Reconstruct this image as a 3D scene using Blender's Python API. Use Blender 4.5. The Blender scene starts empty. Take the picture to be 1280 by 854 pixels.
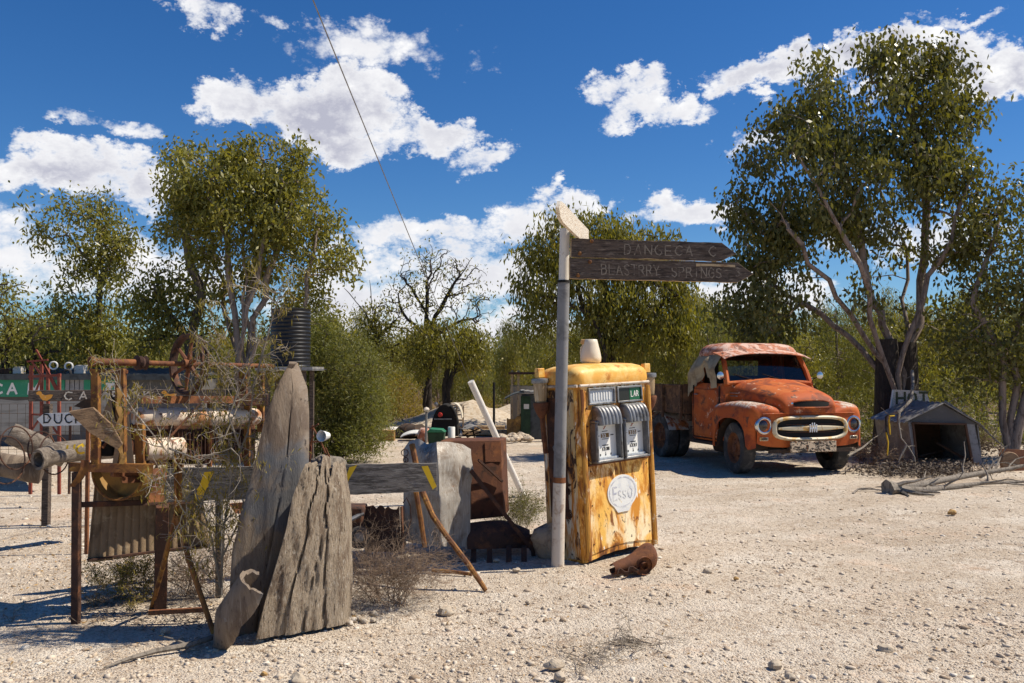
import bpy, math, random
import numpy as np
from math import sin, cos, pi, radians, atan2, sqrt, tan
from mathutils import Vector, Matrix, noise as mnoise

SC = bpy.context.scene
COL = SC.collection
F = 1100.0; PITCH = math.atan(36/1100.0); H = 1.7
V = Vector
rnd = random.Random(7)

def P(px, py, D):
    X = (px-640)/F; Y = -(py-427)/F
    d = V((X, cos(PITCH)-Y*sin(PITCH), sin(PITCH)+Y*cos(PITCH)))
    return V((0, 0, H)) + d*(D/d.y)
def G(px, py, z=0.0):
    X = (px-640)/F; Y = -(py-427)/F
    d = V((X, cos(PITCH)-Y*sin(PITCH), sin(PITCH)+Y*cos(PITCH)))
    return V((0, 0, H)) + d*((z-H)/d.z)

# ------------------------------------------------------------ object helpers
def tag(o, label=None, cat=None, group=None, kind=None):
    if label: o['label'] = label
    if cat: o['category'] = cat
    if group: o['group'] = group
    if kind: o['kind'] = kind
    return o

ORG = {}   # origin (world) of things built in world space
def thing(name, label, cat, loc=(0, 0, 0), rz=0.0, group=None, mat=None, local=False):
    o = bpy.data.objects.new(name, None); COL.objects.link(o)
    o.empty_display_size = .2
    if mat is not None: o.matrix_basis = mat
    else:
        o.location = loc; o.rotation_euler = (0, 0, rz)
    ORG[o] = None if local else V(loc)
    return tag(o, label, cat, group)

class MB:
    def __init__(s): s.v = []; s.f = []
    def add(s, vs, fs):
        b = len(s.v); s.v += [tuple(v) for v in vs]; s.f += [tuple(i+b for i in f) for f in fs]
    def box(s, c, size, rot=None):
        hx, hy, hz = size[0]/2, size[1]/2, size[2]/2
        vs = [V((x*hx, y*hy, z*hz)) for x in (-1, 1) for y in (-1, 1) for z in (-1, 1)]
        if rot is not None: vs = [rot @ v for v in vs]
        c = V(c)
        s.add([v+c for v in vs], [(0, 1, 3, 2), (4, 6, 7, 5), (0, 4, 5, 1), (2, 3, 7, 6), (0, 2, 6, 4), (1, 5, 7, 3)])
    def bar(s, a, b, w, t=None, up=(0, 0, 1)):      # box along a->b; w across, t along 'up'
        a = V(a); b = V(b); t = t or w
        z = (b-a).normalized(); u = V(up)
        if abs(z.dot(u)) > .98: u = V((0, 1, 0))
        x = z.cross(u).normalized(); y = x.cross(z).normalized()
        vs = []
        for p in (a, b):
            for i, j in ((-1, -1), (1, -1), (1, 1), (-1, 1)): vs.append(p+x*(i*w/2)+y*(j*t/2))
        s.add(vs, [(0, 3, 2, 1), (4, 5, 6, 7), (0, 1, 5, 4), (1, 2, 6, 5), (2, 3, 7, 6), (3, 0, 4, 7)])
    def angle_iron(s, a, b, w, t=.006, up=(0, 0, 1)):
        a = V(a); b = V(b); z = (b-a).normalized(); u = V(up)
        x = z.cross(u).normalized(); y = x.cross(z).normalized()
        s.bar(a+y*w/2, b+y*w/2, w, t, up); s.bar(a+x*(w/2+t*.6), b+x*(w/2+t*.6), t, w*.98, up)
    def tube(s, pts, r, n=8, cap=True, jit=0):
        pts = [V(p) for p in pts]
        if not hasattr(r, '__len__'): r = [r]*len(pts)
        rows = []; pu = None
        for i, p in enumerate(pts):
            t = (pts[min(i+1, len(pts)-1)]-pts[max(i-1, 0)])
            t = t.normalized() if t.length > 1e-9 else V((0, 0, 1))
            if pu is None:
                u = t.cross(V((0, 0, 1)));
                if u.length < .05: u = t.cross(V((0, 1, 0)))
            else: u = pu - t*pu.dot(t)
            u = u.normalized() if u.length > 1e-9 else t.orthogonal().normalized()
            pu = u; w = t.cross(u)
            rows.append([p+(u*cos(2*pi*k/n)+w*sin(2*pi*k/n))*r[i]*(1+(rnd.uniform(-jit, jit) if jit else 0)) for k in range(n)])
        s.loft(rows, closed=True)
        if cap:
            b = len(s.v)-len(rows)*n
            s.f.append(tuple(b+k for k in reversed(range(n)))); e = len(s.v)-n
            s.f.append(tuple(e+k for k in range(n)))
    def loft(s, rows, closed=False, flip=False):
        n = len(rows[0]); b = len(s.v)
        for r in rows: s.v += [tuple(p) for p in r]
        for i in range(len(rows)-1):
            for k in range(n if closed else n-1):
                a0 = b+i*n+k; a1 = b+i*n+(k+1) % n; c0 = a0+n; c1 = a1+n
                s.f.append((a0, c0, c1, a1) if flip else (a0, a1, c1, c0))
    def lathe(s, prof, c=(0, 0, 0), axis='z', n=20, rot=None):
        rows = []
        for r, h in prof:
            row = []
            for k in range(n):
                a = 2*pi*k/n
                p = V((r*cos(a), r*sin(a), h))
                if axis == 'x': p = V((h, r*cos(a), r*sin(a)))
                if axis == 'y': p = V((r*sin(a), h, r*cos(a)))
                if rot is not None: p = rot @ p
                row.append(p+V(c))
            rows.append(row)
        s.loft(rows, closed=True)
    def torus(s, c, ax, R, r, n=24, m=6, a0=0, a1=2*pi):
        ax = V(ax).normalized(); u = ax.orthogonal().normalized(); w = ax.cross(u)
        pts = [V(c)+(u*cos(a0+(a1-a0)*k/n)+w*sin(a0+(a1-a0)*k/n))*R for k in range(n+1)]
        s.tube(pts, r, m, cap=False)
    def sheet(s, rows, t):      # thick sheet from grid of points
        n = len(rows[0]); R = len(rows)
        nor = []
        for i in range(R):
            nr = []
            for k in range(n):
                a = V(rows[min(i+1, R-1)][k])-V(rows[max(i-1, 0)][k]); b = V(rows[i][min(k+1, n-1)])-V(rows[i][max(k-1, 0)])
                c = a.cross(b); nr.append(c.normalized() if c.length > 1e-12 else V((0, 0, 1)))
            nor.append(nr)
        back = [[V(rows[i][k])+nor[i][k]*t for k in range(n)] for i in range(R)]
        s.loft(rows); s.loft(back, flip=True)
        s.loft([rows[0], back[0]], flip=True); s.loft([rows[-1], back[-1]])
        s.loft([[r[0] for r in rows], [r[0] for r in back]]); s.loft([[r[-1] for r in rows], [r[-1] for r in back]], flip=True)
    def prism(s, poly, off):     # polygon (3d pts) extruded by vector off
        n = len(poly); poly = [V(p) for p in poly]; off = V(off)
        s.add(poly+[p+off for p in poly], [tuple(range(n)), tuple(reversed(range(n, 2*n)))]+[(k, k+n, (k+1) % n+n, (k+1) % n) for k in range(n)])
    def build(s, name, mat, parent=None, smooth=True, bevel=0, org=None, angle=38):
        me = bpy.data.meshes.new(name)
        top = parent
        while top is not None and top not in ORG: top = top.parent
        o_ = org if org is not None else (ORG.get(top) if top is not None else None)
        vs = s.v
        if o_ is not None:
            ox, oy, oz = o_; vs = [(a-ox, b-oy, c-oz) for a, b, c in vs]
        me.from_pydata([tuple(v) for v in vs], [], s.f); me.update()
        if smooth:
            me.polygons.foreach_set('use_smooth', [True]*len(me.polygons)); me.set_sharp_from_angle(angle=radians(angle))
        me.materials.append(mat)
        o = bpy.data.objects.new(name, me); COL.objects.link(o)
        if parent is not None: o.parent = parent
        elif org is not None: o.location = org
        if bevel:
            m = o.modifiers.new('b', 'BEVEL'); m.width = bevel; m.segments = 2; m.limit_method = 'ANGLE'; m.angle_limit = radians(40)
        return o

def single(name, label, cat, mb, mat, loc, group=None, **k):
    return tag(mb.build(name, mat, org=V(loc), **k), label, cat, group)

def npmesh(name, v, f, mat, parent=None, smooth=False, org=None):
    """v (n,3) float array, f (m,k) int array"""
    me = bpy.data.meshes.new(name); k = f.shape[1]
    if org is not None: v = v-np.array(org)[None, :]
    me.vertices.add(len(v)); me.vertices.foreach_set('co', np.ascontiguousarray(v, dtype=np.float32).ravel())
    me.loops.add(f.size); me.loops.foreach_set('vertex_index', np.ascontiguousarray(f, dtype=np.int32).ravel())
    me.polygons.add(len(f)); me.polygons.foreach_set('loop_start', np.arange(0, f.size, k, dtype=np.int32))
    me.polygons.foreach_set('loop_total', np.full(len(f), k, dtype=np.int32))
    if smooth: me.polygons.foreach_set('use_smooth', np.ones(len(f), dtype=bool))
    me.update(calc_edges=True); me.validate()
    me.materials.append(mat)
    o = bpy.data.objects.new(name, me); COL.objects.link(o)
    if parent is not None: o.parent = parent
    elif org is not None: o.location = org
    return o

def fbm(p, s=1.0, o=3):
    p = V(p)*s; a = 1.0; t = 0
    for _ in range(o):
        t += a*mnoise.noise(p); p = p*2.03+V((3.1, 1.7, 5.3)); a *= .5
    return t

# ------------------------------------------------------------ materials
def newmat(name):
    m = bpy.data.materials.new(name); m.use_nodes = True; nt = m.node_tree; nt.nodes.clear()
    return m, nt
def N(nt, t, **k):
    n = nt.nodes.new(t)
    for a, b in k.items():
        if a.startswith('_'): setattr(n, a[1:], b)
        else:
            n.inputs[a.replace('__', ' ')].default_value = b
    return n
def L(nt, a, b): nt.links.new(a, b)
def mixc(nt, fac, a, b, bt='MIX'):
    n = nt.nodes.new('ShaderNodeMix'); n.data_type = 'RGBA'; n.blend_type = bt
    for i, x in ((0, fac), (6, a), (7, b)):
        if hasattr(x, 'links') or isinstance(x, bpy.types.NodeSocket): L(nt, x, n.inputs[i])
        elif i == 0: n.inputs[0].default_value = x
        else: n.inputs[i].default_value = (x[0], x[1], x[2], 1)
    return n.outputs[2]
def ramp(nt, src, lo, hi):
    n = nt.nodes.new('ShaderNodeMapRange'); n.inputs[1].default_value = lo; n.inputs[2].default_value = hi
    n.interpolation_type = 'SMOOTHSTEP'; L(nt, src, n.inputs[0]); return n.outputs[0]
def noi(nt, vec, scale, detail=6, rough=.6, dist=0.0):
    n = N(nt, 'ShaderNodeTexNoise', Scale=scale, Detail=detail, Roughness=rough, Distortion=dist); L(nt, vec, n.inputs['Vector'])
    return n.outputs[0]
def worn(name, base, layers=(), rough=.75, metal=0.0, bump=(30, .4, .01), stretch=(1, 1, 1), spec=.35, off=(0, 0, 0), jitter=0.0):
    """layers: (colour, scale, lo, hi[, stretch[, distortion]])"""
    m, nt = newmat(name)
    out = N(nt, 'ShaderNodeOutputMaterial'); b = N(nt, 'ShaderNodeBsdfPrincipled', Roughness=rough, Metallic=metal)
    b.inputs['Specular IOR Level'].default_value = spec
    L(nt, b.outputs[0], out.inputs[0])
    tc = N(nt, 'ShaderNodeTexCoord')
    def mapping(st, o=(0, 0, 0)):
        mp = N(nt, 'ShaderNodeMapping'); mp.inputs['Scale'].default_value = st; mp.inputs['Location'].default_value = o
        L(nt, tc.outputs['Object'], mp.inputs[0]); return mp.outputs[0]
    c = base; mv = mapping(stretch, off)
    for i, ly in enumerate(layers):
        col, sc, lo, hi = ly[:4]
        vec = mv if len(ly) < 5 or ly[4] is None else mapping(ly[4], (i*3.7, i*1.3, i*2.1))
        if len(ly) < 5 or ly[4] is None: vec = mapping(stretch, (off[0]+i*3.7, off[1]+i*1.3, off[2]+i*2.1))
        d = ly[5] if len(ly) > 5 else .4
        c = mixc(nt, ramp(nt, noi(nt, vec, sc, 8, .65, d), lo, hi), c, col)
    if jitter:
        oi = N(nt, 'ShaderNodeObjectInfo'); hs = N(nt, 'ShaderNodeHueSaturation')
        mr = N(nt, 'ShaderNodeMapRange'); mr.inputs[3].default_value = 1-jitter; mr.inputs[4].default_value = 1+jitter
        L(nt, oi.outputs['Random'], mr.inputs[0]); L(nt, mr.outputs[0], hs.inputs['Value'])
        if isinstance(c, bpy.types.NodeSocket): L(nt, c, hs.inputs['Color'])
        else: hs.inputs['Color'].default_value = (*c, 1)
        c = hs.outputs[0]
    if isinstance(c, bpy.types.NodeSocket): L(nt, c, b.inputs['Base Color'])
    else: b.inputs['Base Color'].default_value = (*c, 1)
    if bump:
        bn = N(nt, 'ShaderNodeBump', Strength=bump[1], Distance=bump[2])
        L(nt, noi(nt, mv, bump[0], 8, .7), bn.inputs['Height']); L(nt, bn.outputs[0], b.inputs['Normal'])
    return m
def leafmat(name, c1, c2, c3, trans=.35, rough=.45):
    m, nt = newmat(name)
    out = N(nt, 'ShaderNodeOutputMaterial'); g = N(nt, 'ShaderNodeNewGeometry')
    cr = N(nt, 'ShaderNodeValToRGB'); e = cr.color_ramp.elements
    e[0].color = (*c1, 1); e[1].color = (*c3, 1); e[1].position = 1; k = e.new(.5); k.color = (*c2, 1)
    L(nt, g.outputs['Random Per Island'], cr.inputs[0])
    tc = N(nt, 'ShaderNodeTexCoord'); big = ramp(nt, noi(nt, tc.outputs['Object'], .9, 2), .35, .65)
    col = mixc(nt, big, cr.outputs[0], tuple(x*1.35 for x in c2))
    b = N(nt, 'ShaderNodeBsdfPrincipled', Roughness=rough); b.inputs['Specular IOR Level'].default_value = .4
    L(nt, col, b.inputs['Base Color'])
    t = N(nt, 'ShaderNodeBsdfTranslucent'); tcol = mixc(nt, 1.0, col, (1.6, 1.5, .5), 'MULTIPLY'); L(nt, tcol, t.inputs[0])
    mx = N(nt, 'ShaderNodeMixShader'); mx.inputs[0].default_value = trans
    L(nt, b.outputs[0], mx.inputs[1]); L(nt, t.outputs[0], mx.inputs[2]); L(nt, mx.outputs[0], out.inputs[0])
    return m

M = {}
RU1 = (.16, .055, .022); RU2 = (.07, .028, .016); RUO = (.42, .17, .035)
M['rust'] = worn('rust', (.15, .058, .028), [((.26, .10, .035), 7, .45, .65), (RU2, 12, .5, .7), ((.30, .14, .05), 50, .6, .75)], .85, bump=(60, .5, .008))
def seam_rust(m):
    nt = m.node_tree; b = [n for n in nt.nodes if n.type == 'BSDF_PRINCIPLED'][0]; src = b.inputs['Base Color'].links[0].from_socket
    tc = N(nt, 'ShaderNodeTexCoord'); sx = N(nt, 'ShaderNodeSeparateXYZ'); L(nt, tc.outputs['Object'], sx.inputs[0])
    def mt(op, x, y=None):
        n = nt.nodes.new('ShaderNodeMath'); n.operation = op
        for i, v in enumerate((x, y)):
            if v is None: continue
            if isinstance(v, bpy.types.NodeSocket): L(nt, v, n.inputs[i])
            else: n.inputs[i].default_value = v
        return n.outputs[0]
    ex = ramp(nt, mt('ABSOLUTE', mt('SUBTRACT', sx.outputs[0], .485)), .28, .44)      # towards the two corners
    lo = mt('SUBTRACT', 1.0, ramp(nt, sx.outputs[2], .06, .20)); mid = mt('SUBTRACT', 1.0, ramp(nt, mt('ABSOLUTE', mt('SUBTRACT', sx.outputs[2], .79)), .03, .15))
    hi = ramp(nt, sx.outputs[2], .84, .92)
    near = mt('MAXIMUM', mt('MAXIMUM', ex, lo), mt('MAXIMUM', mid, hi))
    mp = N(nt, 'ShaderNodeMapping'); mp.inputs['Scale'].default_value = (2.4, 2.4, .8); L(nt, tc.outputs['Object'], mp.inputs[0])
    n1_ = noi(nt, mp.outputs[0], 3.5, 9, .7, .8); k = mt('ADD', n1_, mt('MULTIPLY', near, .12))
    c = mixc(nt, ramp(nt, k, .56, .66), src, (.50, .20, .03)); c = mixc(nt, ramp(nt, k, .64, .72), c, (.16, .06, .018)); L(nt, c, b.inputs['Base Color'])
    L(nt, mt('ADD', mt('MULTIPLY', ramp(nt, k, .56, .66), .35), .5), b.inputs['Roughness'])
M['rust_mid'] = worn('cabinet_rust', (.10, .038, .020), [((.17, .068, .028), 4, .5, .65), ((.045, .022, .014), 7, .52, .66)], .85, bump=(40, .5, .008))
M['rust_dark'] = worn('rust_dark', (.07, .035, .024), [((.16, .065, .03), 8, .5, .65), ((.03, .02, .016), 20, .5, .7)], .85, bump=(60, .5, .008))
M['rust_orange'] = worn('rust_orange', (.24, .105, .026), [((.12, .045, .018), 9, .44, .60), ((.40, .20, .035), 12, .54, .66), (RU2, 22, .54, .68)], .75, bump=(50, .5, .006))
M['derrick'] = worn('derrick_red', (.22, .05, .03), [((.3, .13, .08), 9, .5, .7)], .7, bump=None)
M['grey_timber'] = worn('grey_timber', (.215, .165, .12), [((.13, .095, .07), 2.6, .47, .6, (3, .3, .8)), ((.26, .215, .17), 9, .5, .70, (7, .3, .9)), ((.05, .036, .028), 22, .58, .68, (6, .3, .8)), ((.12, .12, .125), 1.6, .52, .64, (1, .3, .9))], .9, bump=(30, .7, .012), stretch=(5, .5, .9))
M['timber_pale'] = worn('pale_timber', (.46, .365, .26), [((.25, .18, .12), 3, .46, .62), ((.60, .52, .41), 16, .53, .66, (5, 5, 1.6)), ((.07, .05, .036), 20, .55, .64, (6, 6, .9))], .9, bump=(22, 1.0, .03), stretch=(5, 5, 1.1))
M['grey_plank'] = worn('grey_plank', (.20, .18, .16), [((.08, .07, .062), 4, .45, .6), ((.34, .32, .28), 9, .52, .7)], .9, bump=(10, .9, .01), stretch=(.8, 8, 9))
M['brown_board'] = worn('brown_board', (.115, .085, .066), [((.05, .037, .03), 5, .45, .6), ((.24, .195, .155), 9, .53, .68), ((.38, .32, .24), 20, .66, .76)], .88, bump=(12, .9, .01), stretch=(1.2, 9, 11))
M['board_edge'] = worn('board_edge', (.52, .38, .22), [((.25, .15, .08), 12, .5, .65)], .9, bump=(20, .5, .005))
M['white_board'] = worn('white_board', (.72, .66, .55), [((.36, .22, .12), 14, .5, .62), ((.18, .11, .07), 25, .56, .66)], .85, bump=(14, .8, .008), stretch=(3, 3, 9))
M['chalk'] = worn('faded_lettering', (.27, .225, .175), [((.12, .09, .07), 18, .47, .61)], .9, bump=None)
M['pole_grey'] = worn('grey_pole', (.24, .235, .23), [((.15, .145, .14), 6, .45, .65), ((.28, .16, .09), 18, .62, .72)], .6, bump=(60, .3, .004))
M['pole_cream'] = worn('cream_pole', (.62, .55, .46), [((.40, .30, .22), 10, .5, .65)], .75, bump=(60, .4, .004))
M['pole_white'] = worn('white_pole', (.68, .64, .57), [((.40, .28, .18), 16, .58, .7)], .6, bump=(40, .2, .004))
M['concrete'] = worn('concrete', (.48, .38, .27), [((.30, .22, .15), 8, .45, .65)], .95, bump=(25, 1, .03))
M['pump'] = worn('pump_paint', (.90, .52, .11), [((.94, .80, .52), 2.8, .45, .62, (1, 1, .6)), ((.66, .27, .03), 4, .50, .62, (2.0, 2.0, .6)), ((.24, .08, .018), 6, .56, .65, (2.2, 2.2, .8), 1.2), ((.92, .89, .78), 4, .60, .64, (1.3, 1.3, .7)), ((.05, .025, .015), 11, .62, .67, (1, 1, .9), 1.5)], .5, bump=(35, .5, .006))
seam_rust(M['pump'])
M['pump_side'] = worn('pump_side_paint', (.66, .47, .22), [((.66, .62, .50), 4, .46, .6, (2, 2, .4)), ((.50, .20, .03), 5, .48, .6, (3, 3, .5)), ((.06, .03, .02), 4, .52, .58, (2, 2, 1.0), 1.2)], .6, bump=(30, .5, .006))
M['pump_lid'] = worn('pump_lid_paint', (.78, .40, .07), [((.86, .56, .18), 5, .45, .62), ((.50, .20, .03), 8, .54, .68), ((.15, .06, .02), 18, .64, .72)], .45, bump=(30, .4, .005))
M['pump_trim'] = worn('pump_corner_trim', (.62, .30, .05), [((.20, .07, .02), 7, .46, .6, (3, 3, .5)), ((.8, .7, .5), 9, .58, .66)], .55, bump=(30, .5, .006))
M['alloy'] = worn('dull_alloy', (.27, .27, .27), [((.13, .12, .11), 14, .46, .64)], .5, .65, bump=(60, .2, .003))
M['alloy_bright'] = worn('light_alloy', (.62, .64, .68), [((.4, .4, .42), 14, .5, .66)], .4, .3, bump=None)
M['alloy_dark'] = worn('dark_alloy', (.16, .16, .165), [((.30, .29, .28), 12, .5, .7)], .45, .6, bump=(60, .2, .003))
M['enamel'] = worn('white_enamel', (.80, .79, .74), [((.55, .45, .30), 12, .60, .74)], .3, bump=None)
M['enamel_faded'] = worn('faded_enamel', (.78, .78, .74), [((.60, .62, .64), 9, .5, .7), ((.75, .62, .38), 14, .6, .7)], .4, bump=None)
M['ink_grey'] = worn('faded_ink', (.48, .48, .53), [((.78, .78, .74), 16, .45, .60)], .6, bump=None)
M['ink_dark'] = worn('dark_ink', (.03, .028, .03), [], .6, bump=None)
M['ink_brown'] = worn('brown_digits', (.22, .12, .03), [], .6, bump=None)
M['ink_red'] = worn('red_ink', (.55, .12, .03), [], .6, bump=None)
M['pane_pale'] = worn('ribbed_pale_panel', (.52, .56, .60), [((.40, .42, .44), 3, .4, .6, (30, 1, 1))], .25, bump=None)
M['pane_green'] = worn('green_panel', (.01, .12, .05), [], .25, bump=None)
M['pane_black'] = worn('dark_panel', (.02, .02, .016), [], .25, bump=None)
M['paint_white'] = worn('white_sign_paint', (.75, .74, .70), [((.5, .45, .38), 16, .6, .72)], .7, bump=(20, .2, .003))
M['paint_black'] = worn('black_sign_paint', (.025, .025, .025), [], .7, bump=None)
M['paint_yellow'] = worn('yellow_sign_paint', (.72, .46, .02), [((.30, .22, .10), 30, .60, .68)], .7, bump=None)
M['paint_orange'] = worn('orange_sign_paint', (.78, .34, .05), [((.75, .55, .35), 20, .55, .65)], .7, bump=None)
M['hot_letter'] = worn('dull_green_lettering', (.08, .085, .04), [((.5, .5, .46), 60, .6, .7)], .8, bump=None)
TR = (.44, .082, .012)
M['truck'] = worn('truck_orange', TR, [((.50, .13, .026), 2.5, .42, .62), ((.22, .050, .018), 3, .48, .64), ((.12, .045, .026), 5, .56, .65), ((.58, .36, .24), 7, .60, .68)], .72, bump=(18, .25, .004))
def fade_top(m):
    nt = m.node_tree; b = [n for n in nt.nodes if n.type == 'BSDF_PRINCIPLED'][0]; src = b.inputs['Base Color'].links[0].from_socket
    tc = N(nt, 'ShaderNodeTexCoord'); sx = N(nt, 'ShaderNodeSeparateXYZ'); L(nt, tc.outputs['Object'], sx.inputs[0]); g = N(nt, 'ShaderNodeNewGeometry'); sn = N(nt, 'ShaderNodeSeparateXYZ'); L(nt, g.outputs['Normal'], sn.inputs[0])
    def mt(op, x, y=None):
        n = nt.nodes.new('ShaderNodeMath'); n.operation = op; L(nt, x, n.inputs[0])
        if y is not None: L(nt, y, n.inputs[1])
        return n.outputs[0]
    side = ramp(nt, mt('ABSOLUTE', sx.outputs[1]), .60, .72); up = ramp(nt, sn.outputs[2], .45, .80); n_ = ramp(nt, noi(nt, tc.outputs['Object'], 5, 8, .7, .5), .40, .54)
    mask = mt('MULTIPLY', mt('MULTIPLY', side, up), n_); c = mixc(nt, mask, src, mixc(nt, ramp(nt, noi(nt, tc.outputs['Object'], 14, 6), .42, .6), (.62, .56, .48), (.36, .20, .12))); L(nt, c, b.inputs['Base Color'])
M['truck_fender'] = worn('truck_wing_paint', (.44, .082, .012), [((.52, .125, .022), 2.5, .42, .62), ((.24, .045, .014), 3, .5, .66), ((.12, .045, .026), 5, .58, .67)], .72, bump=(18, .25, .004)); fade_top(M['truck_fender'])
M['truck_bleached'] = worn('truck_bleached_paint', (.62, .54, .46), [((.55, .17, .05), 4, .50, .60), ((.30, .10, .05), 9, .54, .62), ((.12, .06, .04), 18, .60, .68)], .65, bump=(24, .35, .005))
M['truck_roof'] = worn('truck_roof_paint', (.44, .15, .075), [((.62, .42, .34), 5, .46, .56), ((.18, .07, .045), 7, .52, .62), ((.60, .50, .42), 16, .60, .66)], .7, bump=(24, .4, .005))
M['truck_cream'] = worn('grille_cream_paint', (.62, .54, .38), [((.55, .32, .09), 7, .50, .62), ((.20, .08, .03), 14, .60, .67)], .5, bump=(30, .3, .004))
M['truck_plate'] = worn('peeling_plate', (.035, .03, .026), [((.66, .52, .36), 9, .47, .53, (1, 1, 1.6), 1.5), ((.22, .09, .03), 16, .58, .64)], .7, bump=(30, .4, .006))
M['tyre'] = worn('tyre_rubber', (.045, .043, .042), [((.14, .125, .11), 6, .45, .7)], .9, bump=(50, .4, .006))
M['black'] = worn('black_and_shade', (.012, .011, .010), [], .9, bump=None)  # black parts, and shade painted into the truck's openings
M['chassis'] = worn('chassis_grime', (.05, .034, .025), [((.12, .06, .03), 8, .5, .7)], .9, bump=(20, .5, .01))
M['chrome'] = worn('dull_chrome', (.62, .61, .60), [((.30, .22, .16), 18, .56, .7)], .22, .95, bump=None)
M['lens'] = worn('dark_lens', (.035, .02, .014), [], .12, bump=None, spec=.8)
M['cloth'] = worn('khaki_cloth', (.36, .29, .185), [((.24, .18, .11), 5, .45, .65)], .95, bump=(80, .4, .005))
M['bed_rust'] = worn('tray_rust', (.10, .052, .028), [((.20, .10, .045), 6, .48, .62), ((.42, .30, .18), 12, .62, .68), ((.03, .02, .015), 9, .55, .65)], .85, bump=(25, .6, .01))
M['grey_sheet'] = worn('grey_sheet_metal', (.33, .30, .26), [((.20, .155, .115), 4, .46, .62), ((.50, .47, .42), 9, .5, .7, (8, 8, .6)), ((.22, .12, .07), 16, .62, .72)], .6, .25, bump=(25, .4, .01))
M['iron_grey'] = worn('corrugated_grey', (.29, .28, .265), [((.42, .41, .39), 6, .48, .65), ((.10, .085, .07), 8, .52, .7)], .55, .4, bump=(30, .3, .006))
M['shed_wall'] = worn('dark_shed_wall', (.105, .10, .096), [((.14, .135, .13), 6, .5, .7)], .8, bump=(20, .5, .01))
M['shed_trim'] = worn('grey_blue_trim', (.28, .275, .27), [((.16, .15, .145), 10, .5, .7)], .8, bump=(20, .5, .006))
M['shed_brown'] = worn('brown_frame', (.11, .055, .03), [((.05, .03, .02), 10, .5, .7)], .85, bump=(20, .5, .006))
M['burlap'] = worn('tan_corrugated', (.27, .19, .115), [((.15, .10, .06), 5, .45, .65), ((.40, .31, .20), 12, .55, .7)], .9, bump=(60, .5, .008))
M['drum_cream'] = worn('rusty_cream_drum', (.72, .60, .47), [((.42, .19, .08), 7, .50, .60), ((.14, .055, .03), 12, .57, .65), ((.80, .74, .64), 20, .6, .7)], .7, bump=(25, .4, .006))
M['ochre'] = worn('ochre_sheet', (.30, .17, .05), [((.14, .075, .03), 6, .45, .65), ((.42, .24, .06), 10, .52, .68)], .75, bump=(30, .4, .006))
M['plank_brown'] = worn('tan_plank', (.26, .17, .10), [((.13, .08, .05), 6, .45, .65)], .9, bump=(14, .8, .01), stretch=(1, 6, 6))
M['green_sign'] = worn('green_sign', (.03, .24, .13), [((.10, .34, .22), 3, .5, .65)], .6, bump=None)
M['tank_black'] = worn('black_tank', (.012, .012, .013), [((.03, .03, .03), 6, .5, .7)], .45, bump=None, spec=.35)
M['green_shed'] = worn('dark_green_shed', (.028, .06, .03), [((.02, .04, .022), 6, .45, .65)], .8, bump=None)
M['slate_sheet'] = worn('slate_sheet', (.075, .085, .085), [((.04, .045, .045), 6, .45, .65)], .7, bump=None)
M['cream_wall'] = worn('cream_wall', (.55, .46, .34), [((.40, .32, .22), 6, .5, .7)], .85, bump=None)
M['bin_green'] = worn('bin_green', (.02, .16, .08), [((.06, .26, .15), 6, .5, .7)], .5, bump=None)
M['red'] = worn('red_plastic', (.4, .03, .02), [], .5, bump=None)
M['plastic_white'] = worn('cream_plastic', (.74, .66, .52), [((.60, .50, .36), 8, .5, .7)], .35, bump=None)
M['cap_tan'] = worn('tan_cap', (.52, .33, .14), [], .6, bump=None)
M['glassy'] = worn('stained_glass_jar', (.34, .24, .13), [((.55, .47, .34), 7, .5, .65, (4, 4, .6))], .15, bump=None, spec=.8)
M['bark_grey'] = worn('grey_bark', (.17, .14, .115), [((.07, .055, .045), 6, .45, .62), ((.30, .27, .23), 10, .58, .7)], .9, bump=(10, .9, .02), stretch=(3, 3, .8))
M['bark_dark'] = worn('dark_bark', (.055, .043, .034), [((.11, .085, .065), 6, .5, .66)], .92, bump=(8, 1, .05), stretch=(4, 4, .8))
M['bark_pale'] = worn('pale_bark', (.26, .20, .16), [((.12, .085, .065), 5, .48, .62), ((.40, .34, .29), 9, .55, .7)], .8, bump=(10, .6, .01), stretch=(3, 3, .8))
M['dead'] = worn('dead_wood', (.25, .215, .175), [((.12, .10, .08), 8, .45, .65)], .9, bump=(20, .8, .01), stretch=(3, 3, 1))
M['twig'] = worn('dry_twigs', (.24, .17, .115), [((.12, .08, .055), 5, .45, .62), ((.36, .28, .2), 9, .56, .7)], .95, bump=None)
M['twig_grey'] = worn('grey_twigs', (.27, .225, .17), [((.50, .44, .36), 4, .5, .64)], .95, bump=None)
M['litter'] = worn('leaf_litter', (.13, .10, .075), [((.28, .24, .19), 8, .52, .66), ((.05, .04, .03), 12, .5, .66)], .95, bump=None)
M['rock'] = worn('pale_rock', (.50, .42, .32), [((.36, .27, .18), 6, .45, .65), ((.60, .54, .46), 12, .5, .7)], .95, bump=(18, .8, .02))
M['rock_ochre'] = worn('ochre_rock', (.42, .26, .10), [((.28, .18, .10), 8, .45, .65)], .95, bump=(18, .8, .02))
M['log_grey'] = worn('grey_log', (.25, .205, .16), [((.11, .085, .065), 3, .46, .62), ((.42, .37, .31), 9, .55, .7)], .9, bump=(20, 1.0, .02), stretch=(1.5, 5, 5))
M['tarp'] = worn('tarp_grey', (.075, .072, .07), [((.05, .047, .044), 2, .45, .65)], .85, bump=(10, .4, .01))
M['leaf_a'] = leafmat('leaf_olive', (0.112, 0.117, 0.026), (0.172, 0.165, 0.037), (0.290, 0.251, 0.059), .35, .38)
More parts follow.
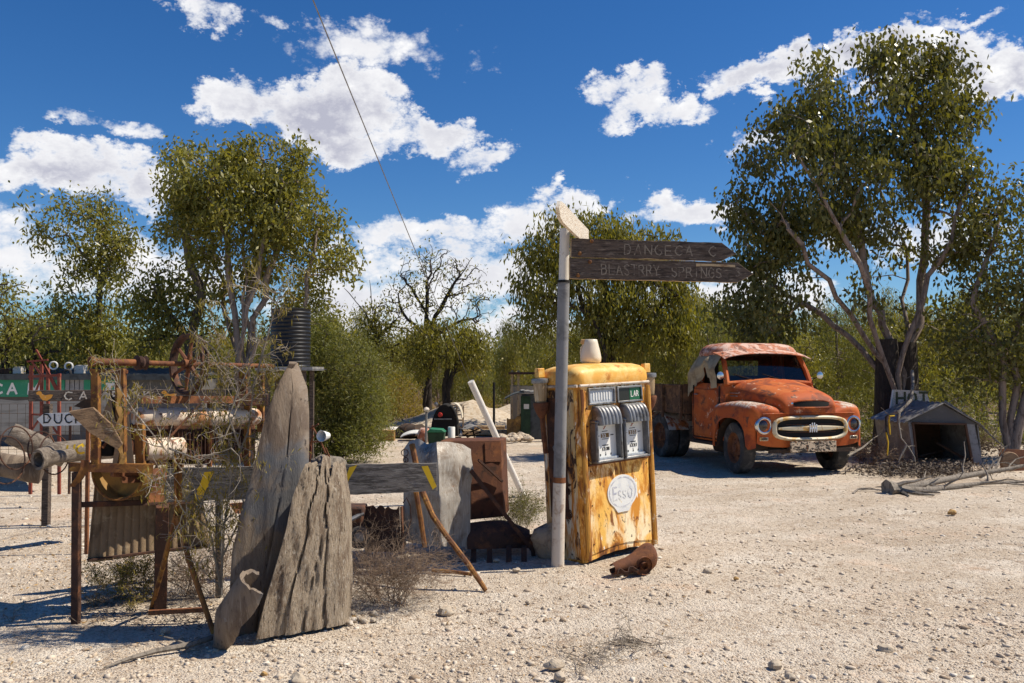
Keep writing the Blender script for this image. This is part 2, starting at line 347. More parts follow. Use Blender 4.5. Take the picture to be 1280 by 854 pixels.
M['leaf_b'] = leafmat('leaf_dark_glossy', (0.069, 0.075, 0.022), (0.110, 0.110, 0.030), (0.188, 0.169, 0.048), .32, .36)
M['leaf_c'] = leafmat('leaf_fine_green', (0.092, 0.105, 0.034), (0.144, 0.151, 0.044), (0.254, 0.220, 0.061), .35, .6)
M['leaf_d'] = leafmat('leaf_wattle_green', (.070, .088, .020), (.11, .12, .026), (.18, .155, .035), .4, .6)
M['leaf_w'] = leafmat('leaf_wattle_dull', (0.072, 0.086, 0.022), (0.116, 0.123, 0.030), (0.198, 0.171, 0.044), .4, .6)
M['leaf_e'] = leafmat('leaf_olive_yellow', (0.108, 0.113, 0.025), (0.166, 0.159, 0.034), (0.287, 0.237, 0.057), .38, .5)
M['leaf_y'] = leafmat('leaf_yellowing', (.13, .11, .025), (.20, .16, .03), (.28, .21, .05), .4, .6)
def glassmat():
    m, nt = newmat('window_glass'); out = N(nt, 'ShaderNodeOutputMaterial')
    t = N(nt, 'ShaderNodeBsdfTransparent'); t.inputs[0].default_value = (.62, .68, .70, 1)
    g = N(nt, 'ShaderNodeBsdfGlossy', Roughness=.06); fr = N(nt, 'ShaderNodeFresnel', IOR=1.6)
    mx = N(nt, 'ShaderNodeMixShader'); L(nt, fr.outputs[0], mx.inputs[0]); L(nt, t.outputs[0], mx.inputs[1]); L(nt, g.outputs[0], mx.inputs[2]); L(nt, mx.outputs[0], out.inputs[0])
    return m
M['glass'] = glassmat()

# hand lettering ------------------------------------------------------------
FONT = {
 'A': [[(0, 0), (.5, 1), (1, 0)], [(.2, .38), (.8, .38)]], 'B': [[(0, 0), (0, 1), (.7, .95), (.8, .75), (.65, .55), (0, .52)], [(.65, .55), (.9, .35), (.75, .05), (0, 0)]],
 'C': [[(.95, .85), (.6, 1), (.2, .85), (0, .5), (.2, .12), (.6, 0), (.95, .15)]], 'D': [[(0, 0), (0, 1), (.6, .93), (.95, .5), (.6, .05), (0, 0)]],
 'E': [[(.9, 1), (0, 1), (0, 0), (.9, 0)], [(0, .5), (.7, .5)]], 'G': [[(.95, .85), (.5, 1), (.1, .8), (0, .45), (.2, .08), (.6, 0), (.95, .2), (.95, .48), (.6, .48)]],
 'H': [[(0, 0), (0, 1)], [(1, 0), (1, 1)], [(0, .5), (1, .5)]], 'I': [[(.5, 0), (.5, 1)]], 'K': [[(0, 0), (0, 1)], [(.85, 1), (0, .45), (.9, 0)]],
 'L': [[(0, 1), (0, 0), (.8, 0)]], 'M': [[(0, 0), (.05, 1), (.5, .35), (.95, 1), (1, 0)]], 'N': [[(0, 0), (0, 1), (1, 0), (1, 1)]],
 'O': [[(.5, 1), (.12, .82), (0, .5), (.12, .15), (.5, 0), (.88, .15), (1, .5), (.88, .82), (.5, 1)]], 'P': [[(0, 0), (0, 1), (.7, .95), (.85, .72), (.65, .48), (0, .45)]],
 'R': [[(0, 0), (0, 1), (.7, .95), (.85, .74), (.65, .5), (0, .48)], [(.5, .48), (.95, 0)]], 'S': [[(.9, .85), (.55, 1), (.12, .85), (.15, .6), (.8, .4), (.9, .15), (.5, 0), (.05, .15)]],
 'T': [[(0, 1), (1, 1)], [(.5, 1), (.5, 0)]], 'U': [[(0, 1), (.03, .25), (.3, 0), (.7, 0), (.95, .25), (1, 1)]], 'Y': [[(0, 1), (.5, .5), (1, 1)], [(.5, .5), (.5, 0)]],
 's': [[(.9, .85), (.55, 1), (.12, .85), (.15, .6), (.8, .4), (.9, .15), (.5, 0), (.05, .15)]],
 'u': [[(0, 1), (.03, .25), (.3, 0), (.7, 0), (1, .25), (1, 1)], [(1, 0), (1, 1)]], 'm': [[(0, 0), (0, 1)], [(0, .8), (.25, 1), (.5, .8), (.5, 0)], [(.5, .8), (.75, 1), (1, .8), (1, 0)]],
 '3': [[(.05, .9), (.5, 1), (.9, .78), (.5, .52), (.95, .28), (.5, 0), (.05, .1)]], '9': [[(.9, .6), (.5, .45), (.1, .7), (.5, 1), (.9, .75), (.85, .3), (.4, 0)]],
 '0': [[(.5, 1), (.1, .7), (.1, .3), (.5, 0), (.9, .3), (.9, .7), (.5, 1)]], '1': [[(.2, .8), (.5, 1), (.5, 0)]], '2': [[(.1, .8), (.5, 1), (.9, .75), (.1, 0), (.95, 0)]],
 '-': [[(.1, .5), (.9, .5)]], ' ': []}
def letters(mb, text, mapf, x, y, h, w, gap, st, wob=.04, seed=3):
    r = random.Random(seed); k = 0
    for ch in text:
        cw = w*(1.35 if ch == 'm' else (.5 if ch in ' ' else 1))
        for pl in FONT.get(ch, []):
            pts = [(x+(a*cw)+r.uniform(-wob, wob)*w, y+b*h+r.uniform(-wob, wob)*h) for a, b in pl]
            for (x0, y0), (x1, y1) in zip(pts[:-1], pts[1:]):
                dx, dy = x1-x0, y1-y0; l = max(1e-6, sqrt(dx*dx+dy*dy)); nx, ny = -dy/l*st/2, dx/l*st/2; ex, ey = dx/l*st*.35, dy/l*st*.35
                e = .0004*(k % 6); k += 1
                q = [(x0-ex+nx, y0-ey+ny), (x0-ex-nx, y0-ey-ny), (x1+ex-nx, y1+ey-ny), (x1+ex+nx, y1+ey+ny)]
                mb.add([mapf(a, b, e) for a, b in q], [(0, 1, 2, 3)])
        x += cw+gap
    return x
# ============================================================ world, sun, camera
cam_d = bpy.data.cameras.new('camera'); cam = bpy.data.objects.new('camera', cam_d); COL.objects.link(cam)
cam.location = (0, 0, H); cam.rotation_euler = (pi/2+PITCH, 0, 0)
cam_d.lens = 36*F/1280; cam_d.sensor_width = 36; cam_d.clip_end = 3000; cam_d.clip_start = .05
SC.camera = cam
SUN_AZ = radians(85); SUN_EL = radians(53)
sun_d = bpy.data.lights.new('sun', 'SUN'); sun_d.energy = 5.0; sun_d.angle = radians(.55); sun_d.color = (1, .91, .77)
sun = bpy.data.objects.new('sun', sun_d); COL.objects.link(sun)
S = V((sin(SUN_AZ)*cos(SUN_EL), cos(SUN_AZ)*cos(SUN_EL), sin(SUN_EL)))
sun.rotation_euler = (-S).to_track_quat('-Z', 'Y').to_euler(); sun.location = (5, 0, 12)
W = bpy.data.worlds.new('World'); SC.world = W; W.use_nodes = True
nt = W.node_tree; nt.nodes.clear()
wo = N(nt, 'ShaderNodeOutputWorld'); bg = N(nt, 'ShaderNodeBackground', Strength=.084); L(nt, bg.outputs[0], wo.inputs[0])
sky = N(nt, 'ShaderNodeTexSky'); sky.sky_type = 'NISHITA'; sky.sun_disc = False; sky.sun_elevation = SUN_EL; sky.sun_rotation = SUN_AZ
sky.ozone_density = 3.5; sky.air_density = 1.0; sky.dust_density = .25; sky.altitude = 600
tc = N(nt, 'ShaderNodeTexCoord'); D3 = tc.outputs['Generated']
sep = N(nt, 'ShaderNodeSeparateXYZ'); L(nt, D3, sep.inputs[0])
def mth(op, a, b=None, c=None):
    n = nt.nodes.new('ShaderNodeMath'); n.operation = op
    for i, x in enumerate((a, b, c)):
        if x is None: continue
        if isinstance(x, bpy.types.NodeSocket): L(nt, x, n.inputs[i])
        else: n.inputs[i].default_value = x
    return n.outputs[0]
hs = N(nt, 'ShaderNodeHueSaturation', Saturation=1.28, Value=1.0, Hue=.503); L(nt, sky.outputs[0], hs.inputs['Color']); skyt = mixc(nt, 1.0, hs.outputs[0], (.70, .86, 1.0), 'MULTIPLY')
el = mth('ARCSINE', sep.outputs[2]); az = mth('ARCTAN2', sep.outputs[0], sep.outputs[1])
comb = N(nt, 'ShaderNodeCombineXYZ'); L(nt, az, comb.inputs[0]); L(nt, el, comb.inputs[1])
mpn = N(nt, 'ShaderNodeMapping'); mpn.inputs['Scale'].default_value = (1, 1.5, 1); mpn.inputs['Location'].default_value = (3.3, 1.1, 0); L(nt, comb.outputs[0], mpn.inputs[0])
nz = N(nt, 'ShaderNodeTexNoise', Scale=6.5, Detail=8, Roughness=.62, Distortion=.25); nz.noise_dimensions = '2D'; L(nt, mpn.outputs[0], nz.inputs['Vector'])
mp2 = N(nt, 'ShaderNodeMapping'); mp2.inputs['Scale'].default_value = (1, 1.5, 1); mp2.inputs['Location'].default_value = (3.3+.012, 1.1+.020, 0); L(nt, comb.outputs[0], mp2.inputs[0])
nzs = N(nt, 'ShaderNodeTexNoise', Scale=6.5, Detail=4, Roughness=.6, Distortion=.25); nzs.noise_dimensions = '2D'; L(nt, mp2.outputs[0], nzs.inputs['Vector'])
n1 = mth('SUBTRACT', nz.outputs[0], .5); ns = mth('SUBTRACT', nz.outputs[0], nzs.outputs[0])
CL = [  # px, py, rx, ry, weight, shaded
 (258, 14, 46, 22, 1, 0), (345, 32, 22, 9, .5, 0), (170, 158, 38, 12, .7, 0), (120, 140, 30, 8, .4, 0),
 (390, 138, 108, 54, 3.0, 1), (325, 122, 58, 34, 1.8, 0), (430, 178, 84, 28, 2.4, 1), (525, 170, 75, 27, 1.9, 0), (615, 198, 52, 18, 1.3, 0),
 (80, 210, 116, 40, 2.6, 1), (150, 236, 78, 32, 2.0, 1), (30, 300, 110, 36, .9, 0), (160, 345, 150, 36, .95, 0),
 (770, 118, 50, 20, 1.2, 0), (820, 140, 62, 18, 1.3, 0),
 (965, 92, 92, 28, 2.2, 0), (1060, 78, 110, 36, 2.8, 0), (1160, 78, 110, 42, 3.0, 1), (1250, 84, 90, 46, 2.8, 1), (1200, 20, 50, 8, .6, 0),
 (725, 252, 45, 18, 1.3, 0), (660, 282, 55, 24, 1.1, 0), (860, 268, 62, 22, 1.4, 0),
 (440, 330, 60, 16, .6, 0), (520, 294, 75, 13, .55, 0), (490, 60, 90, 18, .34, 0),
 (600, 350, 150, 40, 1.3, 0), (440, 388, 150, 50, 1.5, 0), (620, 425, 140, 30, 1.2, 0), (900, 372, 140, 34, 1.3, 0), (1120, 300, 120, 22, .55, 0),
 (940, 172, 34, 8, .5, 0), (-330, 130, 200, 60, 1.1, 0), (1650, 200, 220, 60, 1.1, 0), (1500, 370, 200, 40, .9, 0)]
def azel(px, py):
    d = (P(px, py, 1.0)-V((0, 0, H))).normalized(); return atan2(d.x, d.y), math.asin(d.z)
def vm(op, a, b=None, c=None):
    n = nt.nodes.new('ShaderNodeVectorMath'); n.operation = op
    for i, x in enumerate((a, b, c)):
        if x is None: continue
        if isinstance(x, bpy.types.NodeSocket): L(nt, x, n.inputs[i])
        else: n.inputs[i].default_value = x
    return n
wv = N(nt, 'ShaderNodeTexNoise', Scale=9.0, Detail=6, Roughness=.68); wv.noise_dimensions = '2D'; L(nt, mpn.outputs[0], wv.inputs['Vector'])
warp = vm('MULTIPLY_ADD', vm('SUBTRACT', wv.outputs['Color'], (.5, .5, .5)).outputs[0], (.17, .10, 0), comb.outputs[0]).outputs[0]
vb = N(nt, 'ShaderNodeTexVoronoi', Scale=17.0, Detail=4, Roughness=.6, Lacunarity=2.2); vb.voronoi_dimensions = '2D'; L(nt, mpn.outputs[0], vb.inputs['Vector'])
puff = mth('SUBTRACT', .45, vb.outputs['Distance'])
best = None; shade = None
for (px, py, rx, ry, wt, sh_) in CL:
    a, e = azel(px, py); a1, _ = azel(px+rx*.5, py); a2, _ = azel(px-rx*.5, py); ra = a1-a2; re = abs(azel(px, py-ry*.5)[1]-azel(px, py+ry*.5)[1])
    d = vm('MULTIPLY_ADD', warp, (1/ra, 1/re, 0), (-a/ra, -e/re, 0)).outputs[0]
    q = vm('DOT_PRODUCT', d, d).outputs[1]
    v = mth('MULTIPLY_ADD', q, -wt, wt)
    best = v if best is None else mth('MAXIMUM', best, v)
    if sh_:
        sp = N(nt, 'ShaderNodeSeparateXYZ'); L(nt, d, sp.inputs[0]); s1_ = mth('MULTIPLY', mth('MAXIMUM', v, 0.0), mth('SUBTRACT', sp.outputs[1], .05))
        shade = s1_ if shade is None else mth('ADD', shade, s1_)
best = mth('ADD', mth('MAXIMUM', best, -3.0), .78)
dens = mth('ADD', mth('MULTIPLY_ADD', n1, 4.2, best), mth('MULTIPLY', puff, 1.3))
cov = nt.nodes.new('ShaderNodeMapRange'); cov.interpolation_type = 'SMOOTHSTEP'; cov.inputs[1].default_value = -.35; cov.inputs[2].default_value = 1.25
L(nt, dens, cov.inputs[0])
sv = mth('ADD', mth('MULTIPLY', shade, .55), mth('ADD', mth('MULTIPLY', ns, 5.0), mth('MULTIPLY', puff, 1.8)))
thick = nt.nodes.new('ShaderNodeMapRange'); thick.inputs[1].default_value = .4; thick.inputs[2].default_value = 2.4; L(nt, dens, thick.inputs[0])
lit = nt.nodes.new('ShaderNodeMapRange'); lit.inputs[1].default_value = -1.5; lit.inputs[2].default_value = .55; L(nt, sv, lit.inputs[0])
grey = mth('MULTIPLY', mth('SUBTRACT', 1.0, lit.outputs[0]), thick.outputs[0])
CK = 1.0
ccol = mixc(nt, grey, (9.8, 9.8, 9.9), (4.8, 4.9, 5.9))
skyc = mixc(nt, cov.outputs[0], skyt, ccol)
L(nt, skyc, bg.inputs[0])
W.cycles.sampling_method = 'MANUAL'; W.cycles.sample_map_resolution = 512

SC.view_settings.view_transform = 'Standard'; SC.view_settings.look = 'None'; SC.view_settings.exposure = .30; SC.view_settings.gamma = 1
SC.view_settings.use_curve_mapping = False
SC.render.engine = 'CYCLES'; SC.cycles.max_bounces = 6; SC.cycles.transparent_max_bounces = 8; SC.cycles.diffuse_bounces = 3; SC.cycles.glossy_bounces = 2
SC.cycles.transmission_bounces = 3; SC.cycles.caustics_reflective = False; SC.cycles.caustics_refractive = False

# ============================================================ ground
def groundmat():
    m, nt = newmat('gravel_ground'); out = N(nt, 'ShaderNodeOutputMaterial'); b = N(nt, 'ShaderNodeBsdfPrincipled', Roughness=.95)
    b.inputs['Specular IOR Level'].default_value = .15; L(nt, b.outputs[0], out.inputs[0])
    tc = N(nt, 'ShaderNodeTexCoord'); O = tc.outputs['Object']
    c = mixc(nt, ramp(nt, noi(nt, O, .35, 6), .38, .62), (.60, .515, .41), (.49, .40, .30))
    c = mixc(nt, ramp(nt, noi(nt, O, 1.6, 8), .48, .66), c, (.68, .61, .51))
    c = mixc(nt, ramp(nt, noi(nt, O, 5, 8), .54, .7), c, (.36, .27, .195))
    vo = N(nt, 'ShaderNodeTexVoronoi', Scale=75.0); L(nt, O, vo.inputs['Vector'])
    vsep = N(nt, 'ShaderNodeSeparateColor'); L(nt, vo.outputs['Color'], vsep.inputs[0])
    c = mixc(nt, mth2(nt, 'MULTIPLY', ramp(nt, vsep.outputs[0], .5, .95), .6), c, (.68, .60, .49))
    c = mixc(nt, mth2(nt, 'MULTIPLY', ramp(nt, vsep.outputs[1], .72, .98), .7), c, (.27, .19, .125))
    vo2 = N(nt, 'ShaderNodeTexVoronoi', Scale=28.0); L(nt, O, vo2.inputs['Vector'])
    vs2 = N(nt, 'ShaderNodeSeparateColor'); L(nt, vo2.outputs['Color'], vs2.inputs[0])
    c = mixc(nt, mth2(nt, 'MULTIPLY', ramp(nt, vs2.outputs[0], .80, .97), .55), c, (.30, .21, .14))
    wv = N(nt, 'ShaderNodeTexWave', Scale=.33, Distortion=5.0, Detail=3); mpw = N(nt, 'ShaderNodeMapping'); mpw.inputs['Rotation'].default_value = (0, 0, 1.15); L(nt, O, mpw.inputs[0]); L(nt, mpw.outputs[0], wv.inputs['Vector'])
    c = mixc(nt, mth2(nt, 'MULTIPLY', ramp(nt, wv.outputs[1], .62, .95), .18), c, (.70, .64, .55))
    c = mixc(nt, mth2(nt, 'MULTIPLY', ramp(nt, noi(nt, O, .8, 7, .7), .53, .66), .55), c, (.56, .39, .26))
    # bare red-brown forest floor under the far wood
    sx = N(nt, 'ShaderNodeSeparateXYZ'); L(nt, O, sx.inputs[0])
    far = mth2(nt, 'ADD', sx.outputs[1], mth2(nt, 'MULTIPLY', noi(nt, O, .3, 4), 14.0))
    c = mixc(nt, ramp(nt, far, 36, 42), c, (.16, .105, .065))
    L(nt, c, b.inputs['Base Color'])
    h = mth2(nt, 'ADD', mth2(nt, 'MULTIPLY', vo.outputs['Distance'], -1.3), mth2(nt, 'MULTIPLY', noi(nt, O, 110, 6), 1.2))
    h = mth2(nt, 'ADD', h, mth2(nt, 'MULTIPLY', vo2.outputs['Distance'], -1.1))
    h = mth2(nt, 'ADD', h, mth2(nt, 'MULTIPLY', noi(nt, O, 9, 8), 3.0))
    bn = N(nt, 'ShaderNodeBump', Strength=.8, Distance=.011); L(nt, h, bn.inputs['Height']); L(nt, bn.outputs[0], b.inputs['Normal'])
    return m
def mth2(nt, op, a, b):
    n = nt.nodes.new('ShaderNodeMath'); n.operation = op
    for i, x in enumerate((a, b)):
        if isinstance(x, bpy.types.NodeSocket): L(nt, x, n.inputs[i])
        else: n.inputs[i].default_value = x
    return n.outputs[0]
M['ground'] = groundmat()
def gz(x, y):
    f = 1/(1+(x*x+(y-10)**2)/900)
    z = .035*mnoise.noise(V((x*.45, y*.45, 0)))+.02*mnoise.noise(V((x*1.3, y*1.3, 4)))+.008*mnoise.noise(V((x*5, y*5, 9)))
    return z*f-.01
def axis(lo, hi, near0, near1, step):
    a = list(np.arange(near0, near1, step)); s = step; x = near1
    while x < hi: a.append(x); s *= 1.25; x += s
    a.append(hi); s = step; x = near0-step
    while x > lo: a.insert(0, x); s *= 1.25; x -= s
    a.insert(0, lo); return a
xs = axis(-900, 900, -9, 13, .14); ys = axis(-60, 2200, 2.5, 20, .14)
gv = np.array([(x, y, gz(x, y)) for y in ys for x in xs]); nx = len(xs)
ii, jj = np.meshgrid(np.arange(len(ys)-1), np.arange(nx-1), indexing='ij'); a = (ii*nx+jj).ravel()
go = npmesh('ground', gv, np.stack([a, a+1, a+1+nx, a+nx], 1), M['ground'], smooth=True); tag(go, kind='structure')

# loose gravel: one object, nobody could count it
def pebbles(n, seed):
    r = np.random.default_rng(seed)
    t = (1+5**.5)/2
    iv = np.array([(-1, t, 0), (1, t, 0), (-1, -t, 0), (1, -t, 0), (0, -1, t), (0, 1, t), (0, -1, -t), (0, 1, -t), (t, 0, -1), (t, 0, 1), (-t, 0, -1), (-t, 0, 1)])/1.9
    iff = np.array([(0, 11, 5), (0, 5, 1), (0, 1, 7), (0, 7, 10), (0, 10, 11), (1, 5, 9), (5, 11, 4), (11, 10, 2), (10, 7, 6), (7, 1, 8), (3, 9, 4), (3, 4, 2), (3, 2, 6), (3, 6, 8), (3, 8, 9), (4, 9, 5), (2, 4, 11), (6, 2, 10), (8, 6, 7), (9, 8, 1)])
    D = 4.2/(1-r.random(n)*.80)**1.0
    px = r.uniform(-60, 1340, n); X = (px-640)/F*D
    keep = np.array([mnoise.noise(V((X[i]*.6, D[i]*.6, 2)))+.5*mnoise.noise(V((X[i]*1.7, D[i]*1.7, 7))) > -.62+.85*((i*7919 % 97)/97.0)-.05 for i in range(n)])
    X = X[keep]; D = D[keep]; n = len(X)
    size = .0038*(1-r.random(n))**(-.42); size = np.minimum(size, .024)*(1+D*.015)
    Z = np.array([gz(x, y) for x, y in zip(X, D)])
    sc = r.uniform(.55, 1.25, (n, 3))*size[:, None]; sc[:, 2] *= .62
    ang = r.uniform(0, 2*pi, n); ca, sa = np.cos(ang), np.sin(ang)
    v = iv[None]*sc[:, None, :]*r.uniform(.55, 1.35, (n, 12, 1))
    x = v[..., 0]*ca[:, None]-v[..., 1]*sa[:, None]; y = v[..., 0]*sa[:, None]+v[..., 1]*ca[:, None]
    v = np.stack([x+X[:, None], y+D[:, None], v[..., 2]+(Z+size*.12)[:, None]], -1).reshape(-1, 3)
    f = (iff[None]+(np.arange(n)*12)[:, None, None]).reshape(-1, 3)
    return v, f
def pebmat():
    m, nt = newmat('pebbles'); out = N(nt, 'ShaderNodeOutputMaterial'); g = N(nt, 'ShaderNodeNewGeometry'); b = N(nt, 'ShaderNodeBsdfPrincipled', Roughness=.9)
    b.inputs['Specular IOR Level'].default_value = .2
    cr = N(nt, 'ShaderNodeValToRGB'); e = cr.color_ramp.elements; e[0].color = (.28, .20, .13, 1); e[1].color = (.72, .66, .56, 1)
    for p, c in ((.12, (.46, .36, .26)), (.4, (.54, .45, .345)), (.82, (.60, .51, .40))): k = e.new(p); k.color = (*c, 1)
    L(nt, g.outputs['Random Per Island'], cr.inputs[0]); L(nt, cr.outputs[0], b.inputs['Base Color']); L(nt, b.outputs[0], out.inputs[0]); return m
pv, pf = pebbles(62000, 3)
tag(npmesh('gravel', pv, pf, pebmat()), 'pale loose gravel strewn over the sandy ground', 'gravel', kind='stuff')

# ------------------------------------------------------------ rocks one can count
def rock(mb, c, s, seed, flat=.65):
    c = V(c); n, m = 9, 7; rows = []
    for i in range(m+1):
        th = pi*i/m; rows.append([c+V((sin(th)*cos(2*pi*k/n)*s, sin(th)*sin(2*pi*k/n)*s*.85, cos(th)*s*flat))*(1+.55*fbm(V((sin(th)*cos(2*pi*k/n), sin(th)*sin(2*pi*k/n), cos(th)))+V((seed*3.1, 0, 0)), 1.1, 3)) for k in range(n)])
    mb.loft(rows, closed=True, flip=True)
ROCKS = [(558, 765, .055, 'rock', 'round brown-grey stone lying in front of the bent orange bar'), (694, 832, .05, 'rock', 'pale angular stone at the bottom edge below the petrol pump'),
 (1107, 812, .045, 'rock', 'flat pale stone on the gravel farthest towards the lower right'), (884, 713, .035, 'rock', 'small pale stone just beside the rusty casting'),
 (425, 776, .032, 'rock', 'white stone nestled by the foot of the split log'), (443, 772, .026, 'rock_ochre', 'small yellowish stone beside the white stone at the log foot'),
 (208, 788, .03, 'rock', 'pale stone in the shade under the rusty frame'), (645, 712, .03, 'rock', 'bright stone between the scrap heap and the sign post'),
 (970, 832, .04, 'rock', 'pale lump of stone at the bottom edge right of the pump'), (372, 850, .045, 'rock', 'large pale stone cut by the bottom edge below the log'),
 (330, 842, .022, 'rock_ochre', 'ochre stone near the bottom edge below the hollow offcut'), (660, 752, .02, 'rock', 'small stone on open gravel before the sign post'),
 (920, 722, .022, 'rock_ochre', 'small brown stone behind the pale stone right of the casting'), (1190, 640, .05, 'rock_ochre', 'dark brown stone before the fallen branch'),
 (620, 700, .03, 'rock', 'stone touching the shadow of the scrap heap'), (700, 846, .035, 'rock', 'low stone at the very bottom edge below the pump'), (988, 846, .03, 'rock', 'tilted stone at the lower edge beside the pale lump')]
for i, (px, py, s, mt, lb) in enumerate(ROCKS):
    g = G(px, py+2); mb = MB(); rock(mb, g+V((0, 0, s*.3)), s, i+2); single('stone', lb, 'stone', mb, M[mt], g, group='stones scattered on the gravel', angle=50)
# ============================================================ trees
def leaves_np(pts, rng, L0, W0, n_per, sig, droop=.7, fold=.0):
    """pts (k,3) clump centres -> quads"""
    k = len(pts); n = k*n_per
    c = np.repeat(pts, n_per, 0)+rng.normal(0, 1, (n, 3))*sig
    d = rng.normal(0, 1, (n, 3)); d[:, 2] -= droop*2.2; d /= np.linalg.norm(d, axis=1)[:, None]
    s = rng.normal(0, 1, (n, 3)); s -= d*(s*d).sum(1)[:, None]; s /= np.linalg.norm(s, axis=1)[:, None]
    Ls = L0*(.45+1.0*rng.random(n)**1.3)[:, None]; Ws = W0*rng.uniform(.7, 1.2, n)[:, None]
    a = c; b = c+d*Ls*.45+s*Ws*.5; e = c+d*Ls; f = c+d*Ls*.45-s*Ws*.5
    v = np.stack([a, b, e, f], 1).reshape(-1, 3); q = np.arange(n*4).reshape(-1, 4)
    return v, q

def skeleton(base, stems, lobes, n_clump, r, wig=.12, zmin=None):
    """returns nodes, parents, clump ends. stems: list of target points (first segment from base)"""
    nodes = [V(base)]; par = [-1]
    def path(i0, tgt, seg, up=.25, w=wig):
        p0 = nodes[i0]; d = (tgt-p0).length; c1 = p0+(tgt-p0)*.45+V((0, 0, d*up)); i = i0
        for k in range(1, seg+1):
            t = k/seg; p = p0*(1-t)**2+c1*2*t*(1-t)+tgt*t*t
            if k < seg: p = p+V((r.gauss(0, 1), r.gauss(0, 1), r.gauss(0, .6)))*w*d/seg*.9
            nodes.append(p); par.append(i); i = len(nodes)-1
        return i
    for st in stems:
        i = 0
        for (tg, seg) in st: i = path(i, V(tg), seg, .10)
    cl = []
    tot = sum(l[2] for l in lobes)
    for k in range(n_clump):
        u = r.random()*tot
        for (c, rad, wt) in lobes:
            u -= wt
            if u <= 0: break
        while True:
            q = V((r.uniform(-1, 1), r.uniform(-1, 1), r.uniform(-1, 1)))
            if .15 < q.length < 1: break
        q = q*(q.length**-.45)
        p = V(c)+V((q.x*rad[0], q.y*rad[1], q.z*rad[2]))
        if zmin is not None and p.z < zmin: p.z = zmin+r.random()*.4
        cl.append(p)
    b = V(base); sk = nodes[:]; skel = np.array([tuple(x) for x in nodes])
    def dmin(p): return min((p-q).length for q in sk[::2])
    cl.sort(key=dmin)
    arr = [tuple(x) for x in nodes]; A = np.array(arr+[(0, 0, 0)]*(n_clump*5)); m = len(arr)
    dist0 = np.array([(V(x)-b).length for x in arr]+[0]*(n_clump*5), dtype=float)
    for p in cl:
        pn = np.array(p); dd = np.linalg.norm(A[:m]-pn, axis=1)+.9*np.maximum(0, A[:m, 2]-pn[2]+.1)
        db = (p-b).length; dd = dd+.35*np.maximum(0, dist0[:m]-db)
        if m > 6: dd[0] += .8
        i0 = int(dd.argmin()); seg = 3 if dd[i0] < 1.2 else 5
        path(i0, p, seg, .18, .16)
        while m < len(nodes): A[m] = nodes[m]; dist0[m] = (nodes[m]-b).length; m += 1
    return nodes, par, cl

def limbs(mb, nodes, par, R, r_min, n_big=7, n_small=4, power=2.35):
    n = len(nodes); ch = [[] for _ in range(n)]
    for i in range(1, n): ch[par[i]].append(i)
    acc = [0.0]*n
    for i in range(n-1, -1, -1):
        if not ch[i]: acc[i] = 1.0
        else: acc[i] = sum(acc[c] for c in ch[i])+.12
    rr = [a**(1/power) for a in acc]; k = R/rr[0]
    rad = [max(r_min*.6, R*(x/rr[0])**1.2) for x in rr]
    # chains following the thickest child
    start = [(0, None)]
    while start:
        i, pfrom = start.pop(); pts = []; rs = []
        if pfrom is not None: pts.append(nodes[pfrom]); rs.append(min(rad[pfrom]*.8, rad[i]*1.15))
        while True:
            pts.append(nodes[i]); rs.append(rad[i])
            if not ch[i]: break
            c = sorted(ch[i], key=lambda q: -acc[q])
            for o in c[1:]: start.append((o, i))
            i = c[0]
        if len(pts) < 2: continue
        rs[-1] *= .5
        mb.tube(pts, rs, n_big if max(rs) > .03 else n_small, cap=False)

def eucalypt(name, label, base, stems, lobes, n_clump, R, leaf, bark, seed, L0=.11, W0=.045, n_per=16, sig=.16, droop=.6, r_min=.006, group=None, bare=0, cat='tree', wig=.12, flare=True, zmin=None, extra=None):
    r = random.Random(seed); g = np.random.default_rng(seed)
    nodes, par, cl = skeleton(base, stems, lobes, n_clump, r, wig, zmin)
    if flare: nodes.insert(0, V(base)-V((0, 0, .15))); par = [-1]+[p+1 for p in par]
    t = thing(name, label, cat, tuple(base), group=group)
    mb = MB(); limbs(mb, nodes, par, R, r_min)
    mb.build('trunk', M[bark], t, angle=60)
    if extra: extra(t)
    pts = np.array([tuple(p) for p in cl if r.random() > bare])
    if len(pts):
        # extra clumps part way back along each twig
        b = np.array(base); mid = pts+g.normal(0, sig*.9, pts.shape)*np.array([1, 1, .6])-np.array([0, 0, sig*.5]); pts = np.concatenate([pts, mid])
        v, q = leaves_np(pts, g, L0, W0, n_per, sig, droop)
        npmesh('crown', v, q, M[leaf], t, org=base)
    return t
def lob(px, py, D, rx, ry, depth=None, wt=None):
    s = D/F; c = P(px, py, D); return (c, (rx*s, (depth if depth else rx*s*.8), ry*s), wt if wt else rx*ry*1.0)

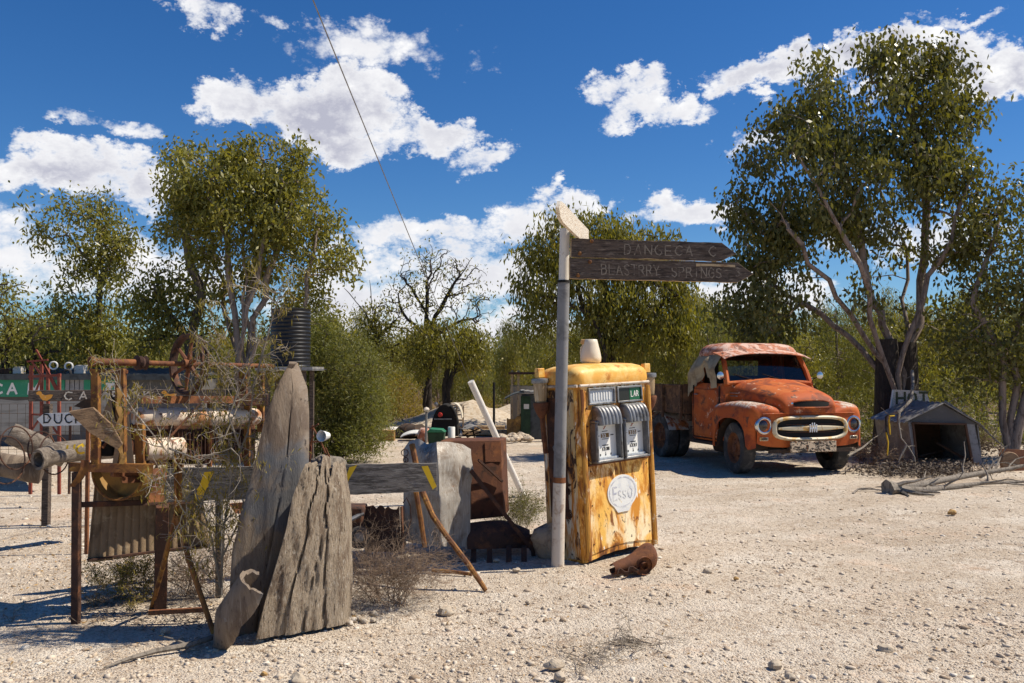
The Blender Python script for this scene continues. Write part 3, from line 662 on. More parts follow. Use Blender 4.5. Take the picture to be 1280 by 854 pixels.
# ---- big tree behind the hut (crown over the truck)
Db = 18.0; bx = P(1121, 500, Db); base = (bx.x, Db, 0)
def S_(*pts): return [(P(*p[:3]), p[3]) for p in pts]
stems = [S_((1120, 470, Db, 3), (1112, 425, Db, 2), (1085, 360, Db, 4), (1060, 230, Db+.2, 5), (1045, 130, Db, 4)),
         S_((1130, 470, Db, 3), (1150, 380, Db+.3, 3), (1158, 240, Db+.4, 5), (1130, 110, Db, 4)),
         S_((1122, 468, Db-.3, 3), (1145, 400, Db-.4, 3), (1190, 300, Db-.6, 4), (1215, 200, Db-.6, 4)),
         S_((1112, 475, Db, 3), (1080, 420, Db-.3, 3), (1010, 330, Db-.8, 4), (960, 250, Db-1, 4)),
         S_((1108, 480, Db, 3), (1060, 420, Db+.3, 3), (985, 370, Db+.6, 4), (925, 330, Db+.5, 3)),
         S_((1130, 478, Db+.3, 3), (1135, 350, Db+1, 4), (1090, 200, Db+1.2, 4)),
         S_((1115, 478, Db-.4, 3), (1075, 330, Db-1.2, 4), (1000, 200, Db-1.2, 4))]
lobes = [lob(1085, 130, Db, 105, 75), lob(1172, 170, Db, 52, 95), lob(1010, 225, Db-.3, 88, 92), lob(950, 290, Db, 55, 70), lob(1080, 230, Db, 110, 70), lob(1190, 270, Db-.4, 45, 60),
         lob(990, 380, Db+.2, 95, 40, None, 1600), lob(1050, 310, Db+.8, 90, 50, None, 2200), lob(945, 370, Db, 45, 45, None, 1500), lob(1130, 85, Db, 60, 35, None, 2500), lob(960, 400, Db+.3, 48, 30, None, 1500), lob(1180, 400, Db+.6, 40, 30, None, 700)]
def stumpy(t):
    mb = MB()
    for (px, py, r0, r1, dx) in ((1108, 424, .33, .22, 0), (1134, 428, .30, .20, .15)):
        p = P(px, py, Db+dx); q = V((p.x*.6+base[0]*.4, Db+dx, -.1))
        mb.tube([q, q+(p-q)*.3, q+(p-q)*.7, p], [r0*1.2, r0*.9, r0*.8, r1*.9], 14, jit=.08)
    mb.build('stump', M['bark_dark'], t, angle=60)
eucalypt('gum_tree', 'tall spreading gum tree with glossy dark leaves behind the small hut', base, stems, lobes, 300, .17, 'leaf_b', 'bark_pale', 11, L0=.135, W0=.070, n_per=50, sig=.17, droop=1.0, r_min=.009, extra=stumpy)

# ---- right edge tree
D = 17; bx = P(1262, 500, D)
eucalypt('gum_tree', 'gum tree cut off by the right edge of the picture beyond the rusty panel', (bx.x, D, 0), [S_((1255, 440, D, 3), (1215, 380, D, 3), (1250, 270, D, 4)), S_((1290, 420, D, 3), (1300, 260, D, 4)), S_((1262, 440, D+.3, 3), (1310, 330, D+.5, 3))],
    [lob(1262, 300, D, 62, 80), lob(1240, 400, D, 60, 60), lob(1310, 350, D, 70, 110), lob(1225, 450, D+.5, 60, 40, None, 1500)], 130, .13, 'leaf_b', 'bark_pale', 12, L0=.12, W0=.06, n_per=40, sig=.22)

# ---- large left many-stemmed tree
D = 22; bx = P(305, 500, D); base = (bx.x, D, 0)
stems = [S_((298, 440, D, 3), (285, 330, D, 5), (262, 220, D, 4)), S_((303, 440, D, 3), (305, 330, D, 5), (330, 200, D, 4)), S_((310, 440, D+.3, 3), (320, 320, D+.5, 5), (300, 190, D+.4, 4)),
         S_((316, 430, D, 3), (350, 300, D, 5), (372, 230, D, 4)), S_((320, 430, D-.4, 3), (378, 400, D-.4, 3), (395, 300, D-.5, 4)), S_((300, 440, D-.5, 3), (330, 300, D-.7, 5), (352, 240, D-.6, 4)), S_((296, 440, D+.8, 3), (268, 330, D+1, 4), (240, 230, D+.8, 4))]
lobes = [lob(270, 225, D, 55, 55), lob(340, 215, D, 65, 45), lob(370, 270, D, 55, 60), lob(250, 290, D, 40, 40, None, 1200), lob(405, 320, D, 38, 35, None, 1100), lob(300, 260, D, 85, 60, None, 3500), lob(340, 320, D+.5, 70, 40, None, 1500), lob(385, 400, D, 40, 35, None, 1000), lob(330, 370, D+.8, 60, 40, None, 900)]
eucalypt('gum_tree', 'large many-stemmed gum tree with rounded olive crown behind the rusty wheel', base, stems, lobes, 250, .17, 'leaf_a', 'bark_pale', 21, L0=.15, W0=.065, n_per=48, sig=.18, r_min=.008)
# companion: crooked grey trunk
D = 23; bx = P(236, 500, D)
eucalypt('gum_tree', 'gum tree with a crooked grey forked trunk just to the left of the many-stemmed tree', (bx.x, D, 0), [S_((240, 420, D, 3), (252, 370, D, 3), (236, 320, D, 3), (225, 250, D, 4)), S_((240, 420, D, 2), (258, 350, D, 4), (268, 290, D, 4)), S_((236, 430, D, 3), (205, 380, D, 3), (195, 350, D, 3))],
    [lob(235, 270, D, 32, 45), lob(205, 375, D, 36, 42, None, 1900), lob(232, 215, D, 26, 30), lob(185, 400, D, 28, 38, None, 1200), lob(262, 390, D, 35, 50, None, 900)], 90, .2, 'leaf_a', 'bark_grey', 23, L0=.15, W0=.065, n_per=36, sig=.22, r_min=.009)
# left tall thin tree
D = 25; bx = P(122, 500, D)
eucalypt('gum_tree', 'slim gum tree with a wind-blown tufted top above the long green-banded shed', (bx.x, D, 0), [S_((122, 420, D, 4), (125, 350, D, 4), (105, 320, D, 3), (80, 290, D, 3)), S_((122, 400, D, 2), (128, 340, D, 4), (122, 280, D, 4)), S_((125, 360, D, 1), (140, 320, D, 3), (160, 298, D, 3))],
    [lob(112, 272, D, 42, 26, None, 1500), lob(68, 285, D, 26, 18, None, 600), lob(155, 300, D, 22, 16, None, 420), lob(120, 310, D, 32, 26, None, 700), lob(118, 385, D, 48, 55, None, 2600), lob(95, 420, D, 50, 45, None, 1800), lob(150, 430, D, 45, 45, None, 1800)], 150, .15, 'leaf_a', 'bark_grey', 25, L0=.16, W0=.065, n_per=36, sig=.23, r_min=.009)
# far left bush-tree
D = 21; bx = P(10, 500, D)
eucalypt('gum_tree', 'leafy gum tree leaning in at the left edge of the picture', (bx.x, D, 0), [S_((5, 440, D, 4), (15, 380, D, 3)), S_((-20, 430, D, 3), (-40, 360, D, 3)), S_((30, 455, D, 3), (55, 440, D, 3))],
    [lob(5, 385, D, 42, 45), lob(-60, 380, D, 55, 55), lob(55, 420, D, 38, 30, None, 900), lob(15, 450, D, 40, 26, None, 900)], 190, .16, 'leaf_a', 'bark_dark', 27, L0=.12, W0=.05, n_per=15, sig=.17)

# ---- middle tree behind the pump
D = 25; bx = P(757, 500, D); base = (bx.x, D, 0)
stems = [S_((752, 440, D, 3), (725, 370, D, 4), (700, 320, D, 4)), S_((757, 430, D, 3), (755, 350, D, 4), (745, 300, D, 4)), S_((762, 430, D+.4, 3), (790, 370, D+.4, 4), (800, 320, D+.4, 4)), S_((757, 440, D-.6, 3), (735, 390, D-.6, 3), (672, 370, D-.6, 4)),
         S_((766, 435, D, 3), (815, 400, D, 4), (835, 370, D, 3)), S_((750, 445, D+.8, 3), (722, 330, D+1, 5), (730, 290, D+1, 3))]
lobes = [lob(725, 305, D, 62, 40), lob(682, 350, D, 40, 52), lob(790, 320, D, 55, 35), lob(820, 375, D, 50, 62), lob(760, 340, D, 80, 50, None, 2500), lob(790, 400, D, 60, 50, None, 2600), lob(665, 395, D, 22, 35, None, 600), lob(845, 395, D, 24, 50, None, 1000), lob(730, 410, D+.5, 60, 40, None, 900)]
eucalypt('gum_tree', 'round-headed gum tree with drooping yellow-green foliage directly behind the signpost', base, stems, lobes, 270, .18, 'leaf_e', 'bark_dark', 31, L0=.18, W0=.055, n_per=48, sig=.20, droop=1.2, r_min=.009)

# ---- dead tree and its neighbours
D = 28; bx = P(536, 500, D); base = (bx.x, D, 0)
stems = [S_((536, 440, D, 4), (534, 380, D, 4), (538, 330, D, 4), (541, 312, D, 2)), S_((536, 420, D, 1), (552, 385, D, 3), (575, 345, D, 4), (592, 320, D, 3)), S_((535, 400, D, 1), (515, 360, D, 4), (500, 345, D, 3)), S_((536, 430, D, 1), (560, 410, D, 3), (600, 395, D, 4)), S_((536, 425, D, 1), (510, 400, D, 3), (492, 360, D, 4))]
lobes = [lob(540, 350, D, 45, 45), lob(575, 355, D, 38, 35), lob(510, 370, D, 35, 35), lob(590, 385, D, 30, 22, None, 600), lob(548, 330, D, 25, 25)]
eucalypt('dead_tree', 'bare dead tree with fine grey branches against the sky left of the signpost', base, stems, lobes, 380, .13, 'leaf_a', 'bark_dark', 33, L0=.12, W0=.05, n_per=12, sig=.2, r_min=.013, bare=.90, wig=.2)
D = 27; bx = P(560, 500, D)
eucalypt('gum_tree', 'low gum tree with a heavy olive clump of leaves before the bare dead tree', (bx.x, D, 0), [S_((560, 460, D, 3), (555, 420, D, 3)), S_((565, 470, D, 3), (585, 430, D, 3))],
    [lob(560, 428, D, 42, 30), lob(590, 440, D, 22, 34, None, 700), lob(530, 435, D, 26, 30, None, 700)], 210, .12, 'leaf_e', 'bark_dark', 34, L0=.14, W0=.045, n_per=15, sig=.16, droop=1.0)
D = 29; bx = P(470, 500, D)
eucalypt('gum_tree', 'small gum tree with one round tuft and bare side branches beside the dead tree', (bx.x, D, 0), [S_((474, 440, D, 4), (468, 400, D, 3), (462, 350, D, 3)), S_((470, 420, D, 2), (452, 385, D, 4), (430, 360, D, 4)), S_((470, 430, D, 1), (495, 400, D, 3))],
    [lob(475, 395, D, 24, 18), lob(490, 430, D, 30, 30), lob(462, 430, D, 20, 25, None, 400)], 110, .13, 'leaf_a', 'bark_dark', 35, L0=.14, W0=.05, n_per=14, sig=.17, r_min=.012)

# ---- big feathery wattle bush in the middle left
def bush(name, label, base, lobes, n, leaf, bark, seed, L0, W0, n_per, sig, droop=0.2, group=None, cat='shrub', R=.05, zmin=.05, loc_trunk=True):
    r = random.Random(seed)
    st = []
    for c, rad, w in lobes[:5]:
        st.append([(V(c)*.55+V(base)*.45, 3), (V(c), 3)])
    return eucalypt(name, label, base, st, lobes, n, R, leaf, bark, seed, L0=L0, W0=W0, n_per=n_per, sig=sig, droop=droop, r_min=.005, group=group, cat=cat, zmin=zmin, flare=False)
D = 16.5; b = P(420, 500, D)
bush('wattle_bush', 'big feathery green wattle bush behind the tallest split timber', (b.x, D, 0), [lob(425, 470, D, 52, 55), lob(400, 520, D, 45, 50), lob(440, 520, D, 40, 50), lob(390, 450, D, 30, 30), lob(425, 550, D, 54, 28, None, 1800), lob(395, 420, D, 26, 36, None, 800)], 620, 'leaf_w', 'bark_dark', 41, .085, .016, 34, .13, .1, R=.09)
D = 19; b = P(462, 500, D)
bush('wattle_bush', 'dark green wattle bush at the back edge of the big feathery bush', (b.x, D, 0), [lob(452, 475, D, 28, 36), lob(458, 515, D, 26, 30)], 170, 'leaf_c', 'bark_dark', 42, .10, .018, 26, .15, .1)

# ---- background wood: prototypes then linked copies
PRO = []
def proto(k, hgt, seed, leaf, kind):
    r = random.Random(seed); rr = hgt/6.0
    if kind == 0:    # slender casuarina-like, foliage nearly to the ground
        lobes = [((r.uniform(-.3, .3), r.uniform(-.3, .3), hgt*z), (rr*w, rr*w, hgt*.16), w) for z, w in ((.36, .75), (.50, 1.1), (.64, 1.05), (.80, .75), (.92, .4))]
        stems = [[((r.uniform(-.2, .2), 0, hgt*.5), 5), ((r.uniform(-.3, .3), r.uniform(-.3, .3), hgt*.93), 5)]]
        n, L0, W0, npp, sg, dr = 80, .22, .036, 42, .26, .9
    elif kind == 1:  # gum with visible trunks, crown high
        lobes = [((r.uniform(-.9, .9), r.uniform(-.6, .6), hgt*z), (rr*w, rr*w, hgt*.13), w) for z, w in ((.55, 1.1), (.68, 1.3), (.80, 1.2), (.90, .8), (.4, .7))]
        stems = [[((.1, 0, hgt*.35), 4), ((-.5, .2, hgt*.8), 5)], [((.1, 0, hgt*.3), 3), ((.7, -.2, hgt*.85), 5)]]
        n, L0, W0, npp, sg, dr = 70, .18, .06, 38, .28, .9
    else:            # undergrowth bush
        lobes = [((r.uniform(-.5, .5), r.uniform(-.5, .5), hgt*z), (hgt*w, hgt*w, hgt*.3), w) for z, w in ((.35, .6), (.6, .5), (.25, .7), (.8, .3))]
        stems = [[((.2, 0, hgt*.6), 3)], [((-.3, .1, hgt*.5), 3)]]
        n, L0, W0, npp, sg, dr = 120, .15, .03, 24, .20, .2
    t = eucalypt('woodland_tree' if kind < 2 else 'undergrowth_bush', 'x', (0, 0, 0), stems, lobes, n, (.10 if kind < 2 else .04)*hgt/6, leaf, 'bark_pale' if seed % 2 else 'bark_grey', seed, L0=L0, W0=W0, n_per=npp, sig=sg, droop=dr, r_min=.009, cat='tree' if kind < 2 else 'shrub', zmin=.15, flare=False)
    PRO.append((t, kind, hgt, [False])); return t
for k, (h, s, lf, kd) in enumerate([(6.2, 101, 'leaf_c', 0), (5.6, 102, 'leaf_e', 0), (7.0, 103, 'leaf_c', 0), (6.6, 104, 'leaf_a', 1), (6.0, 105, 'leaf_e', 1), (1.9, 106, 'leaf_c', 2), (2.2, 107, 'leaf_c', 2), (1.6, 108, 'leaf_y', 2)]): proto(k, h, s, lf, kd)
def place(i, x, y, sc, rz, label, group):
    t, kd, h, used = PRO[i]
    if not used[0]: o = t; used[0] = True; del o['label']
    else:
        o = t.copy(); COL.objects.link(o)
        for ch in list(t.children):
            c = ch.copy(); COL.objects.link(c); c.parent = o
    o.location = (x, y, -.05); o.rotation_euler = (0, 0, rz); o.scale = (sc, sc, sc*rnd.uniform(.92, 1.08))
    tag(o, label, None, group); return o
def region(px, Y):
    if px < 90: return 'behind the left end of the long green-banded shed'
    if px < 230: return 'behind the long green-banded shed and rusty pipe'
    if px < 400: return 'behind the black corrugated tank'
    if px < 500: return 'behind the feathery wattle bush'
    if px < 620: return 'behind the distant junk pile'
    if px < 700: return 'behind the dark green shed'
    if px < 860: return 'behind the petrol pump'
    if px < 1000: return 'behind the orange truck cab'
    if px < 1110: return 'behind the truck bonnet'
    if px < 1200: return 'behind the little hut'
    return 'beyond the rusty panel at the right'
def front_of(px):   # nearest allowed depth of wood at this column
    if px < 330: return 25.5
    if px < 480: return 24
    if px < 600: return 31
    if px < 700: return 31
    if px < 860: return 29
    if px < 1100: return 21.5
    return 20.5
r = random.Random(5)
KN = {0: 'feathery woodland tree', 1: 'thin-stemmed woodland gum tree', 2: 'undergrowth bush'}
TOP = [(-40, 415), (150, 425), (190, 420), (330, 425), (400, 400), (450, 415), (500, 430), (600, 432), (660, 415), (750, 400), (850, 395), (900, 385), (1000, 385), (1100, 385), (1280, 380), (1400, 380)]
def top(px):
    for (a, b), (c, d) in zip(TOP[:-1], TOP[1:]):
        if px <= c: return b+(d-b)*(px-a)/(c-a)
    return 385
for row, (dd, step, kinds) in enumerate(((0, 85, (5, 6, 7, 5)), (1.6, 52, (0, 1, 2, 3)), (4.5, 48, (0, 1, 2, 3, 4)), (6, 60, (1, 4, 5)), (9, 46, (0, 2, 3, 4)), (15, 42, (0, 1, 2)))):
    px = -40+row*9
    while px < 1330:
        q = px+r.uniform(-12, 12); Y = front_of(q)+dd+r.uniform(-.8, 1.2); i = r.choice(kinds); t, kd, h, _ = PRO[i]
        if kd < 2:
            want = 1.7+(463-(top(q)+r.gauss(6, 14)))/F*Y; sc = max(.42, min(1.3, want/h))
        else: sc = r.uniform(.45, .95)
        if kd == 2 and row == 0 and 590 < q < 700: sc *= .6
        reg = region(q, Y); lb = KN[kd]+' '+reg
        place(i, (q-640)/F*Y, Y, sc, r.uniform(0, 6.28), lb, KN[kd].replace('tree', 'trees').replace('bush', 'bushes')+' '+reg)
        px += step*r.uniform(.75, 1.25)
# far woodland mass nobody could count
g = np.random.default_rng(9); n = 2600
Y = g.uniform(46, 75, n); X = (g.uniform(-200, 1480, n)-640)/F*Y; Z = g.uniform(.2, 1, n)**.8*(1.7+42/F*Y)*(.82+.25*np.array([mnoise.noise(V((x*.25, y*.1, 0))) for x, y in zip(X, Y)]))
v, q = leaves_np(np.stack([X, Y, Z], 1), g, .55, .11, 34, .75, .5)
tag(npmesh('distant_woodland', v, q, M['leaf_c']), 'hazy olive mass of far-off woodland closing the horizon', 'woodland', kind='stuff')

# ============================================================ dry twiggy plants
def twigs(mb, base, n, length, spread, levels, r0, rr, up=1.0, kids=4, n_side=3, tips=None):
    def br(p, d, ln, lv, r_):
        seg = 3; pts = [p]; q = p; dd = d
        for k in range(seg):
            dd = (dd+V((rr.gauss(0, .22), rr.gauss(0, .22), rr.gauss(0, .18)))).normalized(); q = q+dd*ln/seg
            if q.z < .01: q.z = .01
            pts.append(q)
        mb.tube(pts, [r_, r_*.8, r_*.62, r_*.4], n_side, cap=False)
        if tips is not None and lv <= 1: tips.extend(pts[1:])
        if lv > 0:
            for k in range(kids):
                t = rr.uniform(.3, 1); i = min(seg-1, int(t*seg)); s = pts[i]+(pts[i+1]-pts[i])*(t*seg-i)
                nd = (dd+V((rr.gauss(0, spread), rr.gauss(0, spread), rr.gauss(0, spread*.8)))).normalized()
                br(s, nd, ln*rr.uniform(.45, .7), lv-1, r_*.62)
    for _ in range(n):
        a = rr.uniform(0, 2*pi); e = rr.uniform(.2, 1)*spread
        br(V(base)+V((rr.gauss(0, .03), rr.gauss(0, .03), 0)), V((cos(a)*e, sin(a)*e, up)).normalized(), length*rr.uniform(.7, 1.1), levels, r0)
# ============================================================ truck (local: x forward, y towards its left, z up; origin on the ground under the front axle)
fw = V((.276, -.961)); T = thing('flatbed_truck', 'old rusty orange flatbed truck with cream oval grille parked before the wood', 'truck', (4.65, 14.97, 0), atan2(-.961, .276), local=True)
HW = 1.06
def bulge(x, y): return x+.075*(1-(y/HW)**2)*max(0, min(1, (x+.1)/.6))
YS = [0, .12, .25, .38, .47, .54, .61, .68, .76, .84, .91, .97, 1.01, 1.04, 1.055, 1.06]
ZO = [-.075, -.075, -.075, -.075, -.07, -.055, -.035, -.015, -.003, 0, -.005, -.022, -.052, -.10, -.155, -.22]
def fender_z(x):
    return 1.185-.04*max(0, (x-.05)/.5)**2-.04*max(0, (-x-.1)/.4)
def arch(x):
    if abs(x) < .50: return .42+.49*(1-(abs(x)/.50)**2.6)**(1/2.6)
    return .40
stat = []
for x in [-.60, -.56, -.52, -.502, -.498, -.48, -.45, -.40, -.34, -.27, -.2, -.1, 0, .1, .2, .27, .34, .40, .45]: stat.append((x, 0, 0))
for k in range(1, 9):
    a = k/8*pi/2; stat.append((.47+.15*sin(a), .10*(1-cos(a)), .115*(1-cos(a))))
body = MB(); rows = []
for (x, iw, iz) in stat:
    row = []
    zf = fender_z(min(x, .5)); zb = arch(x) if x < .499 else .44+iz*.15
    if x > .46: zb = .42+iz*.35 if abs(x) >= .50 else arch(x)
    half = []
    for y, zo in zip(YS, ZO):
        yy = y*(HW-iw)/HW; half.append((bulge(x, yy), yy, zf-iz+zo*(1 if y > .5 else (1-.0*iz))))
    zt_ = half[-1][2]; side = []
    for k in range(1, 8):
        t = k/7; z = zt_+(zb-zt_)*t; fl = .018*max(0, 1-abs(z-arch(x))/.07) if abs(x) < .52 else 0
        side.append((x+(.10*(1-1)*0), half[-1][1]+fl, z))
    half = half+side
    row = [(a, -b, c) for a, b, c in reversed(half)]+half[1:]
    rows.append(row)
body.loft(rows, flip=True)
# front face
last = rows[-1]; nh = (len(last)+1)//2; right = last[nh-1:]
cols = []
ysf = [p[1] for p in right[:len(YS)]]; zsf = [p[2] for p in right[:len(YS)]]
colsy = [-y for y in reversed(ysf)]+ysf[1:]; colsz = list(reversed(zsf))+zsf[1:]
face = []
for y, z in zip(colsy, colsz):
    e = (abs(y)/ysf[-1])**6; zb = .46+.07*e
    face.append([(bulge(.62+.012*sin(pi*k/9), y), y, z+(zb-z)*k/9) for k in range(10)])
body.loft(face)
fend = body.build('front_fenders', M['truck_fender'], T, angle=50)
# wheel wells, and a black box as engine mass and painted shade between them
m = MB(); m.box((-.02, 0, .70), (1.1, 1.36, .62)); m.build('engine_bay_shade', M['black'], T)
for sg in (-1, 1):
    m = MB()
    for k in range(12):
        a0 = pi*k/12; a1 = pi*(k+1)/12
        f_ = lambda a, y: (.52*cos(a), sg*y, .42+.50*sin(a))
        m.add([f_(a0, 1.03), f_(a1, 1.03), f_(a1, .66), f_(a0, .66)], [(0, 1, 2, 3)])
    m.build('wheel_arch_liner', M['chassis'], T)
# lip line above the grille
m = MB(); m.tube([(bulge(.632, y)+.0, y, 1.012-.02*(y/HW)**2) for y in np.linspace(-.86, .86, 17)], .012, 6); m.build('front_moulding', M['truck'], T)
# grille
def race(a, b, n=48, p=3.6):
    return [(a*math.copysign(abs(cos(t))**(2/p), cos(t)), b*math.copysign(abs(sin(t))**(2/p), sin(t))) for t in [2*pi*k/n for k in range(n)]]
gzc = .765
def gp(y, z, off): return (bulge(.632, y)+off, y, gzc+z)
m = MB(); R0 = race(.70, .205); R1 = race(.695, .20); R2 = race(.63, .150); R3 = race(.625, .145)
rowsg = [[gp(y, z, .0) for y, z in R0], [gp(y, z, .03) for y, z in R1], [gp(y, z, .045) for y, z in race(.662, .178)], [gp(y, z, .03) for y, z in R2], [gp(y, z, -.02) for y, z in R3]]
m.loft(rowsg, closed=True, flip=True); gr = m.build('grille_surround', M['truck_cream'], T, angle=60)
m = MB(); pts = [gp(y, z, .006) for y, z in race(.63, .150)]
ce = [gp(y*.5, z*.5, .006) for y, z in race(.63, .150)]
m.loft([pts, ce], closed=True, flip=True); m.add(ce, [tuple(range(len(ce)))]); m.build('grille_shade', M['black'], gr)  # black sheet inside the ring, shade of the grille slots put into colour
m = MB()
rowsb = []
for y in np.linspace(-.61, .61, 21):
    hb = .035*(1-(abs(y)/.68)**2)+.012; rowsb.append([gp(y, hb, .012), gp(y, hb*.6, .040), gp(y, -hb*.6, .040), gp(y, -hb, .012)])
m.loft(rowsb); m.build('grille_bar', M['truck_cream'], gr)
m = MB()
for z in (-.062, .062):
    m.tube([gp(y, z, .014) for y in np.linspace(-.46, .46, 15)], .007, 5)
m.build('grille_slat', M['rust_dark'], gr)
# emblem: overlapping bars
m = MB()
for y in (-.06, -.02, .02, .06): m.box(gp(y, .0 if abs(y) > .03 else .012, .058), (.016, .020, .125 if abs(y) > .03 else .15))
m.box(gp(0, .0, .058), (.014, .14, .026)); m.build('emblem', M['alloy_bright'], gr, bevel=.003)
# headlights
for y in (-.835, .835):
    hx = bulge(.60, y); m = MB()
    m.lathe([(.150, -.02), (.150, .012), (.140, .04), (.118, .050), (.104, .044), (.102, .02)], (hx, y, .815), 'x', 28); hl = m.build('headlight', M['chrome'], T)
    m = MB(); m.lathe([(.104, .015), (.085, .030), (.05, .042), (.001, .046)], (hx, y, .815), 'x', 24); m.build('headlight_lens', M['lens'], hl)
    m = MB(); m.box((hx+.015, y-.0, .60), (.05, .15, .06)); pl = m.build('parking_light', M['truck_cream'], T, bevel=.01)
    m = MB(); m.box((hx+.038, y, .60), (.02, .11, .035)); m.build('parking_lens', M['lens'], pl, bevel=.006)
# bumper plate and apron
m = MB(); m.box((.79, -.02, .475), (.03, .84, .17)); m.build('bumper_plate', M['truck_plate'], T, bevel=.004)
m = MB(); m.bar((.66, -.75, .40), (.66, .78, .40), .05, .06); m.bar((.5, -.4, .36), (.75, -.4, .45), .05); m.bar((.5, .4, .36), (.75, .4, .45), .05); m.build('bumper_bracket', M['chassis'], T)
# bonnet
def sgnp(v, p): return math.copysign(abs(v)**p, v)
m = MB(); rows = []
hs_ = [(-.66+.1*k) for k in range(12)]+[.50+.21*sin(pi/2*k/7) for k in range(1, 8)]
for x in hs_:
    t = (x+.66)/1.37; w = .80+(.50-.80)*t**1.25; zt = 1.565-.24*t**1.25-.03*t; zs = 1.20-.10*t
    if x > .5:
        a = math.asin(min(1, (x-.5)/.21)); c = 1-cos(a); zt -= .17*c; w -= .05*c
    row = []
    for k in range(25):
        a = pi*k/24; cy = -sgnp(cos(a), 2/3.3)*w; cz = zs+(max(zt, zs+.03)-zs)*sgnp(sin(a), 2/3.3)
        cz += .016*math.exp(-(cy/.06)**2)*(1 if x < .6 else 0)
        row.append((x+.05*(1-(cy/w)**2)*max(0, t-.5), cy, cz))
    row = [(row[0][0], row[0][1], 1.0)]+row+[(row[-1][0], row[-1][1], 1.0)]
    rows.append(row)
m.loft(rows); e = len(m.v)-len(rows[-1]); m.f.append(tuple(e+k for k in range(len(rows[-1])))); bon = m.build('bonnet', M['truck'], T, angle=45)
m = MB(); rr_ = []
for y in np.linspace(-.34, .34, 17):
    hh = .040*(1-(abs(y)/.35)**4)**.5; xx = .757-.10*(y/.46)**2; rr_.append([(xx-.05, y, 1.165+hh), (xx+.008, y, 1.158+hh*.9), (xx+.016, y, 1.15-hh), (xx-.05, y, 1.15-hh)])
m.loft(rr_); m.build('scoop_shade', M['black'], bon)  # black strip on the nose, painted shade of the scoop opening
m = MB(); m.tube([(.752-.10*(y/.46)**2, y, 1.218-.06*(abs(y)/.38)**4) for y in np.linspace(-.38, .38, 17)], .016, 6); m.build('scoop_lip', M['truck'], bon)
m = MB(); m.tube([(.775-.12*(y/.46)**2, y, 1.10) for y in np.linspace(-.40, .40, 13)], .013, 6); m.build('nose_lip', M['truck'], bon)
m = MB(); m.lathe([(.03, 0), (.03, .012), (.001, .016)], (.70, -.345, 1.155), 'x', 12); m.build('badge', M['chrome'], bon)
for sg in (-1, 1):
    m = MB()
    for k in range(2): m.box((-.42, sg*(.80-.02), 1.33-.05*k-.02), (.34, .02, .012))
    m.build('side_trim', M['alloy'], bon)
# cab
def rrect(x0, x1, hw, rc, n=5):
    pts = []
    for (cx, cy, a0) in ((x1-rc, hw-rc, 0), (x0+rc, hw-rc, pi/2), (x0+rc, -hw+rc, pi), (x1-rc, -hw+rc, 3*pi/2)):
        for k in range(n+1): a = a0+pi/2*k/n; pts.append((cx+rc*cos(a), cy+rc*sin(a)))
    return pts
m = MB(); rows = []
for z, x0, x1, hw in ((.46, -1.57, -.50, .93), (.50, -1.59, -.49, .955), (.9, -1.60, -.48, .965), (1.25, -1.60, -.48, .955), (1.40, -1.585, -.49, .935), (1.47, -1.56, -.51, .895)):
    rows.append([(a, b, z) for a, b in rrect(x0, x1, hw, .10)])
m.loft(rows, closed=True, flip=False); m.f.append(tuple(range(24))); cab = m.build('cab', M['truck'], T, angle=50)
m = MB(); rows = []
for z, ins in ((1.965, .0), (2.0, -.012), (2.06, .005), (2.12, .05), (2.165, .12), (2.19, .22), (2.205, .36)):
    rows.append([(a, b, z+.012*cos(a*3)) for a, b in rrect(-1.62+ins, -.78-ins*.8, .845-ins*.9, max(.05, .24-ins*.4))])
m.loft(rows, closed=True); e = len(m.v)-24; m.f.append(tuple(e+k for k in range(24))); m.f.append(tuple(reversed(range(24)))); m.build('roof', M['truck_roof'], T, angle=50)
m = MB(); rr_ = []
for x in (-.93, -.80, -.70, -.60, -.52):
    rr_.append([(x, y, 2.045+.055*(1-(y/.83)**2)-.11*((x+.93)/.41)**1.4-.03*(abs(y)/.83)**6) for y in np.linspace(-.86, .86, 15)])
m.sheet(rr_, .012); m.build('sun_visor', M['truck_roof'], T, angle=60)
m = MB()
for sg in (-1, 1):
    m.tube([(-.50, sg*.83, 1.44), (-.60, sg*.80, 1.70), (-.78, sg*.755, 1.99)], [.055, .045, .05], 8)
    m.tube([(-1.42, sg*.84, 1.45), (-1.42, sg*.80, 1.75), (-1.40, sg*.76, 2.0)], [.06, .06, .06], 8)
    m.tube([(-1.53, sg*.80, 1.45), (-1.53, sg*.78, 1.75), (-1.48, sg*.74, 2.0)], [.07, .06, .06], 8)
m.tube([(-.49, y, 1.475+.03*(1-(y/.83)**2)) for y in np.linspace(-.83, .83, 9)], .035, 8); m.build('window_pillars', M['truck'], T)
m = MB()   # rear wall with window
for (y0, y1, z0, z1) in ((-.80, .80, 1.42, 1.60), (-.80, .80, 1.88, 2.02), (-.80, -.42, 1.60, 1.88), (.42, .80, 1.60, 1.88)): m.box((-1.53, (y0+y1)/2, (z0+z1)/2), (.03, y1-y0, z1-z0))
m.build('rear_wall', M['chassis'], T)
m = MB(); m.add([(-1.53, -.42, 1.60), (-1.53, .42, 1.60), (-1.53, .42, 1.88), (-1.53, -.42, 1.88)], [(0, 1, 2, 3)]); m.build('rear_window', M['glass'], T, smooth=False)
m = MB(); m.loft([[(-.505, y, 1.49+.02*(1-(y/.8)**2)) for y in np.linspace(-.80, .80, 9)], [(-.765, y*.94, 1.985) for y in np.linspace(-.80, .80, 9)]]); ws = m.build('windscreen', M['glass'], T)
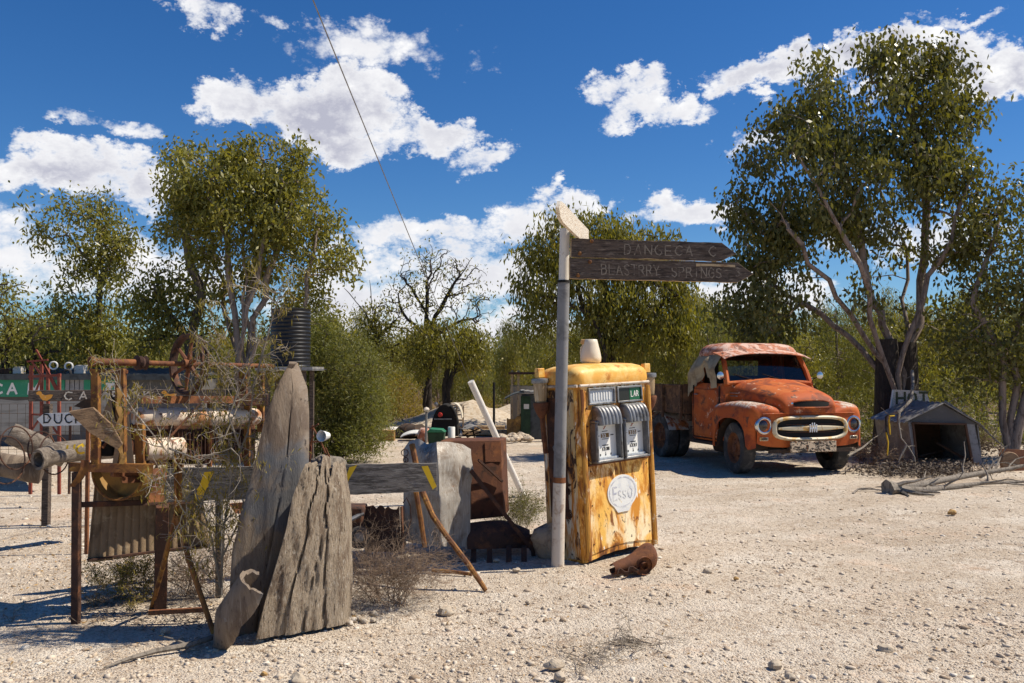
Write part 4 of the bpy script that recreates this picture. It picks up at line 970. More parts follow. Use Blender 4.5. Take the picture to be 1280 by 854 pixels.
m = MB(); m.tube([(-.49, -.80, 1.50), (-.755, -.745, 1.965), (-.765, 0, 1.985), (-.755, .745, 1.965), (-.49, .80, 1.50)], .014, 6)
m.tube([(-.485, y, 1.495+.02*(1-(y/.8)**2)) for y in np.linspace(-.79, .79, 9)], .014, 6); m.build('windscreen_seal', M['black'], ws)
for y0, y1 in ((-.25, -.55), (.30, .02)):
    m = MB(); m.tube([(-.47, y0, 1.52), (-.55, y1, 1.60), (-.575, y1-.12, 1.64)], .007, 5); m.build('wiper', M['chassis'], T)
m = MB(); m.add([(-.52, .845, 1.48), (-1.40, .85, 1.48), (-1.40, .79, 1.96), (-.78, .775, 1.96)], [(0, 1, 2, 3)]); m.build('side_window', M['glass'], T, smooth=False)
m = MB(); m.box((-1.30, 0, 1.34), (.18, 1.5, .52)); m.box((-1.05, 0, 1.02), (.5, 1.5, .16)); m.build('bench_seat', M['chassis'], T, bevel=.04)
m = MB(); m.box((-.62, 0, 1.40), (.2, 1.56, .14)); m.build('dashboard', M['chassis'], T, bevel=.03)
m = MB(); m.torus((-.86, .38, 1.50), (.5, 0, .85), .20, .013, 22); m.tube([(-.7, .38, 1.34), (-.86, .38, 1.50)], .018, 6); m.bar((-.80, .20, 1.47), (-.90, .56, 1.53), .02); m.build('steering_wheel', M['black'], T)
for sg in (-1, 1):
    m = MB()
    o = .968
    gp_ = MB(); gp_.tube([(-.545, sg*.955, .50), (-.545, sg*.955, 1.43)], .012, 5); gp_.tube([(-1.478, sg*.955, .50), (-1.478, sg*.955, 1.43)], .012, 5); gp_.tube([(-.545, sg*.955, .505), (-1.478, sg*.955, .505)], .012, 5); gp_.build('door_gap', M['black'], T)
    m.tube([(-.56, sg*.962, .56), (-.56, sg*.962, 1.40)], .006, 5);
    m.box((-1.01, sg*.962, .96), (.86, .012, .80)); dr = m.build('door', M['truck'], T, bevel=.004)
    m = MB(); m.tube([(-1.36, sg*.975, 1.27), (-1.36, sg*1.0, 1.27), (-1.24, sg*1.0, 1.27)], .010, 6); m.build('door_handle', M['alloy'], dr)
    m = MB(); m.box((-1.03, sg*.90, .42), (1.0, .22, .05)); m.build('running_board', M['chassis'], T, bevel=.01)
    # mirror
    m = MB(); m.tube([(-.56, sg*.80, 1.55), (-.48, sg*.90, 1.55), (-.44, sg*.96, 1.59)], .010, 6); mr = m.build('mirror_arm', M['chassis'], T)
    m = MB(); m.lathe([(.001, -.03), (.04, -.026), (.062, -.008), (.066, .0), (.055, .006), (.001, .008)], (-.44, sg*.99, 1.61), 'x', 16); m.build('mirror', M['chrome'], mr)
# chassis, axle
m = MB(); m.bar((.6, -.38, .46), (-4.7, -.38, .62), .09, .16); m.bar((.6, .38, .46), (-4.7, .38, .62), .09, .16); m.bar((0, -.8, .40), (0, .8, .40), .09, .10)
m.lathe([(.001, -.13), (.14, -.12), (.16, 0), (.14, .12), (.001, .13)], (-2.9, 0, .45), 'x', 12); m.bar((-2.9, -.8, .44), (-2.9, .8, .44), .10); m.build('chassis', M['chassis'], T)
m = MB(); m.box((-1.75, -.60, .50), (.55, .35, .30)); m.lathe([(.001, -.25), (.11, -.25), (.11, .25), (.001, .25)], (-1.1, -.55, .33), 'x', 12); m.build('under_tank', M['chassis'], T, bevel=.03)
def wheel(x, y, R, w, rz=0, parent=T):
    m = MB(); rot = Matrix.Rotation(rz, 3, 'Z')
    def tf(mb): mb.v = [tuple(rot @ V(v)+V((x, y, R-.015))) for v in mb.v]; return mb
    m.lathe([(R*.60, -w*.42), (R*.80, -w*.52), (R*.93, -w*.50), (R*.985, -w*.42), (R, -w*.2), (R, w*.2), (R*.985, w*.42), (R*.93, w*.50), (R*.80, w*.52), (R*.60, w*.42)], (0, 0, 0), 'y', 36)
    t = tf(m).build('tyre', M['tyre'], parent, angle=30)
    m = MB(); s = -1 if y < 0 else 1
    m.lathe([(R*.62, s*w*.44), (R*.60, s*w*.40), (R*.55, s*w*.12), (R*.40, s*w*.10), (R*.30, s*w*.22), (R*.18, s*w*.26), (R*.16, s*w*.40), (.001, s*w*.42)], (0, 0, 0), 'y', 28)
    for k in range(6): a = 2*pi*k/6; m.lathe([(.014, s*w*.12), (.014, s*w*.25), (.001, s*w*.26)], (R*.35*cos(a), 0, R*.35*sin(a)), 'y', 6)
    tf(m).build('rim', M['rust'], t, angle=40)
for sg in (-1, 1): wheel(0, sg*.895, .425, .23, radians(-7))
for sg in (-1, 1): wheel(-2.9, sg*.86, .425, .24); wheel(-2.9, sg*.60, .425, .22)
# tray
m = MB(); m.box((-3.20, 0, .93), (3.0, 2.1, .07)); m.bar((-1.72, -1.0, .82), (-1.72, 1.0, .82), .1, .12); m.bar((-3.4, -1.0, .82), (-3.4, 1.0, .82), .1, .12); m.build('tray', M['bed_rust'], T, bevel=.01)
for sg in (-1, 1):
    m = MB(); rr_ = [[(x, sg*(1.05+.012*sin(x*9)), z) for x in np.linspace(-1.70, -4.68, 24)] for z in (.94, 1.10, 1.26, 1.41)]
    m.sheet(rr_, .02*sg)
    for x in (-1.75, -2.5, -3.3, -4.1, -4.65): m.bar((x, sg*1.085, .80), (x, sg*1.085, 1.44), .06, .04)
    m.tube([(-1.7, sg*1.06, 1.42), (-4.68, sg*1.06, 1.42)], .02, 6); m.build('tray_side', M['bed_rust'], T)
m = MB(); m.sheet([[(-1.69, y, z) for y in np.linspace(-1.04, 1.04, 10)] for z in (.94, 1.2, 1.45)], .02); m.build('headboard', M['bed_rust'], T)
for sg in (-1, 1):
    m = MB(); m.sheet([[(-2.9+.52*cos(a), sg*y, .40+.50*sin(a)) for y in (.45, .75, 1.0)] for a in np.linspace(.3, pi-.3, 9)], .012); m.build('mudguard', M['truck_bleached'], T)
# cloth over the side window
RZ = atan2(-.961, .276); tm = Matrix.Translation((4.65, 14.97, 0)) @ Matrix.Rotation(RZ, 4, 'Z')
def cl(x, y, z): return tm @ V((x, y, z))
m = MB(); rr_ = []
for i in range(18):
    t = i/17; row = []
    for k in range(23):
        u = k/22; x = -.66-.86*u-.16*t*u*u; low = 1.36+.40*(1-u*.0) if False else (1.40 if u < .28 else (1.80-(u-.28)*.6 if u < .45 else 1.62-.40*(u-.45)/.55))
        if .26 < u < .34: low = 1.56
        z = 2.0+(low-2.0)*t; fold = .022*sin(u*23+t*2.2)*(.3+t)+.012*sin(u*51-t*3)
        y = -.80-.16*min(1, t*2.2)-.035*sin(pi*min(1, t*1.4))+fold
        row.append(cl(x, y, z-.015*sin(u*14)*t))
    rr_.append(row)
m.sheet(rr_, .006)
single('cloth', 'khaki cloth hanging like a curtain over the side window of the orange truck', 'cloth', m, M['cloth'], cl(-1.05, -.97, 1.4), angle=70)

# ============================================================ petrol pump
g0 = G(733, 706); PW = .97; PD = .50; A42 = radians(42)
PM = Matrix.Translation(g0) @ Matrix.Rotation(radians(-2.6), 4, 'Y') @ Matrix.Rotation(A42, 4, 'Z')
T = thing('petrol_pump', 'rusty yellow twin-dial petrol pump standing beside the grey signpost', 'petrol pump', mat=PM, local=True)
def rr2(x0, x1, y0, y1, rc, n=5, m=10):
    pts = []
    cs = ((x1-rc, y1-rc, 0), (x0+rc, y1-rc, pi/2), (x0+rc, y0+rc, pi), (x1-rc, y0+rc, 3*pi/2))
    for q, (cx, cy, a0) in enumerate(cs):
        for k in range(n+1): a = a0+pi/2*k/n; pts.append((cx+rc*cos(a), cy+rc*sin(a)))
        if q == 2:
            for k in range(1, m): pts.append((x0+rc+(x1-x0-2*rc)*k/m, y0))
    return pts
zb = lambda x, y: (.055*sin(pi*max(0, min(1, x/PW)))**.6 if y < .06 else 0)+.012*fbm(V((x*9, y*9, 0)))
m = MB(); rows = [[(x, y, zb(x, y)) for x, y in rr2(0, PW, 0, PD, .045)]]
for z in (.12, .4, .8, 1.2, 1.5, 1.555): rows.append([(x+.004*fbm(V((z*3, y*3, 1))), y+.004*fbm(V((x*3, z*3, 0))), z) for x, y in rr2(0, PW, 0, PD, .045)])
m.loft(rows, closed=True); m.f.append(tuple(len(m.v)-len(rows[0])+k for k in range(len(rows[0])))); bd = m.build('body', M['pump'], T, angle=50)
# recessed-look side skin, peeled door
m = MB(); m.sheet([[(-.004, y, z) for y in (.46, .30, .14, .06)] for z in (.03, .5, 1.0, 1.53)], .003); m.build('side_panel', M['pump_side'], T)
m = MB(); m.sheet([[(-.012-.008*fbm(V((y*8, z*5, 3))), y, z) for y in (.40, .33, .24, .17)] for z in (.36+.02, .6, .86, 1.10, 1.34, 1.46)], .004); m.build('torn_panel', M['rust_dark'], T, angle=70)
m = MB(); m.tube([(-.03, .22, 1.02), (-.07, .20, 1.04), (-.08, .17, 1.0), (-.06, .16, .93), (-.03, .17, .90)], .012, 7); m.tube([(-.03, .23, .98), (-.06, .26, .97), (-.06, .28, 1.02), (-.03, .27, 1.05)], .010, 6); m.build('hose_hook', M['alloy'], T)
for x in (.028, PW-.028):
    m = MB(); m.tube([(x, -.012, .03), (x, -.014, .8), (x, -.012, 1.53)], .024, 8); m.build('corner_trim', M['pump_trim'], T)
m = MB(); m.tube([(.01, -.012, 1.562), (PW-.01, -.012, 1.562)], .013, 8); m.tube([(-.012, 0, 1.562), (-.012, PD, 1.562)], .013, 8); m.build('top_trim', M['pole_cream'], T)
# lower door
m = MB()
def dz(x): return .075+.035*sin(pi*(x-.08)/(PW-.16))
xs_ = np.linspace(.075, PW-.075, 15)
m.sheet([[(x, -.003-.004*fbm(V((x*4, z*4, 7))), dz(x) if z < .1 else z) for x in reversed(xs_)] for z in (0, .2, .35, .5, .65, .80, .845)], .007); m.build('lower_door', M['pump'], T, angle=60)
m = MB(); m.tube([(.075, -.012, .855), (PW-.075, -.012, .855)], .009, 6); m.build('door_seam', M['rust'], T)
# screws round the lower door and dial panel
for (x, z) in ((.10, .16), (.10, .50), (.10, .80), (.87, .16), (.87, .50), (.87, .80), (.09, .90), (.09, 1.20), (.09, 1.36), (.885, .90), (.885, 1.20), (.885, 1.36)):
    m = MB(); m.lathe([(.001, -.016), (.006, -.015), (.008, -.011), (.008, -.004)], (x, 0, z), 'y', 8); m.build('screw', M['rust_dark'], T)
# lid
m = MB(); rows = []
for z, o in ((1.572, -.012), (1.60, -.02), (1.66, -.016), (1.695, .0), (1.722, .03), (1.742, .085), (1.752, .16), (1.757, .235)):
    rows.append([(x, y, z+.006*fbm(V((x*3, y*3, z)))) for x, y in rr2(o, PW-o, o, PD-o, max(.012, .085-o*.3))])
m.loft(rows, closed=True); n_ = len(rows[0]); m.f.append(tuple(len(m.v)-n_+k for k in range(n_))); m.build('lid', M['pump_lid'], T, angle=55)
def fr(mb, x0, x1, z0, z1, w, y0, y1):      # frame of four bars butted end to end
    mb.box(((x0+x1)/2, (y0+y1)/2, z0+w/2), (x1-x0, y1-y0, w)); mb.box(((x0+x1)/2, (y0+y1)/2, z1-w/2), (x1-x0, y1-y0, w))
    mb.box((x0+w/2, (y0+y1)/2, (z0+z1)/2), (w, y1-y0, z1-z0-2*w)); mb.box((x1-w/2, (y0+y1)/2, (z0+z1)/2), (w, y1-y0, z1-z0-2*w))
def pl(mb, x0, x1, z0, z1, y): mb.add([(x0, y, z0), (x1, y, z0), (x1, y, z1), (x0, y, z1)], [(0, 1, 2, 3)])
fm = lambda y: (lambda a, b, e: (a, y-e, b))
for i, (x0, x1) in enumerate(((.115, .47), (.50, .855))):
    m = MB(); fr(m, x0, x1, 1.385, 1.535, .017, -.022, .004); f_ = m.build('window_frame', M['alloy'], T, bevel=.003)
    m = MB(); pl(m, x0+.017, x1-.017, 1.402, 1.518, -.006); m.build('pane', M['pane_pale' if i == 0 else 'pane_black'], f_, smooth=False)
    if i == 1:
        m = MB(); pl(m, x0+.18, x1-.02, 1.404, 1.516, -.008); m.build('green_panel', M['pane_green'], f_, smooth=False)
        m = MB(); letters(m, 'LAR', fm(-.010), x0+.20, 1.435, .05, .026, .012, .008); m.build('lettering', M['paint_white'], f_, smooth=False)
    else:
        m = MB()
        for k in range(7): m.box((x0+.07+k*.035, -.009, 1.46), (.012, .004, .07))
        m.build('ribs', M['enamel'], f_)
for i, (x0, x1) in enumerate(((.125, .475), (.505, .855))):
    xc = (x0+x1)/2
    m = MB(); fr(m, x0, x1, .868, 1.25, .028, -.075, .004); f_ = m.build('dial_frame', M['alloy_dark'], T, bevel=.008)
    m = MB(); fr(m, x0+.006, x1-.006, .874, 1.24, .016, -.083, -.074); m.build('dial_rim', M['alloy'], f_, bevel=.003)
    m = MB(); pl(m, x0+.027, x1-.027, .895, 1.24, -.018); m.build('dial_face', M['enamel'], f_, smooth=False)
    m = MB(); m.box((xc, -.036, .905), (x1-x0-.08, .03, .018)); m.build('tray_strip', M['pane_pale'], f_)
    # fluted hood
    m = MB(); rows = []
    N_ = 48
    for k in range(N_+1):
        u = k/N_; x = x0+.03+(x1-x0-.06)*u; fl = .80+.20*abs(sin(pi*6*u))**.55; ed = min(1, min(u, 1-u)*16)**.6
        row = []
        for q in range(9):
            a = pi/2*q/8; rr_ = fl*(.55+.45*ed)
            row.append((x, -.012-.115*cos(a)**.75*rr_, 1.205+.17*sin(a)**.9*(.75+.25*ed)*(.93+.07*fl)))
        row.append((x, .002, 1.205+.17*(.75+.25*ed))); row.insert(0, (x, -.03, 1.20)); rows.append(row)
    m.loft(rows); m.f.append(tuple(range(len(rows[0])))); m.f.append(tuple(reversed(range(len(m.v)-len(rows[0]), len(m.v)))))
    m.build('hood', M['alloy'], f_, angle=60)
    # print on the dial
    m = MB(); z = 1.105
    m.box((xc, -.0195, z), (.105, .002, .038)); m.build('price_window', M['ink_brown'], f_)
    m = MB(); letters(m, '333' if i else '335', fm(-.0215), xc-.042, z-.013, .026, .020, .010, .006); letters(m, '333' if i else '335', fm(-.0215), xc-.04, .977, .018, .018, .012, .004); m.build('counter_digits', M['enamel'], f_, smooth=False)
    m = MB(); m.box((xc+.005, -.0195, .986), (.095, .002, .028)); m.build('gallons_window', M['ink_dark'], f_)
    m = MB()
    for a, b, w_, h_ in ((-.0, 1.143, .075, .006), (0, 1.074, .085, .005), (-.095, 1.105, .04, .008), (.095, 1.105, .04, .008), (.0, 1.018, .08, .008), (-.07, .935, .012, .018), (0, .935, .012, .018), (.07, .935, .012, .018), (0, .955, .010, .006)):
        m.box((xc+a, -.0195, b), (w_, .002, h_))
    m.build('small_print', M['ink_dark'], f_)
    m = MB(); m.tube([(xc-.02, -.021, 1.163), (xc, -.021, 1.172), (xc-.005, -.021, 1.182), (xc+.015, -.021, 1.186)], .0035, 4); m.build('script', M['ink_red'], f_)
# oval brand plate
cx, cz = .505, .575
def oval(a, b, nk=True):
    pts = []
    for k in range(56):
        t = 2*pi*k/56; x = a*sin(t); z = b*cos(t)
        if nk and z < -b*.80: z = -b*1.17; x = max(-.075, min(.075, x*1.0)) if abs(x) > .075 else x
        pts.append((cx+x, cz+z))
    return pts
def fl(mb, pts, y): mb.add([(x, y, z) for x, z in pts], [tuple(range(len(pts)))])
m = MB(); m.prism([(x, -.0185, z) for x, z in oval(.205, .155)], (0, .008, 0)); ov = m.build('oval_badge', M['enamel_faded'], T, smooth=False)
m = MB(); A_ = [(cx+.186*sin(t), -.0200, cz+.138*cos(t)) for t in np.linspace(0, 2*pi, 49)]; B_ = [(cx+.172*sin(t), -.0200, cz+.127*cos(t)) for t in np.linspace(0, 2*pi, 49)]
m.loft([A_, B_]); m.build('badge_ring', M['ink_grey'], ov, smooth=False)
m = MB(); letters(m, 'E', fm(-.0200), cx-.13, cz-.06, .11, .055, .02, .015, .01); letters(m, 'SS', fm(-.0200), cx-.065, cz-.06, .075, .045, .020, .013, .01); letters(m, 'O', fm(-.0200), cx+.075, cz-.06, .09, .055, .02, .014, .01); m.build('lettering', M['ink_grey'], ov, smooth=False)
# glass oilers on both flanks
for (x, y, tall) in ((-.075, .40, .42), (PW+.075, .06, .16)):
    m = MB(); m.lathe([(.001, 1.645), (.078, 1.64), (.082, 1.62), (.078, 1.60), (.06, 1.597)], (x, y, 0), 'z', 20); ol = m.build('oiler_ring', M['alloy'], T)
    m = MB(); m.lathe([(.066, 1.60), (.060, 1.50), (.050, 1.42), (.03, 1.40)], (x, y, 0), 'z', 18); m.build('oiler_glass', M['glassy'], ol)
    m = MB(); m.lathe([(.068, 1.425), (.074, 1.41), (.066, 1.37), (.045, 1.32), (.02, 1.28)], (x, y, 0), 'z', 14)
    m.bar((x, y, 1.38), (x+(.03 if x < 0 else -.03), y, 1.38-tall), .035, .03); m.bar((x, y, 1.37), (0 if x < 0 else PW, y, 1.37), .05, .03); m.build('oiler_bracket', M['rust'], ol)
    m = MB(); m.box((x+(.0 if x < 0 else -.03), y, 1.69), (.085, .05, .09)); m.build('oiler_cap', M['pump_lid'], ol, bevel=.008)
# jug on the lid
def pw(x, y, z): return PM @ V((x, y, z))
c = pw(.47, .27, 1.757); m = MB()
m.lathe([(.001, 0), (.075, .002), (.098, .02), (.100, .06), (.088, .12), (.070, .19), (.062, .225), (.058, .228), (.001, .229)], c, 'z', 22); T2 = thing('plastic_jug', 'cream plastic jug with a tan cap standing on the petrol pump lid', 'jug', tuple(c)); m.build('jug_body', M['plastic_white'], T2, angle=50)
m = MB(); m.box(c+V((-.066, 0, .205)), (.055, .05, .045)); m.build('cap', M['cap_tan'], T2, bevel=.006)
m = MB(); m.tube([c+V((-.06, 0, .19)), c+V((-.088, 0, .15)), c+V((-.094, 0, .10)), c+V((-.088, 0, .06))], .009, 6); m.build('handle', M['plastic_white'], T2)
# rusty casting at the foot
c = G(790, 716); m = MB()
R_ = Matrix.Rotation(radians(28), 3, 'Z')
def q(x, y, z): return c+R_ @ V((x, y, z))
rows = []
for k, (x, r_, zc) in enumerate(((-.20, .045, .05), (-.14, .055, .06), (-.05, .065, .07), (.04, .085, .085), (.10, .105, .10), (.15, .115, .115), (.18, .11, .125), (.20, .085, .13))):
    rows.append([q(x, r_*cos(a)*1.05, max(.0, zc+r_*sin(a))) for a in np.linspace(.15*pi, 1.95*pi, 15)])
m.sheet(rows, .008); T3 = thing('rusty_casting', 'crumpled rusty iron casting lying at the foot of the petrol pump', 'scrap metal', tuple(c)); m.build('shell', M['rust'], T3, angle=60)
m = MB(); m.lathe([(.075, -.02), (.078, 0), (.06, .012), (.034, .014), (.030, -.03)], q(.04, -.105, .075), 'y', 18, Matrix.Rotation(radians(25), 3, 'Z')); m.build('flange', M['rust'], T3)
m = MB(); m.sheet([[q(-.22+.1*u, -.10-.02*v+.02*sin(u*6), .02+.045*v+.02*sin(u*5+v)) for u in np.linspace(0, 2.4, 9)] for v in (0, .5, 1)], .006); m.build('torn_lip', M['rust_dark'], T3, angle=60)

# ============================================================ signpost
b0 = G(697, 707); tp = P(706, 286, 7.66); mid = b0+(tp-b0)*.842
T = thing('signpost', 'grey steel post leaning beside the petrol pump and carrying three finger boards', 'signpost', tuple(b0))
m = MB(); m.tube([b0-V((0, 0, .1)), b0+(tp-b0)*.26, mid], [.053, .053, .052], 16); m.build('lower_post', M['pole_grey'], T)
m = MB(); m.tube([b0+V((0, 0, -.02)), b0+(tp-b0)*.10, b0+(tp-b0)*.245], [.0575, .056, .0555], 16); m.build('cement_sleeve', M['pole_cream'], T)
m = MB(); m.tube([b0+(tp-b0)*.246, b0+(tp-b0)*.262], [.0565, .0565], 16); m.build('rust_band', M['rust'], T)
m = MB(); m.tube([mid-V((0, 0, .01)), mid+V((0, 0, .012))], .056, 16); m.build('collar', M['black'], T)
m = MB(); m.tube([mid, tp], [.044, .043], 14); m.build('upper_post', M['pole_white'], T)
def board(px, D, D2):
    f_ = [P(x, y, D+(D2-D)*(x-712)/230) for x, y in px]; return f_
def fing(px, D, D2, txt, label, seed):
    f_ = board(px, D, D2); m = MB()
    ax = (f_[1]-f_[0]).normalized(); up = V((0, 0, 1)); nrm = ax.cross(up).normalized()
    if nrm.y > 0: nrm = -nrm
    # subdivide outline for a worn edge
    poly = []
    rr_ = random.Random(seed)
    for a, b in zip(f_, f_[1:]+f_[:1]):
        n = max(1, int((b-a).length/.05))
        for k in range(n): poly.append(a+(b-a)*k/n+V((rr_.uniform(-.002, .002), 0, rr_.uniform(-.0022, .0022))))
    m.prism([p+nrm*.016 for p in poly], -nrm*.032); o = tag(m.build('finger_board', M['board_edge'], org=f_[0]), label, 'sign board', 'finger boards on the signpost')
    ORG[o] = f_[0]
    m = MB(); cc = sum(poly, V((0, 0, 0)))/len(poly)
    ins = [p+nrm*.0175+(cc-p).normalized()*.006 for p in poly]
    m.prism(ins, -nrm*.004); m.build('board_face', M['brown_board'], o, smooth=False)
    o0 = f_[0]+nrm*.020; dn = (f_[-1]-f_[0]).normalized()
    def mp(a, b, e): return o0+ax*a-dn*b+nrm*e
    for (t, x, y, h, w, g) in txt:
        m = MB(); letters(m, t, mp, x, y, h, w, g, .010, .05, seed); m.build('carved_lettering', M['chalk'], o, smooth=False)
    return o, mp
b1 = [(713.4, 298.4), (901.4, 303.8), (919.7, 317.2), (901.4, 327.0), (712.7, 321.7)]
b2 = [(711.1, 322.8), (921.3, 328.6), (941.2, 343), (921.3, 353.7), (711.6, 348.4)]
o1, mp1 = fing(b1, 7.60, 7.72, [('DANGECA', .47, -.125, .085, .062, .028), ('C', 1.22, -.12, .08, .06, .02)], 'weathered brown finger board with faint carved letters, middle one of the signpost', 5)
o2, mp2 = fing(b2, 7.60, 7.74, [('BLASTRRY', .28, -.135, .090, .050, .016), ('SPRINGS', .90, -.14, .085, .050, .016), ('3', 1.47, -.125, .08, .05, .02)], 'longest and lowest brown finger board of the signpost, bleached strip near its point', 6)
m = MB(); rr_ = random.Random(4); pts_ = [(1.12+k*.05, -.018-.004*rr_.random()) for k in range(8)]+[(1.47-k*.05, -.038-.008*rr_.random()) for k in range(8)]
m.add([mp2(a, b, .002) for a, b in pts_], [tuple(range(16))]); m.build('bleached_strip', M['board_edge'], o2, smooth=False)
for (mp, xs2, o) in ((mp1, ((.18, -.02), (.08, -.13)), o1), (mp2, ((.18, -.03), (.075, -.15)), o2)):
    for a, b in xs2:
        m = MB(); c_ = mp(a, b, .004); m.lathe([(.001, -.012), (.012, -.010), (.0165, -.003), (.017, .003)], c_, 'y', 12); m.build('bolt_head', M['rust_orange'], o)
# third board, pale, running back over the others
a = V((.335, 6.58, 2.925)); b = V((.70, 8.15, 2.925)); ax = (b-a).normalized(); nr = V((-ax.y, ax.x, 0)).normalized()
m = MB(); pr = []
for (t, z) in ((.03, .0), (.10, .065), (.22, .075), (1.61, .08), (1.61, -.08), (.22, -.08), (.10, -.06)): pr.append(a+ax*t+V((0, 0, z)))
m.prism([p+nr*.014 for p in pr], -nr*.028)
single('finger_board', 'white weathered finger board pointing away above the two brown boards', 'sign board', m, M['white_board'], a, group='finger boards on the signpost')
# concrete lump
g = G(678, 700); m = MB(); rock(m, g+V((.05, .12, .13)), .13, 31, 1.3); single('concrete_footing', 'crumbling tan concrete lump around the foot of the signpost', 'concrete lump', m, M['concrete'], g, angle=60)
# overhead wire
m = MB(); a = P(366, -62, 7.0); b = P(596, 497, 29); m.tube([a+(b-a)*t-V((0, 0, .05*sin(pi*t))) for t in np.linspace(0, 1, 13)], .0068, 6)
single('stay_wire', 'thin grey stay wire slanting down across the sky to the distant wood', 'wire', m, M['pole_grey'], a)
# ============================================================ split timbers
def slab(outline_l, outline_r, base_py_l, D, thick, seed, name, label, mat, dl=0, dr=0, cracks=(), n=34, m_=44, rag=4, rel=1.0):
    """standing slab: outline_l/r are lists (px,py) bottom->top for its two edges"""
    def samp(ol, t):
        i = min(len(ol)-2, int(t*(len(ol)-1))); f = t*(len(ol)-1)-i
        return ol[i][0]+(ol[i+1][0]-ol[i][0])*f, ol[i][1]+(ol[i+1][1]-ol[i][1])*f
    rows = []
    for j in range(m_+1):
        t = j/m_; row = []
        lx, ly = samp(outline_l, t); rx, ry = samp(outline_r, t)
        for k in range(n+1):
            u = k/n; px = lx+(rx-lx)*u; py = ly+(ry-ly)*u+t**6*rag*(fbm(V((u*6, seed, 0)), 1, 3)+.25*math.sin(u*43))
            dep = D+dl*(1-u)+dr*u; p = P(px, py, dep)
            ed = (1-(2*u-1)**2)**.5 if 0 < u < 1 else 0
            relief = .026*fbm(V((px*.045+seed, t*2.2, 0)), 1.0, 3)+.012*fbm(V((px*.30+seed, t*7, 2)), 1, 3)+.006*fbm(V((px*.7+seed, t*30, 2)), 1, 2)
            relief *= rel
            for (c0, c1, wd, dp) in cracks:
                cc = c0+(c1-c0)*t+.012*sin(t*17+seed)+.02*fbm(V((t*6, seed, 0)))
                relief -= dp*math.exp(-((u-cc)/wd)**2)
            row.append(p+V((0, -thick*ed**.32*.9-relief*(.4+.6*ed), 0)))
        rows.append(row)
    m = MB(); m.loft(rows)
    back = [[q+V((0, max(.05, 2*thick)*1.0-(q.y-P(640, 463, D).y)*0+.02*fbm(q*4), 0)) for q in r] for r in rows]
    m.loft(back, flip=True); m.loft([rows[-1], back[-1]]); m.loft([[r[0] for r in rows], [r[0] for r in back]]); m.loft([[r[-1] for r in rows], [r[-1] for r in back]], flip=True)
    b = V(rows[0][n//2]); b.z = 0
    return single(name, label, 'timber', m, M[mat], b, angle=75)
slab([(283, 797), (287, 745), (290, 690), (302, 640), (314, 599), (331, 526), (345, 488), (358, 463), (364, 454)], [(345, 795), (352, 755), (362, 710), (372, 660), (379, 610), (380, 570), (380, 520), (378, 486), (370, 464), (366, 454)], 0, 5.72, .07, 3,
     'split_timber', 'tall pointed grey split timber leaning upright, highest of the split log pieces', 'grey_timber', dl=.0, dr=.20, cracks=((.62, .70, .008, .025),), rel=.45)
slab([(320, 797), (332, 745), (345, 705), (358, 660), (366, 620), (374, 600), (380, 585)], [(434, 778), (436, 735), (435, 690), (435, 650), (433, 620), (429, 598), (426, 583)], 0, 5.60, .07, 8,
     'split_timber', 'broad rough sunlit log half standing against the tall grey timber', 'timber_pale', dl=-.02, dr=.34, cracks=((.75, .62, .012, .05), (.30, .45, .015, .06), (.52, .75, .010, .035)), rag=15)
a_ = P(322, 728, 5.42); b_ = G(276, 806)+V((0, 0, -.02)); ax_ = (b_-a_).normalized(); e1 = V((1, -.25, 0)); e1 = (e1-ax_*e1.dot(ax_)).normalized(); e2 = ax_.cross(e1).normalized()
if e2.y > 0: e2 = -e2
m = MB(); rows = []
for j in range(20):
    t = j/19; c = a_+(b_-a_)*t; R_ = (.085+.02*sin(t*3))*(1-.75*max(0, t-.55)/.45); row = []
    for k in range(19):
        an = radians(118+k/18*200+12*fbm(V((t*3, 4, 0)))); jag = .022*fbm(V((k*.9, 3, 0)))*(t < .1)
        row.append(c+ax_*jag+(e1*cos(an)+e2*(-sin(an))*-1*-1)*R_*(1+.10*fbm(V((cos(an)*2, sin(an)*2, t*3)))))
    rows.append(row)
m.sheet(rows, .030); single('timber_offcut', 'short hollow half-shell of grey log with a pale rim at the foot of the timbers', 'timber', m, M['grey_timber'], b_, angle=70)
m = MB(); m.tube([G(283, 800)+V((0, -.05, -.02)), P(289, 770, 5.38), P(292, 752, 5.42), P(286, 742, 5.46)], [.05, .048, .03, .006], 9, jit=.15); single('timber_splinter', 'pale pointed splinter of log standing beside the hollow half-shell', 'timber', m, M['dead'], G(283, 800), angle=60)

m = MB(); rr_ = random.Random(12)
for k in range(46):
    px = rr_.choice((rr_.uniform(300, 440), rr_.uniform(415, 470), rr_.uniform(430, 450))); g = G(px, 792-(px-300)*.13+rr_.uniform(-7, 7)); s_ = rr_.uniform(.012, .03); rock(m, g+V((0, 0, s_*.3)), s_, k+3, .7)
tag(single('rubble', 'pale rubble banked along the foot of the split timbers', 'rubble', m, M['rock'], G(380, 785), angle=50), kind='stuff')
